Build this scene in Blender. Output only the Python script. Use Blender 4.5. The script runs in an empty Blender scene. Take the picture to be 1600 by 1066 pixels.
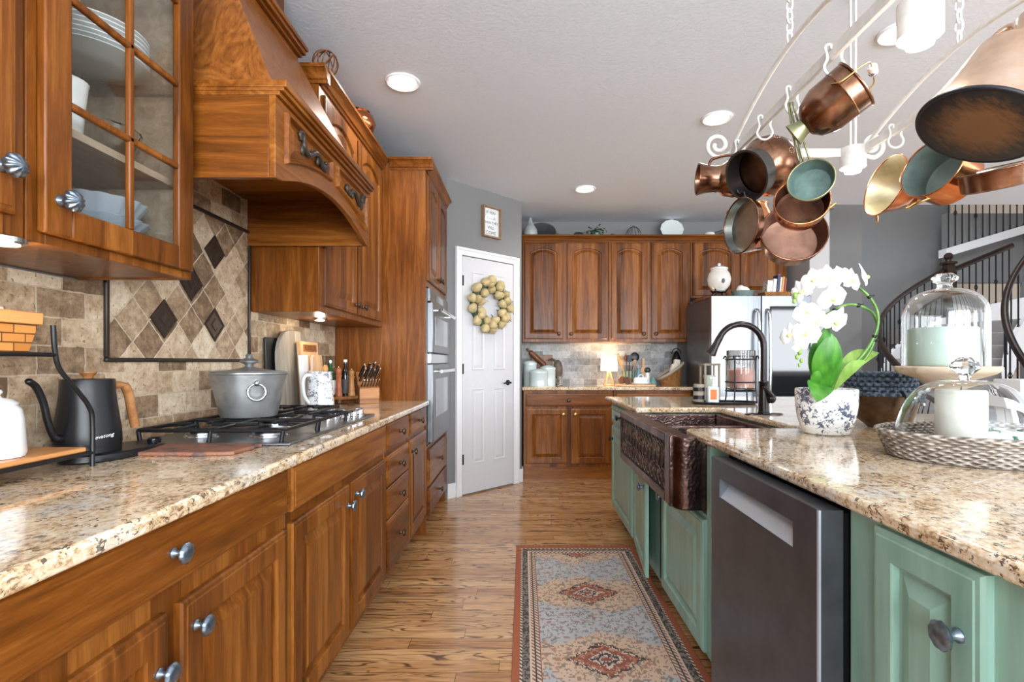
import bpy, bmesh, math, random
from mathutils import Vector, Matrix, Quaternion
random.seed(7)
PI = math.pi
C = bpy.context.scene.collection
SC = bpy.context.scene

# ------------------------------------------------------------------ camera, world, light, exposure
CAM = Vector((0, 0, 1.18))
cd = bpy.data.cameras.new('camera'); cam = bpy.data.objects.new('camera', cd); C.objects.link(cam)
cam.location = CAM; cam.rotation_euler = (PI/2, 0, 0)
cd.sensor_fit = 'HORIZONTAL'; cd.sensor_width = 36.0; cd.lens = 810/1600*36
cd.shift_x = -18/1600; cd.shift_y = 33/1600; cd.clip_start = 0.02; cd.clip_end = 100
SC.camera = cam
SC.view_settings.view_transform = 'Standard'; SC.view_settings.look = 'None'
SC.view_settings.gamma = 1.0; SC.view_settings.use_curve_mapping = False
SC.view_settings.exposure = 0.33
w = bpy.data.worlds.new('world'); SC.world = w; w.use_nodes = True
w.node_tree.nodes['Background'].inputs[0].default_value = (0.88, 0.94, 1.0, 1)
w.node_tree.nodes['Background'].inputs[1].default_value = 1.0

def area_light(name, loc, target, sx, sy, power, col=(1, 1, 1)):
    l = bpy.data.lights.new(name, 'AREA'); l.shape = 'RECTANGLE'; l.size = sx; l.size_y = sy
    l.energy = power; l.color = col
    o = bpy.data.objects.new(name, l); C.objects.link(o); o.location = loc
    d = Vector(target) - Vector(loc)
    o.rotation_euler = d.to_track_quat('-Z', 'Y').to_euler()
    return o
# daylight: the window wall behind the camera, the windows of the breakfast side to the right; plus an added fill lamp high in the foyer
for k, x in enumerate((-0.5, 1.3, 3.1, 5.9)):
    area_light('window_daylight', (x, -2.9, 1.72), (x, -0.6, 3.0), 1.65, 1.7, 140, (0.90, 0.95, 1.0))
for k, y in enumerate((-1.0, 1.2, 3.4)):
    area_light('window_daylight', (6.4, y, 1.75), (0, y, 1.5), 1.5, 1.9, 22, (0.90, 0.95, 1.0))
area_light('foyer_fill_light', (5.2, 6.6, 5.2), (5.6, 8.2, 1.0), 2.2, 2.2, 85, (0.94, 0.97, 1.0))

# ------------------------------------------------------------------ helpers
def S(r, g, b):
    f = lambda c: ((c/255)/12.92) if c/255 <= 0.04045 else (((c/255)+0.055)/1.055)**2.4
    return (f(r), f(g), f(b), 1.0)

class MB:
    def __init__(s): s.v = []; s.f = []
    def add(s, vs, fs, M=None):
        n = len(s.v)
        if M is not None: vs = [M @ Vector(p) for p in vs]
        s.v += [tuple(p) for p in vs]; s.f += [tuple(i+n for i in f) for f in fs]; return s
    def box(s, x0, y0, z0, x1, y1, z1, M=None):
        vs = [(x0,y0,z0),(x1,y0,z0),(x1,y1,z0),(x0,y1,z0),(x0,y0,z1),(x1,y0,z1),(x1,y1,z1),(x0,y1,z1)]
        return s.add(vs, [(0,3,2,1),(4,5,6,7),(0,1,5,4),(1,2,6,5),(2,3,7,6),(3,0,4,7)], M)
    def prism(s, poly, f0, f1, M=None):
        # poly: list of 2d points; f0, f1 map a 2d point to 3d for the two end caps
        n = len(poly)
        vs = [f0(*p) for p in poly] + [f1(*p) for p in poly]
        fs = [tuple(range(n))[::-1], tuple(range(n, 2*n))]
        fs += [(i, (i+1) % n, n+(i+1) % n, n+i) for i in range(n)]
        return s.add(vs, fs, M)
    def px(s, poly, x0, x1): return s.prism(poly, lambda a, b: (x0, a, b), lambda a, b: (x1, a, b))
    def py(s, poly, y0, y1, M=None): return s.prism(poly, lambda a, b: (a, y0, b), lambda a, b: (a, y1, b), M)
    def pz(s, poly, z0, z1, M=None): return s.prism(poly, lambda a, b: (a, b, z0), lambda a, b: (a, b, z1), M)
    def lathe(s, prof, seg=32, M=None, ribs=0, amp=0.0, sx=1, sy=1, r_lo=0):
        vs = []; fs = []; n = len(prof)
        for r, z in prof:
            for k in range(seg):
                a = 2*PI*k/seg
                rr = r*(1+amp*math.cos(ribs*a)) if ribs and r > r_lo else r
                vs.append((rr*math.cos(a)*sx, rr*math.sin(a)*sy, z))
        for i in range(n-1):
            for k in range(seg):
                k2 = (k+1) % seg
                fs.append((i*seg+k, i*seg+k2, (i+1)*seg+k2, (i+1)*seg+k))
        if prof[0][0] > 1e-6: fs.append(tuple(range(seg))[::-1])
        if prof[-1][0] > 1e-6: fs.append(tuple((n-1)*seg+k for k in range(seg)))
        return s.add(vs, fs, M)
    def ring(s, prof, seg=32, M=None, sx=1, sy=1, ribs=0, amp=0.0):
        # closed profile loop spun about z (a hollow shell)
        vs = []; fs = []; n = len(prof)
        for r, z in prof:
            for k in range(seg):
                a = 2*PI*k/seg; rr = r*(1+amp*math.cos(ribs*a)) if ribs else r
                vs.append((rr*math.cos(a)*sx, rr*math.sin(a)*sy, z))
        for i in range(n):
            j = (i+1) % n
            for k in range(seg):
                k2 = (k+1) % seg
                fs.append((i*seg+k, i*seg+k2, j*seg+k2, j*seg+k))
        return s.add(vs, fs, M)
    def tube(s, pts, r, seg=8, closed=False, M=None, flat=1.0):
        pts = [Vector(p) for p in pts]; n = len(pts)
        rs = r if isinstance(r, (list, tuple)) else [r]*n
        vs = []; fs = []; prev = None
        for i, p in enumerate(pts):
            if closed: t = pts[(i+1) % n]-pts[i-1]
            else: t = pts[min(i+1, n-1)]-pts[max(i-1, 0)]
            t = t.normalized() if t.length > 1e-9 else Vector((0, 0, 1))
            if prev is None:
                a = Vector((0, 0, 1)) if abs(t.z) < 0.9 else Vector((1, 0, 0))
                prev = (a - t*a.dot(t)).normalized()
            else:
                prev = prev - t*prev.dot(t)
                prev = prev.normalized() if prev.length > 1e-9 else t.orthogonal().normalized()
            b = t.cross(prev)
            for k in range(seg):
                a = 2*PI*k/seg
                vs.append(p + prev*math.cos(a)*rs[i] + b*math.sin(a)*rs[i]*flat)
        m = n if closed else n-1
        for i in range(m):
            j = (i+1) % n
            for k in range(seg):
                k2 = (k+1) % seg
                fs.append((i*seg+k, i*seg+k2, j*seg+k2, j*seg+k))
        if not closed:
            fs.append(tuple(range(seg))[::-1]); fs.append(tuple((n-1)*seg+k for k in range(seg)))
        return s.add(vs, fs, M)
    def ell(s, c, rx, ry, rz, seg=16, rings=10, M=None):
        vs = [(c[0], c[1], c[2]-rz)]; fs = []
        for i in range(1, rings):
            ph = -PI/2 + PI*i/rings
            for k in range(seg):
                a = 2*PI*k/seg
                vs.append((c[0]+rx*math.cos(ph)*math.cos(a), c[1]+ry*math.cos(ph)*math.sin(a), c[2]+rz*math.sin(ph)))
        vs.append((c[0], c[1], c[2]+rz)); top = len(vs)-1
        for k in range(seg):
            fs.append((0, 1+(k+1) % seg, 1+k)); fs.append((top, top-seg+k, top-seg+(k+1) % seg))
        for i in range(rings-2):
            for k in range(seg):
                a = 1+i*seg; k2 = (k+1) % seg
                fs.append((a+k, a+k2, a+seg+k2, a+seg+k))
        return s.add(vs, fs, M)
    def rings(s, loops, cap0=True, cap1=True, M=None):
        n = len(loops[0]); vs = [p for L in loops for p in L]; fs = []
        for i in range(len(loops)-1):
            for k in range(n):
                k2 = (k+1) % n; fs.append((i*n+k, i*n+k2, (i+1)*n+k2, (i+1)*n+k))
        if cap0: fs.append(tuple(range(n))[::-1])
        if cap1: fs.append(tuple((len(loops)-1)*n+k for k in range(n)))
        return s.add(vs, fs, M)
    def build(s, name, mat, parent=None, loc=None, local=False, smooth=35, bevel=0, seg=2, sub=0, solid=0, merge=False):
        off = Vector((0, 0, 0))
        if parent is not None and not local:
            q = parent
            while q is not None: off += q.location; q = q.parent
        elif loc is not None and not local: off = Vector(loc)
        me = bpy.data.meshes.new(name)
        me.from_pydata([tuple(Vector(p)-off) for p in s.v], [], s.f)
        bm = bmesh.new(); bm.from_mesh(me)
        if merge: bmesh.ops.remove_doubles(bm, verts=bm.verts, dist=1e-6)
        bmesh.ops.recalc_face_normals(bm, faces=bm.faces)
        bm.to_mesh(me); bm.free()
        if smooth:
            me.shade_smooth()
            if smooth < 180: me.set_sharp_from_angle(angle=math.radians(smooth))
        o = bpy.data.objects.new(name, me); C.objects.link(o)
        if mat is not None: me.materials.append(mat)
        if parent is not None: o.parent = parent
        elif loc is not None: o.location = loc
        if solid:
            m = o.modifiers.new('solid', 'SOLIDIFY'); m.thickness = solid; m.offset = 0
        if bevel:
            m = o.modifiers.new('bevel', 'BEVEL'); m.width = bevel; m.segments = seg; m.limit_method = 'ANGLE'; m.angle_limit = math.radians(40)
        if sub:
            m = o.modifiers.new('sub', 'SUBSURF'); m.levels = sub; m.render_levels = sub
        return o

def tag(o, label=None, cat=None, group=None, kind=None):
    if label: o['label'] = label
    if cat: o['category'] = cat
    if group: o['group'] = group
    if kind: o['kind'] = kind
    return o
def root(name, label, cat, loc, rot=None, group=None):
    o = bpy.data.objects.new(name, None); C.objects.link(o); o.location = loc; o.empty_display_size = 0.05
    if rot is not None:
        if isinstance(rot, Quaternion): o.rotation_mode = 'QUATERNION'; o.rotation_quaternion = rot
        else: o.rotation_euler = rot
    return tag(o, label, cat, group)
def struct(o, label=None, cat=None): return tag(o, label, cat, kind='structure')
def copy_tree(o, parent=None):
    c = o.copy(); C.objects.link(c)
    if parent is not None: c.parent = parent
    for ch in list(o.children): copy_tree(ch, c)
    return c
def smooth_path(pts, n=6, closed=False):
    P = [Vector(p) for p in pts]; out = []; m = len(P)
    rng = range(m) if closed else range(m-1)
    for i in rng:
        p0 = P[(i-1) % m] if closed or i > 0 else P[0]*2-P[1]
        p1 = P[i]; p2 = P[(i+1) % m]
        p3 = P[(i+2) % m] if closed or i < m-2 else P[-1]*2-P[-2]
        for k in range(n):
            t = k/n
            out.append(0.5*((2*p1)+(-p0+p2)*t+(2*p0-5*p1+4*p2-p3)*t*t+(-p0+3*p1-3*p2+p3)*t**3))
    if not closed: out.append(P[-1])
    return out
def T(x, y, z, rot=None):
    M = Matrix.Translation((x, y, z))
    return M @ rot if rot is not None else M
def towards(axis, at=(0, 0, 0)):
    return Matrix.Translation(at) @ Vector((0, 0, 1)).rotation_difference(Vector(axis).normalized()).to_matrix().to_4x4()

# ------------------------------------------------------------------ materials
class NT:
    def __init__(s, name):
        s.m = bpy.data.materials.new(name); s.m.use_nodes = True; s.t = s.m.node_tree
        s.b = s.t.nodes['Principled BSDF']
    def n(s, typ, **kw):
        nd = s.t.nodes.new(typ)
        for k, v in kw.items():
            if k.startswith('i_'):
                key = k[2:]; key = int(key) if key.isdigit() else key.replace('_', ' ')
                s.set(nd.inputs[key], v)
            else: setattr(nd, k, v)
        return nd
    def set(s, sock, v):
        if isinstance(v, bpy.types.NodeSocket): s.t.links.new(v, sock)
        elif isinstance(v, bpy.types.Node): s.t.links.new(v.outputs[0], sock)
        else: sock.default_value = v
    def math(s, op, a, b=None, c=None):
        nd = s.t.nodes.new('ShaderNodeMath'); nd.operation = op; s.set(nd.inputs[0], a)
        if b is not None: s.set(nd.inputs[1], b)
        if c is not None: s.set(nd.inputs[2], c)
        return nd.outputs[0]
    def obj(s): return s.n('ShaderNodeTexCoord').outputs['Object']
    def map(s, vec, scale=(1, 1, 1), rot=(0, 0, 0), loc=(0, 0, 0)):
        return s.n('ShaderNodeMapping', i_Vector=vec, i_Scale=scale, i_Rotation=rot, i_Location=loc).outputs[0]
    def sep(s, vec): return s.n('ShaderNodeSeparateXYZ', i_0=vec).outputs
    def comb(s, x, y, z): return s.n('ShaderNodeCombineXYZ', i_0=x, i_1=y, i_2=z).outputs[0]
    def noise(s, vec, scale, detail=4, rough=0.55, dist=0.0):
        nd = s.n('ShaderNodeTexNoise', i_Vector=vec, i_Scale=scale, i_Detail=detail, i_Roughness=rough, i_Distortion=dist)
        return nd.outputs['Fac']
    def vor(s, vec, scale, feature='F1', out='Distance'):
        return s.n('ShaderNodeTexVoronoi', feature=feature, i_Vector=vec, i_Scale=scale).outputs[out]
    def ramp(s, fac, stops, interp='LINEAR'):
        nd = s.n('ShaderNodeValToRGB', i_0=fac); cr = nd.color_ramp; cr.interpolation = interp
        while len(cr.elements) < len(stops): cr.elements.new(0.5)
        for e, (p, c) in zip(cr.elements, stops): e.position = p; e.color = c if len(c) == 4 else (*c, 1)
        return nd.outputs[0]
    def mix(s, fac, a, b, mode='MIX'):
        nd = s.n('ShaderNodeMix', data_type='RGBA', blend_type=mode)
        s.set(nd.inputs[0], fac); s.set(nd.inputs[6], a); s.set(nd.inputs[7], b); return nd.outputs[2]
    def bump(s, h, strength=0.2, dist=0.002):
        s.set(s.b.inputs['Normal'], s.n('ShaderNodeBump', i_Strength=strength, i_Distance=dist, i_Height=h).outputs[0])
    def done(s, col=None, rough=None, metal=None, **kw):
        if col is not None: s.set(s.b.inputs['Base Color'], col)
        if rough is not None: s.set(s.b.inputs['Roughness'], rough)
        if metal is not None: s.set(s.b.inputs['Metallic'], metal)
        for k, v in kw.items(): s.set(s.b.inputs[k.replace('_', ' ')], v)
        return s.m
def grey(v): return (v, v, v, 1)

def plain(name, col, rough=0.5, metal=0.0, var=0.06, scale=30, bump=0.0, **kw):
    m = NT(name); f = m.noise(m.obj(), scale, 3)
    lo = tuple(c*(1-var) for c in col[:3])+(1,); hi = tuple(min(1, c*(1+var)) for c in col[:3])+(1,)
    if bump: m.bump(f, bump, 0.003)
    return m.done(m.ramp(f, [(0.3, lo), (0.7, hi)]), rough, metal, **kw)

def wood(name, dark, mid, light, axis='z', rough=0.32, board=0.085, coat=0.07, var=0.24, stretch=14, scale=2.2, dist=0.8):
    m = NT(name); o = m.obj(); rnd = m.n('ShaderNodeObjectInfo').outputs['Random']
    x, y, z = m.sep(o)
    k = {'z': (stretch, stretch, 1), 'y': (stretch, 1, stretch), 'x': (1, stretch, stretch)}[axis]
    off = m.math('MULTIPLY', rnd, 37.0)
    across = {'z': m.math('ADD', x, y), 'y': m.math('ADD', z, x), 'x': m.math('ADD', z, y)}[axis]
    bid = m.math('FLOOR', m.math('ADD', m.math('DIVIDE', across, board), off))
    wn = m.n('ShaderNodeTexWhiteNoise', noise_dimensions='1D'); m.set(wn.inputs['W'], bid)
    v = m.map(o, scale=k)
    v2 = m.n('ShaderNodeVectorMath', operation='ADD'); m.set(v2.inputs[0], v); m.set(v2.inputs[1], m.comb(off, m.math('MULTIPLY', wn.outputs[0], 9.0), off))
    g = m.noise(v2.outputs[0], scale, 6, 0.6, dist)
    g2 = m.noise(v2.outputs[0], scale*9, 3, 0.7, 0.2)
    f = m.math('ADD', m.math('MULTIPLY', g, 0.75), m.math('MULTIPLY', g2, 0.25))
    f = m.math('ADD', f, m.math('MULTIPLY', m.math('SUBTRACT', wn.outputs[0], 0.5), var))
    col = m.ramp(f, [(0.25, dark), (0.5, mid), (0.78, light)])
    m.bump(g2, 0.06, 0.001)
    return m.done(col, rough, 0, Coat_Weight=coat, Coat_Roughness=0.18, Specular_IOR_Level=0.22)

CH = (S(58, 29, 6), S(116, 64, 18), S(162, 103, 44))
M_wood_z = wood('cherry_wood_vertical', *CH)
M_wood_y = wood('cherry_wood_lengthwise', *CH, axis='y', board=0.3)
M_wood_x = wood('cherry_wood_crosswise', *CH, axis='x', board=0.3)
M_wood_panel = wood('cherry_veneer_panel', *CH, board=9.0, var=0.05)
M_burl = wood('cherry_burl', S(62, 32, 12), S(128, 74, 30), S(168, 108, 52), axis='z', stretch=3, scale=3.2, board=3.0, var=0.1, dist=5.0)
M_shelfwood = wood('pale_shelf_wood', S(124, 106, 88), S(154, 136, 116), S(178, 160, 140), axis='y', board=0.5, coat=0)
M_knifewood = wood('acacia_wood', S(110, 70, 40), S(165, 112, 68), S(190, 140, 92), axis='x', board=0.06)
M_lightwood = wood('maple_board', S(196, 150, 104), S(222, 180, 135), S(236, 200, 158), axis='z', board=0.05, var=0.3, coat=0)
M_greywood = wood('weathered_grey_wood', S(120, 110, 98), S(158, 148, 134), S(180, 172, 160), axis='z', board=0.07, coat=0, rough=0.6)
M_brownwood = wood('walnut_brown_wood', S(70, 42, 24), S(112, 70, 42), S(150, 100, 62), axis='z', board=0.05, coat=0.1)
M_oak = wood('honey_oak', S(170, 110, 60), S(205, 145, 88), S(222, 168, 110), axis='y', board=0.06, coat=0.1)
M_darkrail = wood('dark_stained_rail', S(28, 20, 16), S(46, 33, 26), S(66, 48, 38), axis='z', board=1.0, rough=0.3)

def granite(name):
    m = NT(name); o = m.obj()
    a = m.noise(m.map(o, (1, 0.62, 1)), 92, 5, 0.72, 0.5)
    b = m.noise(o, 9, 3, 0.5)
    base = m.ramp(m.math('ADD', m.math('MULTIPLY', a, 0.7), m.math('MULTIPLY', b, 0.3)),
                  [(0.33, S(66, 52, 42)), (0.405, S(146, 116, 86)), (0.46, S(200, 170, 132)), (0.54, S(226, 206, 176)), (0.64, S(232, 226, 214))])
    d = m.noise(m.map(o, (1, 0.6, 1)), 150, 3, 0.6, 0.8); e = m.noise(o, 34, 3)
    spk = m.math('MULTIPLY', m.math('GREATER_THAN', d, 0.53), m.math('GREATER_THAN', e, 0.575))
    col = m.mix(m.math('MULTIPLY', spk, 0.85), base, S(48, 38, 32))
    gb = m.ramp(m.noise(o, 7, 4, 0.6), [(0.54, grey(0)), (0.66, grey(0.55))])
    col = m.mix(gb, col, m.ramp(a, [(0.38, S(120, 116, 112)), (0.5, S(206, 204, 200))]))
    return m.done(col, 0.09, 0, Coat_Weight=0.35, Coat_Roughness=0.03)
M_granite = granite('speckled_beige_granite')

def travertine(name, kind, cols, mort):
    # kind: 'left' (y,z), 'back' (x,z), 'diag' (y,z turned 45 degrees)
    m = NT(name); o = m.obj(); x, y, z = m.sep(o)
    if kind == 'left': v = m.comb(y, m.math('SUBTRACT', z, 0.918), 0.0)
    elif kind == 'back': v = m.comb(x, m.math('SUBTRACT', z, 0.918), 0.0)
    else:
        q = 0.70710678
        u = m.math('MULTIPLY', m.math('ADD', y, z), q); t = m.math('MULTIPLY', m.math('SUBTRACT', z, y), q)
        v = m.comb(m.math('ADD', u, 10*0.1065+0.05325-2.4607+1.4910), m.math('ADD', t, 0.3677+0.05325+0.1065*3), 0.0)
    wob = m.n('ShaderNodeTexNoise', i_Vector=o, i_Scale=16.0, i_Detail=3.0)
    vw = m.n('ShaderNodeVectorMath', operation='MULTIPLY_ADD'); m.set(vw.inputs[0], wob.outputs['Color']); vw.inputs[1].default_value = (0.012, 0.012, 0); m.set(vw.inputs[2], v); vw = vw.outputs[0]
    br = m.n('ShaderNodeTexBrick', offset=0.0 if kind == 'diag' else 0.5, i_Vector=vw, i_Color1=grey(0.0), i_Color2=grey(1.0), i_Mortar=grey(0.5), i_Scale=1.0,
             i_Mortar_Size=0.0028, i_Mortar_Smooth=0.3, i_Bias=0.0,
             i_Brick_Width=0.1065 if kind == 'diag' else 0.152, i_Row_Height=0.1065 if kind == 'diag' else 0.078)
    nz = m.noise(o, 26, 8, 0.78, 0.3); n2 = m.noise(o, 5, 3)
    f = m.math('ADD', m.math('MULTIPLY', nz, 0.55), m.math('ADD', m.math('MULTIPLY', br.outputs[0], 0.28), m.math('MULTIPLY', n2, 0.17)))
    col = m.ramp(f, [(0.36, cols[0]), (0.46, cols[1]), (0.565, cols[2]), (0.68, cols[3])])
    pits = m.math('GREATER_THAN', m.noise(o, 85, 3, 0.6), 0.63)
    col = m.mix(m.math('MULTIPLY', pits, 0.7), col, cols[0])
    col = m.mix(m.math('MULTIPLY', br.outputs[1], m.ramp(nz, [(0.35, grey(0.25)), (0.6, grey(0.95))])), col, mort)
    m.bump(m.math('SUBTRACT', nz, m.math('MULTIPLY', br.outputs[1], 1.2)), 0.5, 0.004)
    return m.done(col, 0.55)
TC = (S(104, 82, 60), S(156, 130, 102), S(196, 172, 142), S(226, 210, 186))
M_tile_left = travertine('tumbled_travertine_brick', 'left', TC, S(200, 184, 160))
M_tile_diag = travertine('diagonal_travertine', 'diag', TC, S(212, 198, 176))
M_tile_back = travertine('grey_travertine_brick', 'back', (S(120, 122, 122), S(156, 160, 162), S(186, 190, 192), S(208, 211, 213)), S(196, 199, 200))

def oak_floor():
    m = NT('oak_plank_floor'); x, y, z = m.sep(m.obj())
    row = m.math('FLOOR', m.math('DIVIDE', y, 0.082))
    w1 = m.n('ShaderNodeTexWhiteNoise', noise_dimensions='1D'); m.set(w1.inputs['W'], row)
    u = m.math('ADD', m.math('DIVIDE', x, 1.1), m.math('MULTIPLY', w1.outputs[0], 5.0))
    w2 = m.n('ShaderNodeTexWhiteNoise', noise_dimensions='2D'); m.set(w2.inputs['Vector'], m.comb(row, m.math('FLOOR', u), 0.0))
    rn = w2.outputs[0]
    v = m.comb(m.math('ADD', m.math('MULTIPLY', x, 2.2), m.math('MULTIPLY', rn, 31.0)), m.math('MULTIPLY', y, 26.0), m.math('MULTIPLY', rn, 17.0))
    g = m.noise(v, 1.3, 5, 0.6, 1.6); g2 = m.noise(v, 9, 3, 0.7)
    f = m.math('ADD', m.math('MULTIPLY', g, 0.75), m.math('MULTIPLY', g2, 0.25))
    f = m.math('ADD', f, m.math('MULTIPLY', m.math('SUBTRACT', rn, 0.5), 0.26))
    col = m.ramp(f, [(0.25, S(122, 82, 50)), (0.40, S(176, 126, 80)), (0.56, S(202, 154, 104)), (0.8, S(218, 178, 130))])
    gv = m.noise(m.comb(m.math('ADD', m.math('MULTIPLY', x, 1.5), m.math('MULTIPLY', rn, 31.0)), m.math('MULTIPLY', y, 12.0), m.math('MULTIPLY', rn, 17.0)), 1.25, 2, 0.45, 0.6)
    vein = m.ramp(m.math('ABSOLUTE', m.math('SUBTRACT', m.math('FRACT', m.math('MULTIPLY', gv, 11.0)), 0.5)), [(0.0, grey(1)), (0.10, grey(0.8)), (0.2, grey(0))]); vein = m.math('MULTIPLY', vein, m.math('MULTIPLY', m.ramp(m.noise(v, 1.1, 2), [(0.40, grey(0)), (0.52, grey(1))]), m.math('GREATER_THAN', rn, 0.15)))
    col = m.mix(m.math('MULTIPLY', vein, 0.9), col, S(66, 40, 22))
    fy = m.math('FRACT', m.math('DIVIDE', y, 0.082)); fx = m.math('FRACT', u)
    gap = m.math('MAXIMUM', m.math('LESS_THAN', fy, 0.022), m.math('LESS_THAN', fx, 0.0022))
    col = m.mix(m.math('MULTIPLY', gap, 0.75), col, S(46, 30, 20))
    return m.done(col, m.math('ADD', 0.14, m.math('MULTIPLY', g2, 0.12)), 0, Coat_Weight=0.3, Coat_Roughness=0.12)
M_floor = oak_floor()

def wallpaint(name, col, b=0.25):
    m = NT(name); f = m.noise(m.obj(), 55, 4, 0.6); m.bump(f, b, 0.004)
    return m.done(m.ramp(f, [(0.3, tuple(c*0.97 for c in col[:3])+(1,)), (0.7, col)]), 0.75)
M_wall = wallpaint('grey_wall_paint', S(126, 126, 126))
M_wall_dark = wallpaint('darker_grey_wall_paint', S(118, 117, 116))  # slightly darker than the main wall grey
M_wall_light = wallpaint('light_grey_wall_paint', S(186, 185, 184))
M_beige = wallpaint('beige_wall_paint', S(205, 188, 168))
M_ceil = wallpaint('textured_ceiling_paint', S(224, 234, 246), 0.5)
M_white = plain('white_trim_paint', S(232, 232, 234), 0.35, var=0.015)
M_door = plain('white_door_paint', S(208, 208, 211), 0.32, var=0.015)

def green_paint(name, a, b):
    m = NT(name); o = m.obj(); x, y, z = m.sep(o)
    f = m.noise(m.map(o, (8, 8, 0.9)), 3, 5, 0.6)
    wear = m.math('GREATER_THAN', m.noise(m.map(o, (3, 3, 1.2)), 14, 6, 0.75), 0.70)
    col = m.mix(m.math('MULTIPLY', wear, 0.5), m.ramp(f, [(0.3, a), (0.7, b)]), S(84, 82, 62))
    return m.done(col, 0.38, 0, Coat_Weight=0.15)
M_green = green_paint('distressed_sage_green_paint', S(118, 154, 138), S(150, 184, 168))

def hammered(name, lo, mid, hi, rough, scale=70, bump=0.5, pat=None):
    m = NT(name); o = m.obj(); n1 = m.noise(o, 7, 5, 0.6)
    v = m.vor(o, scale, 'SMOOTH_F1'); m.bump(v, bump, 0.004)
    st = [(0.3, lo), (0.5, mid), (0.72, hi)]
    return m.done(m.ramp(n1, st), rough, 1.0)
M_sink = hammered('hammered_dark_copper', S(70, 54, 52), S(106, 86, 82), S(152, 130, 122), 0.28, 95, 0.35)
M_sink_dark = hammered('dark_copper_relief_ground', S(36, 30, 28), S(54, 45, 42), S(72, 60, 55), 0.5)
M_sink_relief = hammered('dark_copper_relief', S(80, 68, 62), S(112, 96, 88), S(146, 128, 118), 0.38, 90, 0.1)
M_copper_old = hammered('aged_brown_copper', S(70, 46, 36), S(128, 90, 70), S(186, 148, 122), 0.24, 40, 0.06)
M_copper = hammered('polished_copper', S(168, 98, 58), S(206, 132, 86), S(232, 166, 120), 0.16, 40, 0.04)
M_copper_in = hammered('dull_copper_inside', S(54, 36, 29), S(88, 60, 48), S(126, 92, 76), 0.38, 40, 0.05)
M_copper_pink = hammered('rosy_copper_inside', S(100, 76, 66), S(146, 116, 102), S(184, 152, 136), 0.42, 60, 0.05)
M_tin = hammered('tinned_pewter', S(120, 122, 118), S(160, 164, 158), S(190, 194, 186), 0.35, 50, 0.05)
M_tin_gold = hammered('golden_tin_lining', S(196, 186, 148), S(224, 216, 182), S(240, 234, 206), 0.4, 50, 0.05)
M_verdigris = plain('verdigris_patina', S(92, 114, 108), 0.5, 0.25, 0.25, 25)
M_teal_tin = plain('teal_grey_tinning', S(136, 154, 150), 0.4, 0.4, 0.2, 14)
M_pewter = hammered('aged_pewter', S(128, 130, 130), S(164, 166, 165), S(196, 198, 196), 0.4, 18, 0.04)
M_pewter.node_tree.nodes['Principled BSDF'].inputs['Metallic'].default_value = 0.75
M_soot = NT('sooty_copper_base'); _o = M_soot.obj()
_x, _y, _z = M_soot.sep(_o)
_r = M_soot.math('SQRT', M_soot.math('ADD', M_soot.math('MULTIPLY', _x, _x), M_soot.math('MULTIPLY', _y, _y)))
_n = M_soot.noise(M_soot.map(_o, (1, 3, 1)), 22, 6, 0.7)
_f = M_soot.math('ADD', M_soot.math('MULTIPLY', _r, 5.6), M_soot.math('MULTIPLY', M_soot.math('SUBTRACT', _n, 0.5), 0.9))
M_soot = M_soot.done(M_soot.ramp(_f, [(0.30, S(120, 80, 46)), (0.52, S(86, 58, 36)), (0.66, S(40, 34, 32)), (0.85, S(30, 30, 36))]), 0.5, 0.35)
M_brass = plain('worn_brass', S(196, 164, 104), 0.3, 1.0, 0.12)
M_brass_green = plain('greened_brass', S(140, 142, 108), 0.4, 0.8, 0.15)
M_palecopper = hammered('pale_tinned_copper', S(196, 164, 136), S(222, 192, 166), S(238, 214, 194), 0.28, 60, 0.12)
M_knob = plain('antique_pewter_knob', S(124, 138, 152), 0.3, 0.9, 0.25, 120)
M_knob_brown = plain('antique_bronze_knob', S(84, 66, 52), 0.35, 0.8, 0.2, 120)
M_steel = plain('stainless_steel', S(196, 200, 204), 0.22, 1.0, 0.03)
M_steel_brush = NT('brushed_stainless'); _g = M_steel_brush.noise(M_steel_brush.map(M_steel_brush.obj(), (60, 60, 1)), 4, 3)
M_steel_brush = M_steel_brush.done(M_steel_brush.ramp(_g, [(0.3, S(118, 121, 125)), (0.7, S(142, 146, 150))]), 0.34, 1.0)
M_blacksteel = NT('black_stainless'); _g = M_blacksteel.noise(M_blacksteel.obj(), 12, 5)
M_blacksteel = M_blacksteel.done(M_blacksteel.ramp(_g, [(0.3, S(66, 69, 74)), (0.7, S(84, 87, 92))]), 0.3, 0.45)
M_chrome = plain('chrome', S(220, 222, 226), 0.08, 1.0, 0.02)
M_black = plain('matte_black_metal', S(26, 27, 30), 0.35, 0.3, 0.1)
M_iron = plain('cast_iron', S(32, 32, 34), 0.45, 0.5, 0.2, 60, 0.2)
M_bronze = plain('oil_rubbed_bronze', S(48, 44, 44), 0.26, 0.7, 0.2)
M_dwtrim = plain('polished_edge_steel', S(196, 204, 214), 0.3, 0.5, 0.02)
M_blackglass = plain('black_glass', S(18, 20, 24), 0.04, 0.0, 0.05)
M_ovenglass = plain('oven_glass', S(112, 120, 130), 0.08, 0.6, 0.05)
M_ceramic = plain('white_glazed_ceramic', S(228, 230, 230), 0.12, 0, 0.02, Coat_Weight=0.4)
M_mint = plain('pale_mint_enamel', S(202, 216, 214), 0.15, 0, 0.02, Coat_Weight=0.4)
M_greyblue = plain('grey_blue_ceramic', S(170, 178, 188), 0.15, 0, 0.03, Coat_Weight=0.4)
M_wax = plain('ivory_wax', S(240, 238, 226), 0.4, 0, 0.01, Subsurface_Weight=0.25, Subsurface_Radius=(0.02, 0.015, 0.01))
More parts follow.
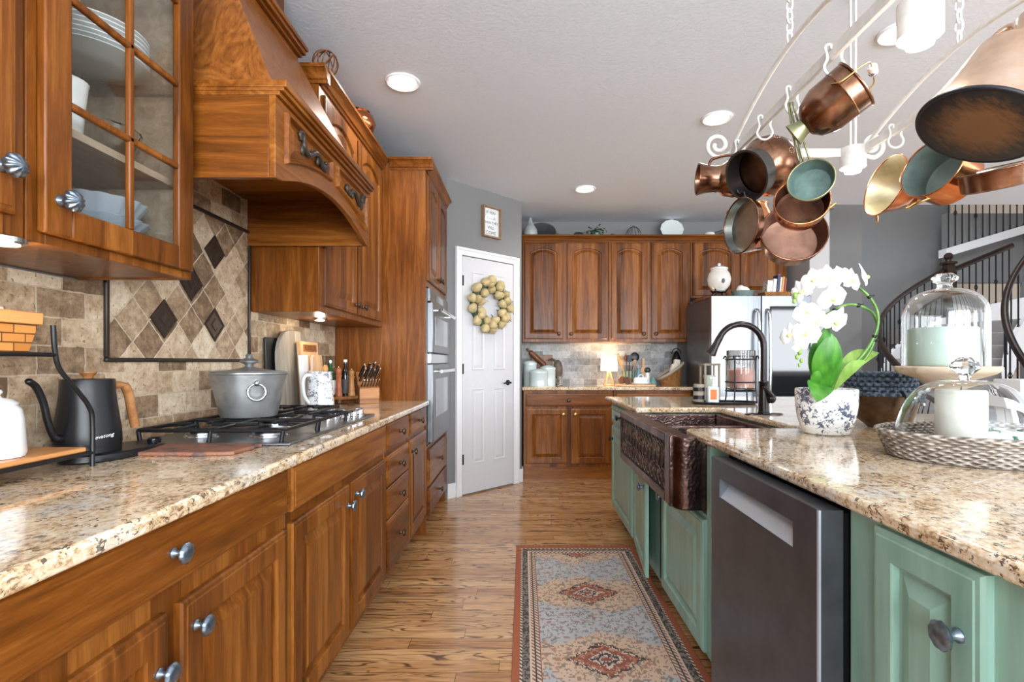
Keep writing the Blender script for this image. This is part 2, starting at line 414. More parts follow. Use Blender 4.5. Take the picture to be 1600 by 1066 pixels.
M_mintwax = plain('pale_green_wax', S(206, 224, 212), 0.4, 0, 0.02, Subsurface_Weight=0.2, Subsurface_Radius=(0.02, 0.02, 0.015))
M_whitemetal = plain('chipped_white_iron', S(226, 225, 220), 0.45, 0.0, 0.08, 40)
M_cloth = plain('white_cotton', S(232, 228, 220), 0.9, 0, 0.04, 60, 0.2)
def glass(name, col=(1, 1, 1, 1), rough=0.0, ior=1.45):
    m = NT(name); return m.done(col, rough, 0, Transmission_Weight=1.0, IOR=ior)
M_glass = glass('clear_glass', (0.97, 0.985, 0.98, 1))
M_greenglass = glass('green_glass', S(40, 110, 50))
def pane(name):
    m = NT(name); t = m.t; fr = m.n('ShaderNodeLayerWeight', i_Blend=0.5).outputs['Facing']
    tr = m.n('ShaderNodeBsdfTransparent'); tr.inputs[0].default_value = (0.97, 0.985, 0.98, 1)
    gl = m.n('ShaderNodeBsdfGlossy'); gl.inputs['Roughness'].default_value = 0.01
    mx = m.n('ShaderNodeMixShader'); m.set(mx.inputs[0], m.math('ADD', m.math('MULTIPLY', m.math('POWER', fr, 4.0), 0.5), 0.035)); m.set(mx.inputs[1], tr); m.set(mx.inputs[2], gl)
    t.links.new(mx.outputs[0], t.nodes['Material Output'].inputs[0]); return m.m
M_pane = pane('thin_window_glass')
def emit(name, col, st):
    m = NT(name); return m.done(col, 0.5, 0, Emission_Color=col, Emission_Strength=st)
M_lamp = emit('lit_lamp_lens', (1.0, 0.96, 0.9, 1), 14.0)
M_bulb = emit('lit_bulb', (1.0, 0.97, 0.92, 1), 6.0)
M_shade = emit('lit_linen_shade', (1.0, 0.86, 0.62, 1), 2.2)
M_puck = emit('lit_puck_lens', (1.0, 0.9, 0.72, 1), 3.0)
def floral(name, bg, fg, scale, thr=0.5):
    m = NT(name); o = m.obj()
    a = m.noise(o, scale, 6, 0.72, 1.2); b = m.noise(o, scale*0.33, 3, 0.5)
    k = m.math('GREATER_THAN', m.math('ADD', m.math('MULTIPLY', a, 0.62), m.math('MULTIPLY', b, 0.38)), thr)
    shade = m.ramp(m.noise(o, scale*1.7, 2), [(0.35, fg), (0.65, tuple(c*1.9 for c in fg[:3])+(1,))])
    return m.done(m.mix(m.math('MULTIPLY', k, 0.92), bg, shade), 0.14, 0, Coat_Weight=0.5)
M_toile = floral('blue_toile_ceramic', S(232, 233, 230), S(44, 54, 80), 52, 0.528)
M_pitcher = floral('blue_flowered_white_ceramic', S(230, 230, 230), S(70, 76, 92), 130, 0.53)
def woven(name, a, b, sx=40, sz=60, rough=0.7, axis=0):
    m = NT(name); o = m.obj(); x, y, z = m.sep(o)
    ang = m.math('ARCTAN2', y, x) if axis == 0 else (m.math('MULTIPLY', m.math('ADD', x, y), 4.0))
    u = m.math('SINE', m.math('MULTIPLY', ang, sx)); v = m.math('SINE', m.math('MULTIPLY', z, sz*6.28))
    w = m.math('MULTIPLY', u, v); m.bump(w, 0.9, 0.004)
    f = m.math('ADD', m.math('MULTIPLY', w, 0.3), m.noise(o, 30, 3))
    return m.done(m.ramp(f, [(0.25, a), (0.75, b)]), rough)
M_wicker = woven('honey_wicker', S(120, 76, 36), S(196, 138, 78), 40, 55)
M_wicker_grey = woven('grey_wicker', S(104, 92, 82), S(178, 168, 156), 60, 70)
def splint():
    m = NT('woven_splint'); o = m.obj(); x, y, z = m.sep(o)
    br = m.n('ShaderNodeTexBrick', offset=0.5, i_Vector=m.comb(m.math('ADD', x, y), z, 0.0), i_Color1=S(190, 122, 58), i_Color2=S(220, 156, 88), i_Mortar=S(110, 64, 28), i_Scale=1.0, i_Mortar_Size=0.0016, i_Mortar_Smooth=0.6, i_Brick_Width=0.052, i_Row_Height=0.02)
    m.bump(m.math('SUBTRACT', 1.0, br.outputs[1]), 0.8, 0.004)
    return m.done(br.outputs[0], 0.45)
M_splint = splint()
M_crochet = woven('slate_blue_crochet', S(44, 54, 66), S(88, 102, 116), 26, 40, 0.9)
M_carpet = plain('grey_stair_carpet', S(150, 146, 144), 0.95, 0, 0.12, 90, 0.4)
def leafmat(name, a, b, tr=0.2):
    m = NT(name); f = m.noise(m.map(m.obj(), (6, 6, 1)), 6, 3)
    return m.done(m.ramp(f, [(0.3, a), (0.7, b)]), 0.35, 0, Subsurface_Weight=tr, Subsurface_Radius=(0.01, 0.02, 0.005))
M_leaf = leafmat('orchid_leaf_green', S(38, 94, 24), S(78, 142, 42), 0.05)
M_leaf_pale = leafmat('pale_leaf_green', S(112, 150, 60), S(148, 180, 90), 0.05)
M_stem = leafmat('orchid_stem_green', S(58, 110, 44), S(120, 160, 70))
M_petal = plain('white_orchid_petal', S(246, 247, 246), 0.5, 0, 0.02, Subsurface_Weight=0.3, Subsurface_Radius=(0.01, 0.01, 0.01))
M_lip = plain('yellow_green_orchid_lip', S(216, 220, 140), 0.5, 0, 0.1)
M_pear = plain('speckled_yellow_pear', S(190, 172, 124), 0.45, 0, 0.25, 22)
M_moss = plain('mossy_green_twigs', S(62, 78, 60), 0.8, 0, 0.4, 60)
M_rust = NT('rusty_slate'); _n2 = M_rust.noise(M_rust.map(M_rust.obj(), (1, 1.6, 1)), 20, 6, 0.7, 0.6); M_rust.bump(_n2, 0.6, 0.006)
M_rust = M_rust.done(M_rust.ramp(_n2, [(0.32, S(62, 54, 54)), (0.45, S(104, 80, 72)), (0.55, S(150, 94, 66)), (0.66, S(112, 88, 78))]), 0.6)
M_darkslab = plain('dark_accent_tile', S(58, 46, 38), 0.4, 0.3, 0.25, 60, 0.3)
M_pencil = plain('dark_pencil_tile', S(46, 38, 34), 0.4, 0.2, 0.2)
M_ornament = plain('dark_bronze_carving', S(60, 52, 46), 0.4, 0.4, 0.25, 60)
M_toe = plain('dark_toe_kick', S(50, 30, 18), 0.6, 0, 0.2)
M_void = plain('black_board_and_gap_shade', S(22, 21, 21), 0.7, 0, 0.1)  # black toe-kick board; also the painted shade of the sink-door gap

# ------------------------------------------------------------------ room shell
CEIL = 2.76
def slab(name, x0, y0, z0, x1, y1, z1, mat): return struct(MB().box(x0, y0, z0, x1, y1, z1).build(name, mat))
slab('floor', -1.45, -3.2, -0.05, 11.5, 12.0, 0.0, M_floor)
slab('wall_left', -1.45, -3.2, 0, -1.29, 6.05, CEIL, M_wall)
slab('wall_back', -1.29, 5.85, 0, 3.07, 6.05, CEIL, M_wall)
slab('wall_return', 2.87, 5.2, 0, 3.07, 5.85, CEIL, M_wall_light)
slab('light_block_rear', -1.45, -3.35, 0, 11.5, -3.2, 0.85, M_wall)  # unseen low wall, added to keep low light off the base cabinets
slab('light_block_right', 7.4, -3.2, 0, 7.55, 5.2, 0.85, M_wall)  # unseen low wall, added to block low light from the right
slab('ceiling', -1.45, -3.2, CEIL, 7.0, 5.2, CEIL+0.3, M_ceil)
struct(MB().box(-1.45, 5.2, CEIL, 3.07, 6.05, CEIL+0.3).build('ceiling_rear', M_ceil))
# the pantry's slanted wall: from (-0.66,4.46) to (-0.02,5.10), then a short return to the back wall
def onwall(t, n, z):   # t along the slanted wall from its left end, n out of it into the room
    q = 0.70710678
    return (-0.66+t*q+n*q, 4.46+t*q-n*q, z)
WL = 0.64/0.70710678
pw = MB()
pts = [(-0.66, 4.46), (-0.02, 5.10), (-0.02, 5.85), (-0.12, 5.85), (-0.12, 5.14), (-0.76, 4.50), (-1.29, 4.50), (-1.29, 4.46)]
pw.pz(pts, 0, CEIL)
struct(pw.build('wall_pantry', M_wall, smooth=0))
# foyer beyond the kitchen
slab('wall_foyer', 4.6, 9.3, 0, 7.55, 9.45, 5.6, M_wall)
slab('wall_hall', 3.07, 7.4, 0, 4.83, 7.55, 5.6, M_wall_dark)
slab('wall_landing', 7.3, 11.0, 0, 11.5, 11.15, 5.6, M_beige)
slab('ceiling_foyer', 3.07, 5.2, 5.6, 11.5, 12.0, 5.7, M_ceil)
slab('wall_header', 3.07, 5.2, CEIL+0.3, 11.5, 5.32, 5.6, M_wall)
slab('wall_kitchen_side', 3.07, 5.32, CEIL, 3.2, 7.4, 5.6, M_wall)
# baseboard and door of the pantry
def slant(poly_t_z, n0, n1, mb):  # prism on the slanted wall from a (t,z) outline
    return mb.prism(poly_t_z, lambda t, z: onwall(t, n0, z), lambda t, z: onwall(t, n1, z))
def rect(a0, b0, a1, b1): return [(a0, b0), (a1, b0), (a1, b1), (a0, b1)]
bb = MB(); slant(rect(0.0, 0, 0.085, 0.13), 0, 0.016, bb); slant(rect(0.855, 0, WL, 0.13), 0, 0.016, bb); bb.box(-0.019, 5.10, 0, -0.004, 5.235, 0.13)
struct(bb.build('baseboard_pantry', M_white, bevel=0.004))
D0, D1, DH = 0.16, 0.775, 2.115
cs = MB()
slant(rect(D0-0.075, 0, D0-0.008, DH+0.075), 0, 0.022, cs); slant(rect(D1+0.008, 0, D1+0.075, DH+0.075), 0, 0.022, cs); slant(rect(D0-0.008, DH+0.008, D1+0.008, DH+0.075), 0, 0.022, cs)
slant(rect(D0-0.075, 0, D0-0.052, DH+0.075), 0.018, 0.032, cs); slant(rect(D1+0.052, 0, D1+0.075, DH+0.075), 0.018, 0.032, cs); slant(rect(D0-0.052, DH+0.052, D1+0.052, DH+0.075), 0.018, 0.032, cs)
struct(cs.build('trim_door_casing', M_white, bevel=0.004))
door = struct(root('door_1', 'white six-panel pantry door in the slanted grey wall', 'door', onwall((D0+D1)/2, 0, 0)))
dm = MB(); slant(rect(D0, 0.012, D1, DH), 0.001, 0.014, dm); dm.build('door_leaf', M_door, door, bevel=0.002)
def six(t0, z0, t1, z1):
    loops = []
    for i, n in ((0, 0.0142), (0.003, 0.020), (0.009, 0.020), (0.016, 0.0145), (0.020, 0.0145), (0.042, 0.0195)):
        loops.append([onwall(t, n, z) for t, z in rect(t0+i, z0+i, t1-i, z1-i)])
    MB().rings(loops).build('door_panel', M_door, door, smooth=0)
tm = (D0+D1)/2
for a, b in ((D0+0.105, tm-0.055), (tm+0.055, D1-0.105)):
    six(a, 0.27, b, 0.94); six(a, 1.11, b, 1.72); six(a, 1.84, b, 1.99)
hm = MB()
hm.lathe([(0, 0), (0.026, 0), (0.026, 0.006), (0.012, 0.010), (0.010, 0.045), (0, 0.046)], 20, T(*onwall(D1-0.07, 0.0145, 0.985), towards((0.7071, -0.7071, 0))))
hm.tube([onwall(D1-0.07, 0.055, 0.985), onwall(D1-0.12, 0.06, 0.987), onwall(D1-0.155, 0.052, 0.98)], [0.008, 0.008, 0.006])
hm.build('door_handle', M_bronze, door)
for z in (0.32, 1.12, 1.90):
    h = MB(); slant(rect(D0-0.010, z-0.045, D0+0.012, z+0.045), 0.012, 0.0185, h); h.build('door_hinge', M_bronze, door)

# ------------------------------------------------------------------ cabinet fronts
def face(side, base):
    # (u along the wall, v up, w out of the front) to world
    if side == 'L': return lambda u, v, q: (base+q, u, v)        # left wall, fronts look to +x
    if side == 'I': return lambda u, v, q: (base-q, u, v)        # island, fronts look to -x
    return lambda u, v, q: (u, base-q, v)                        # back wall, fronts look to -y
def panel_loops(u0, v0, u1, v1, arch, F, stile=0.058, th=0.02, NA=12):
    def loop(i, q, arched):
        a0, b0, a1, b1 = u0+i, v0+i, u1-i, v1-i
        top = []
        for k in range(NA+1):
            s = k/NA; u = a1+(a0-a1)*s
            z = b1 - (arch*(2*s-1)**2 if arched else 0)
            top.append((u, z))
        return [F(a, b, q) for a, b in [(a0, b0), (a1, b0)]+top]
    L = [loop(0, 0, False), loop(0, th-0.008, False), loop(0.004, th-0.003, False), loop(0.011, th-0.002, False), loop(0.013, th, False)]
    if stile:
        L += [loop(stile, th, arch), loop(stile+0.004, th-0.004, arch), loop(stile+0.006, th-0.012, arch), loop(stile+0.012, th-0.013, arch), loop(stile+0.040, th-0.002, arch), loop(stile+0.042, th-0.001, arch)]
    return L
def knob(F, u, v, q, parent, mat=None):
    p = Vector(F(u, v, q)); d = (Vector(F(u, v, q+1))-p)
    M = towards(d, p)
    MB().lathe([(0.0, 0), (0.010, 0), (0.0105, 0.003), (0.006, 0.007), (0.006, 0.016), (0.013, 0.019), (0.0195, 0.024), (0.0195, 0.028), (0.015, 0.032), (0.007, 0.0335), (0.0, 0.034)],
               28, M, ribs=9, amp=0.05, r_lo=0.012).build('knob', mat or M_knob, parent, smooth=50)
def front(kind, F, u0, v0, u1, v1, parent, mat, arch=0.0, k=None, kmat=None, stile=0.058, q=0.0):
    G = (lambda a, b, c: F(a, b, c+q)) if q else F
    d = MB().rings(panel_loops(u0, v0, u1, v1, arch, G, stile)).build(kind, mat, parent, smooth=20)
    if k: knob(G, k[0], k[1], 0.02, d, kmat)
    return d

# ------------------------------------------------------------------ left wall: base cabinets
FL = face('L', -0.675)
def base_left(y0, y1, label, z1=0.886):
    r = root('base_cabinet', label, 'cabinet', (-0.98, (y0+y1)/2, 0), group='wooden base cabinets along the left wall')
    MB().box(-1.28, y0, 0.115, -0.675, y1, z1).build('carcass', M_wood_z, r, bevel=0.002)
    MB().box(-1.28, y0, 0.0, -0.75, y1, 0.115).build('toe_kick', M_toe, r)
    return r
b1 = base_left(0.50, 1.462, 'wooden base cabinet nearest on the left, one wide drawer over two doors')
front('drawer', FL, 0.52, 0.758, 1.445, 0.880, b1, M_wood_y, k=(0.968, 0.823), stile=0)
front('door', FL, 0.52, 0.155, 0.962, 0.715, b1, M_wood_z, k=(0.93, 0.62))
front('door', FL, 1.0, 0.155, 1.445, 0.715, b1, M_wood_z, k=(1.035, 0.655))
b2 = base_left(1.466, 2.492, 'wooden base cabinet under the gas cooktop, with a plain false front')
front('drawer', FL, 1.480, 0.752, 2.478, 0.880, b2, M_wood_y, stile=0)
front('door', FL, 1.480, 0.155, 1.962, 0.718, b2, M_wood_z, k=(1.93, 0.645))
front('door', FL, 1.992, 0.155, 2.478, 0.718, b2, M_wood_z, k=(2.03, 0.665))
b3 = base_left(2.496, 2.985, 'wooden base cabinet with a stack of four drawers')
for za, zb in ((0.752, 0.880), (0.572, 0.722), (0.415, 0.562), (0.155, 0.405)):
    front('drawer', FL, 2.512, za, 2.970, zb, b3, M_wood_y, k=(2.741, (za+zb)/2), stile=0, kmat=M_knob_brown)
b4 = base_left(2.989, 3.526, 'narrow wooden base cabinet beside the ovens, one drawer over one door')
front('drawer', FL, 3.01, 0.752, 3.505, 0.880, b4, M_wood_y, k=(3.255, 0.816), stile=0, kmat=M_knob_brown)
front('door', FL, 3.01, 0.155, 3.505, 0.722, b4, M_wood_z, k=(3.05, 0.655), kmat=M_knob_brown)
ct = MB().pz([(-1.28, 0.45), (-0.64, 0.45), (-0.64, 3.526), (-1.28, 3.526)], 0.886, 0.918)
tag(ct.build('countertop', M_granite, loc=(-0.96, 2.0, 0.886), bevel=0.009, seg=3), 'long beige speckled granite countertop along the left wall under the hood', 'countertop')

# backsplash: brick-laid travertine, the framed diagonal panel and its dark accents
bs = struct(root('backsplash_left', 'tumbled travertine backsplash with a framed diagonal panel', 'backsplash', (0, 0, 0)))
m = MB(); m.box(-1.29, 0.45, 0.918, -1.281, 3.526, 1.187); m.box(-1.29, 0.45, 1.187, -1.281, 1.588, 1.415); m.box(-1.29, 1.50, 1.415, -1.281, 1.588, 2.0); m.box(-1.29, 2.412, 1.187, -1.281, 3.526, 1.42); m.box(-1.29, 1.588, 1.783, -1.281, 2.412, 2.0)
m.build('brick_tile', M_tile_left, bs)
MB().box(-1.29, 1.588, 1.187, -1.281, 2.412, 1.783).build('diagonal_tile', M_tile_diag, bs)
m = MB(); m.box(-1.284, 1.580, 1.180, -1.270, 2.420, 1.194); m.box(-1.284, 1.580, 1.776, -1.270, 2.420, 1.790); m.box(-1.284, 1.580, 1.194, -1.270, 1.594, 1.776); m.box(-1.284, 2.406, 1.194, -1.270, 2.420, 1.776)
m.build('pencil_frame', M_pencil, bs, bevel=0.004)
for cy, cz in ((1.846, 1.334), (2.148, 1.334), (1.997, 1.485), (1.846, 1.636), (2.148, 1.636)):
    d = 0.071; L = []
    for i, q in ((0, -1.282), (0.002, -1.276), (0.008, -1.275), (0.012, -1.278), (0.03, -1.278), (0.034, -1.2755)):
        e = d-i*1.414; L.append([(q, cy-e, cz), (q, cy, cz-e), (q, cy+e, cz), (q, cy, cz+e)])
    MB().rings(L).build('accent_tile', M_darkslab, bs, smooth=0)

# ------------------------------------------------------------------ left wall: upper cabinets, hood, oven tower
UZ0, UZ1 = 1.417, 2.559
FU = face('L', -0.962)
def crown_profile(x, z):   # (out, up) pairs from the cabinet face
    return [(x-0.02, z), (x+0.008, z), (x+0.012, z+0.012), (x+0.02, z+0.016), (x+0.026, z+0.034), (x+0.040, z+0.052), (x+0.052, z+0.056), (x+0.052, z+0.072), (x-0.02, z+0.072)]
r = root('upper_cabinet', 'solid-door wooden upper cabinet at the left edge, blue-grey ribbed knob', 'cabinet', (-1.12, 0.68, UZ0))
MB().box(-1.28, 0.36, UZ0, -0.962, 0.998, UZ1).build('carcass', M_wood_z, r, bevel=0.002)
d = front('door', FU, 0.40, 1.455, 0.968, 2.46, r, M_wood_z)
def melon_knob(F, u, v, q, parent):
    p = Vector(F(u, v, q)); d = Vector(F(u, v, q+1))-p
    MB().lathe([(0, 0), (0.012, 0), (0.012, 0.003), (0.008, 0.007), (0.008, 0.014), (0.015, 0.017), (0.020, 0.023), (0.020, 0.030), (0.015, 0.037), (0.007, 0.041), (0, 0.0415)], 60, towards(d, p), ribs=10, amp=0.13, r_lo=0.012).build('knob', M_knob, parent, smooth=60)
melon_knob(FU, 0.935, 1.535, 0.02, d)
# the glazed one is a hollow box
r = root('glass_cabinet', 'wooden upper cabinet with a glazed lattice door beside the hood', 'cabinet', (-1.12, 1.25, UZ0))
m = MB(); y0, y1 = 1.002, 1.502
m.box(-1.28, y0, UZ0, -0.983, y0+0.018, UZ1); m.box(-1.28, y1-0.018, UZ0, -0.983, y1, UZ1); m.box(-1.28, y0+0.019, UZ0+0.003, -0.983, y1-0.019, UZ0+0.03); m.box(-1.28, y0+0.019, UZ1-0.02, -0.983, y1-0.019, UZ1-0.001); m.box(-1.279, y0+0.019, UZ0+0.031, -1.27, y1-0.019, UZ1-0.021)
m.box(-0.982, y0, UZ0, -0.962, y0+0.04, UZ1); m.box(-0.982, y1-0.03, UZ0, -0.962, y1, UZ1); m.box(-0.982, y0+0.04, UZ0, -0.962, y1-0.03, UZ0+0.045)
m.build('carcass', M_wood_z, r, bevel=0.0015)
m = MB(); m.box(-1.269, y0+0.019, UZ0+0.031, -1.262, y1-0.019, UZ1-0.021); m.box(-1.262, y1-0.024, UZ0+0.031, -0.984, y1-0.019, UZ1-0.021); m.build('lining', M_shelfwood, r)
sh = MB().box(-1.26, y0+0.02, 1.672, -0.985, y1-0.025, 1.69); sh.build('shelf', M_shelfwood, r)
MB().box(-1.26, y0+0.02, 1.935, -0.985, y1-0.025, 1.943).build('glass_shelf', M_pane, r)
gd = MB(); a0, a1, c0, c1 = 1.022, 1.482, 1.437, 2.49; s_ = 0.062
def bar(u0, v0, u1, v1, q0=0.0, q1=0.02): gd.box(-0.962+q0, u0, v0, -0.962+q1, u1, v1)
bar(a0, c0, a0+s_, c1); bar(a1-s_, c0, a1, c1); bar(a0+s_, c0, a1-s_, c0+s_); bar(a0+s_, c1-s_, a1-s_, c1)
gdo = gd.build('door', M_wood_z, r, bevel=0.004)
gd = MB(); um = (a0+a1)/2; bar(um-0.008, c0+s_, um+0.008, c1-s_, 0.004, 0.018)
for z in (1.717, 1.942, 2.168): bar(a0+s_, z-0.008, a1-s_, z+0.008, 0.004, 0.018)
gd.build('muntin', M_wood_z, gdo, bevel=0.004)
MB().box(-0.957, a0+s_-0.005, c0+s_-0.005, -0.954, a1-s_+0.005, c1-s_+0.005).build('glass_pane', M_pane, gdo)
melon_knob(FU, 1.055, 1.508, 0.02, gdo)
# hood-side upper cabinet with two doors
ur = root('upper_cabinet', 'two-door wooden upper cabinet between the hood and the oven tower', 'cabinet', (-1.12, 2.96, UZ0))
MB().box(-1.28, 2.436, UZ0, -0.962, 3.528, UZ1).build('carcass', M_wood_panel, ur, bevel=0.002)
front('door', FU, 2.475, 1.45, 2.945, 2.455, ur, M_wood_z, arch=0.055, k=(2.90, 1.50), kmat=M_knob_brown)
front('door', FU, 2.985, 1.45, 3.455, 2.455, ur, M_wood_z, arch=0.055, k=(3.03, 1.50), kmat=M_knob_brown)
m = MB(); m.py(crown_profile(-0.962, 2.488), 2.43, 3.526)
m.px([(2.436-(x+0.962), z) for x, z in crown_profile(-0.962, 2.488)], -1.28, -0.915)
m.build('crown', M_wood_y, ur, bevel=0.001)
# under-cabinet lights
def puck(x, y, label):
    r = root('puck_light', label, 'light', (x, y, UZ0-0.012))
    MB().lathe([(0, 0.011), (0.036, 0.011), (0.036, 0.003), (0.028, 0), (0.026, 0.002), (0, 0.002)], 24, T(x, y, UZ0-0.012)).build('housing', M_steel, r)
    MB().lathe([(0, -0.0015), (0.025, -0.0015), (0.025, 0.0015), (0, 0.0015)], 24, T(x, y, UZ0-0.012)).build('lens', M_puck, r)
    l = bpy.data.lights.new('lamp', 'POINT'); l.energy = 1.0; l.color = (1, 0.86, 0.66); l.shadow_soft_size = 0.02
    o = bpy.data.objects.new('lamp', l); C.objects.link(o); o.parent = r; o.location = (0, 0, -0.03)
puck(-0.99, 0.985, 'round puck light under the cabinet at the left edge')
puck(-1.10, 2.80, 'round puck light under the cabinet right of the hood')

# range hood
hr = root('range_hood', 'large wooden range hood with an arched apron and carved scrolls over the cooktop', 'range hood', (-1.0, 1.975, 1.72))
HY0, HY1, HX = 1.515, 2.424, -0.725
m = MB()
m.box(-1.28, HY0, 1.72, HX-0.02, HY0+0.02, 1.962); m.box(-1.28, HY1-0.02, 1.72, HX-0.02, HY1, 1.962); m.box(-1.28, HY0+0.02, 1.93, HX-0.02, HY1-0.02, 1.962)
m.build('side_panel', M_wood_x, hr, bevel=0.002)
def archz(y): s = (y-(HY0+0.04))/(HY1-HY0-0.08); return 1.722+0.082*max(0, 1-(2*s-1)**2) if 0 < s < 1 else 1.722
ap = [(HY0, 1.72)]+[(HY0+0.03+(HY1-HY0-0.06)*k/24, archz(HY0+0.03+(HY1-HY0-0.06)*k/24)) for k in range(25)]+[(HY1, 1.72), (HY1, 1.962), (HY0, 1.962)]
MB().px(ap, HX-0.02, HX).build('apron', M_wood_y, hr, bevel=0.002)
for ya, yb, sg in ((HY0+0.055, 1.945, 1), (1.995, HY1-0.055, -1)):
    L = []
    for i, q in ((0.0, HX-0.001), (0.003, HX+0.013), (0.009, HX+0.015), (0.014, HX+0.002), (0.018, HX+0.001), (0.042, HX+0.012)):
        lo = [(q, ya+i+(yb-ya-2*i)*k/10, archz(ya+i+(yb-ya-2*i)*k/10)+0.052+i) for k in range(11)]
        L.append(lo+[(q, yb-i, 1.938-i), (q, ya+i, 1.938-i)])
    MB().rings(L).build('apron_panel', M_wood_y, hr, smooth=20)
    ym = (ya+yb)/2; zc = 1.885
    sc = lambda pts: [(HX+0.018, ym+sg*a, zc+b) for a, b in pts]
    o = MB()
    o.tube(smooth_path(sc([(-0.11, 0.0), (-0.118, 0.018), (-0.10, 0.028), (-0.088, 0.012), (-0.085, -0.012), (-0.055, -0.025), (-0.02, -0.008), (0.01, 0.006), (0.045, 0.0), (0.075, -0.022), (0.10, -0.018), (0.105, 0.002), (0.092, 0.006)])),
           [0.010-0.004*abs(k-36)/36 for k in range(73)], 8)
    for a, b, ra, rb in ((-0.10, 0.016, 0.018, 0.015), (-0.092, -0.02, 0.010, 0.02), (-0.06, -0.02, 0.02, 0.008), (0.03, -0.012, 0.009, 0.016), (0.06, -0.008, 0.016, 0.007), (0.0, 0.006, 0.02, 0.007), (0.1, -0.006, 0.012, 0.012)):
        o.ell((HX+0.014, ym+sg*a, zc+b), 0.008, ra, rb, 10, 6)
    o.build('carved_scroll', M_ornament, hr, smooth=180)
def ledge(out, z0, z1): return [(HX+out, HY0-0.0), (HX+out, HY1+out*0)]
m = MB()
for out, z0, z1 in ((0.012, 1.962, 1.975), (0.024, 1.975, 1.986), (0.032, 1.986, 2.008)):
    m.box(-1.28, HY0, z0, HX+out, HY1, z1)
m.build('ledge', M_wood_y, hr, bevel=0.003)
m = MB()
L = [[(-1.28, 1.54, 2.008), (-0.745, 1.54, 2.008), (-0.745, 2.41, 2.008), (-1.28, 2.41, 2.008)],
     [(-1.28, 1.70, 2.50), (-0.985, 1.70, 2.50), (-0.985, 2.25, 2.50), (-1.28, 2.25, 2.50)]]
m.rings(L).build('tapered_chimney', M_burl, hr, smooth=0, bevel=0.002)
m = MB(); m.box(-1.28, 1.72, 2.50, -1.03, 2.23, CEIL-0.002); m.build('chimney_neck', M_wood_z, hr)
m = MB()
for out, z0, z1 in ((0.006, 2.488, 2.506), (0.020, 2.506, 2.520), (0.034, 2.520, 2.538), (0.042, 2.538, 2.556)):
    m.box(-1.28, 1.70-out*0.6, z0, -0.985+out, 2.25+out*0.6, z1)
m.build('chimney_crown', M_wood_y, hr, bevel=0.003)

# oven tower
TX = -0.667; FT = face('L', TX)
tr = root('oven_tower', 'tall wooden oven tower with two upper doors and two drawers below the ovens', 'cabinet', (-0.98, 3.97, 0))
m = MB(); m.box(-1.28, 3.530, 0.0, TX, 3.555, UZ1); m.box(-1.28, 4.385, 0.0, TX, 4.41, UZ1); m.box(-1.28, 3.555, 1.70, TX, 4.385, UZ1); m.box(-1.28, 3.555, 0.10, TX, 4.385, 0.60); m.box(-1.28, 3.555, 0.6, -1.26, 4.385, 1.70); m.box(-1.28, 3.555, 0.0, -0.74, 4.385, 0.10)
m.build('carcass', M_wood_panel, tr, bevel=0.002)
front('door', FT, 3.575, 1.745, 3.955, 2.468, tr, M_wood_z, k=(3.915, 1.80), kmat=M_knob_brown, arch=0.03)
front('door', FT, 3.985, 1.745, 4.375, 2.468, tr, M_wood_z, k=(4.025, 1.80), kmat=M_knob_brown, arch=0.03)
for za, zb in ((0.325, 0.572), (0.115, 0.305)):
    front('drawer', FT, 3.575, za, 4.375, zb, tr, M_wood_y, k=(3.975, (za+zb)/2), stile=0, kmat=M_knob_brown)
m = MB(); cp = crown_profile(TX, 2.488)
m.py(cp, 3.53, 4.44); m.px([(3.53-(x-TX), z) for x, z in cp], -0.905, TX+0.05)
m.build('crown', M_wood_y, tr, bevel=0.001)
ov = root('double_wall_oven', 'stainless double wall oven built into the tall wooden tower', 'oven', (-0.9, 3.97, 0.61))
OX = TX+0.004
m = MB(); m.box(-1.25, 3.565, 0.610, OX, 4.375, 1.692); m.build('oven_body', M_steel_brush, ov, bevel=0.002)
pan = MB().box(OX, 3.562, 1.60, OX+0.022, 4.378, 1.69).build('control_panel', M_steel_brush, ov, bevel=0.003)
MB().box(OX+0.0215, 3.78, 1.622, OX+0.0235, 4.16, 1.672).build('display', M_blackglass, pan)
def oven_door(z0, z1, wz0, wz1, hz):
    d = MB().box(OX, 3.562, z0, OX+0.042, 4.378, z1).build('oven_door', M_steel_brush, ov, bevel=0.004)
    MB().box(OX+0.041, 3.66, wz0, OX+0.0435, 4.28, wz1).build('oven_window', M_ovenglass, d)
    h = MB(); h.tube([(OX+0.088, 3.63, hz), (OX+0.088, 4.31, hz)], 0.013, 14)
    for y in (3.68, 4.26): h.tube([(OX+0.040, y, hz), (OX+0.088, y, hz)], 0.010, 10)
    h.build('oven_handle', M_chrome, d)
oven_door(1.245, 1.592, 1.30, 1.50, 1.545); oven_door(0.625, 1.165, 0.79, 1.06, 1.115)
MB().box(OX, 3.562, 1.172, OX+0.030, 4.378, 1.238).build('vent_strip', M_steel, ov, bevel=0.003)

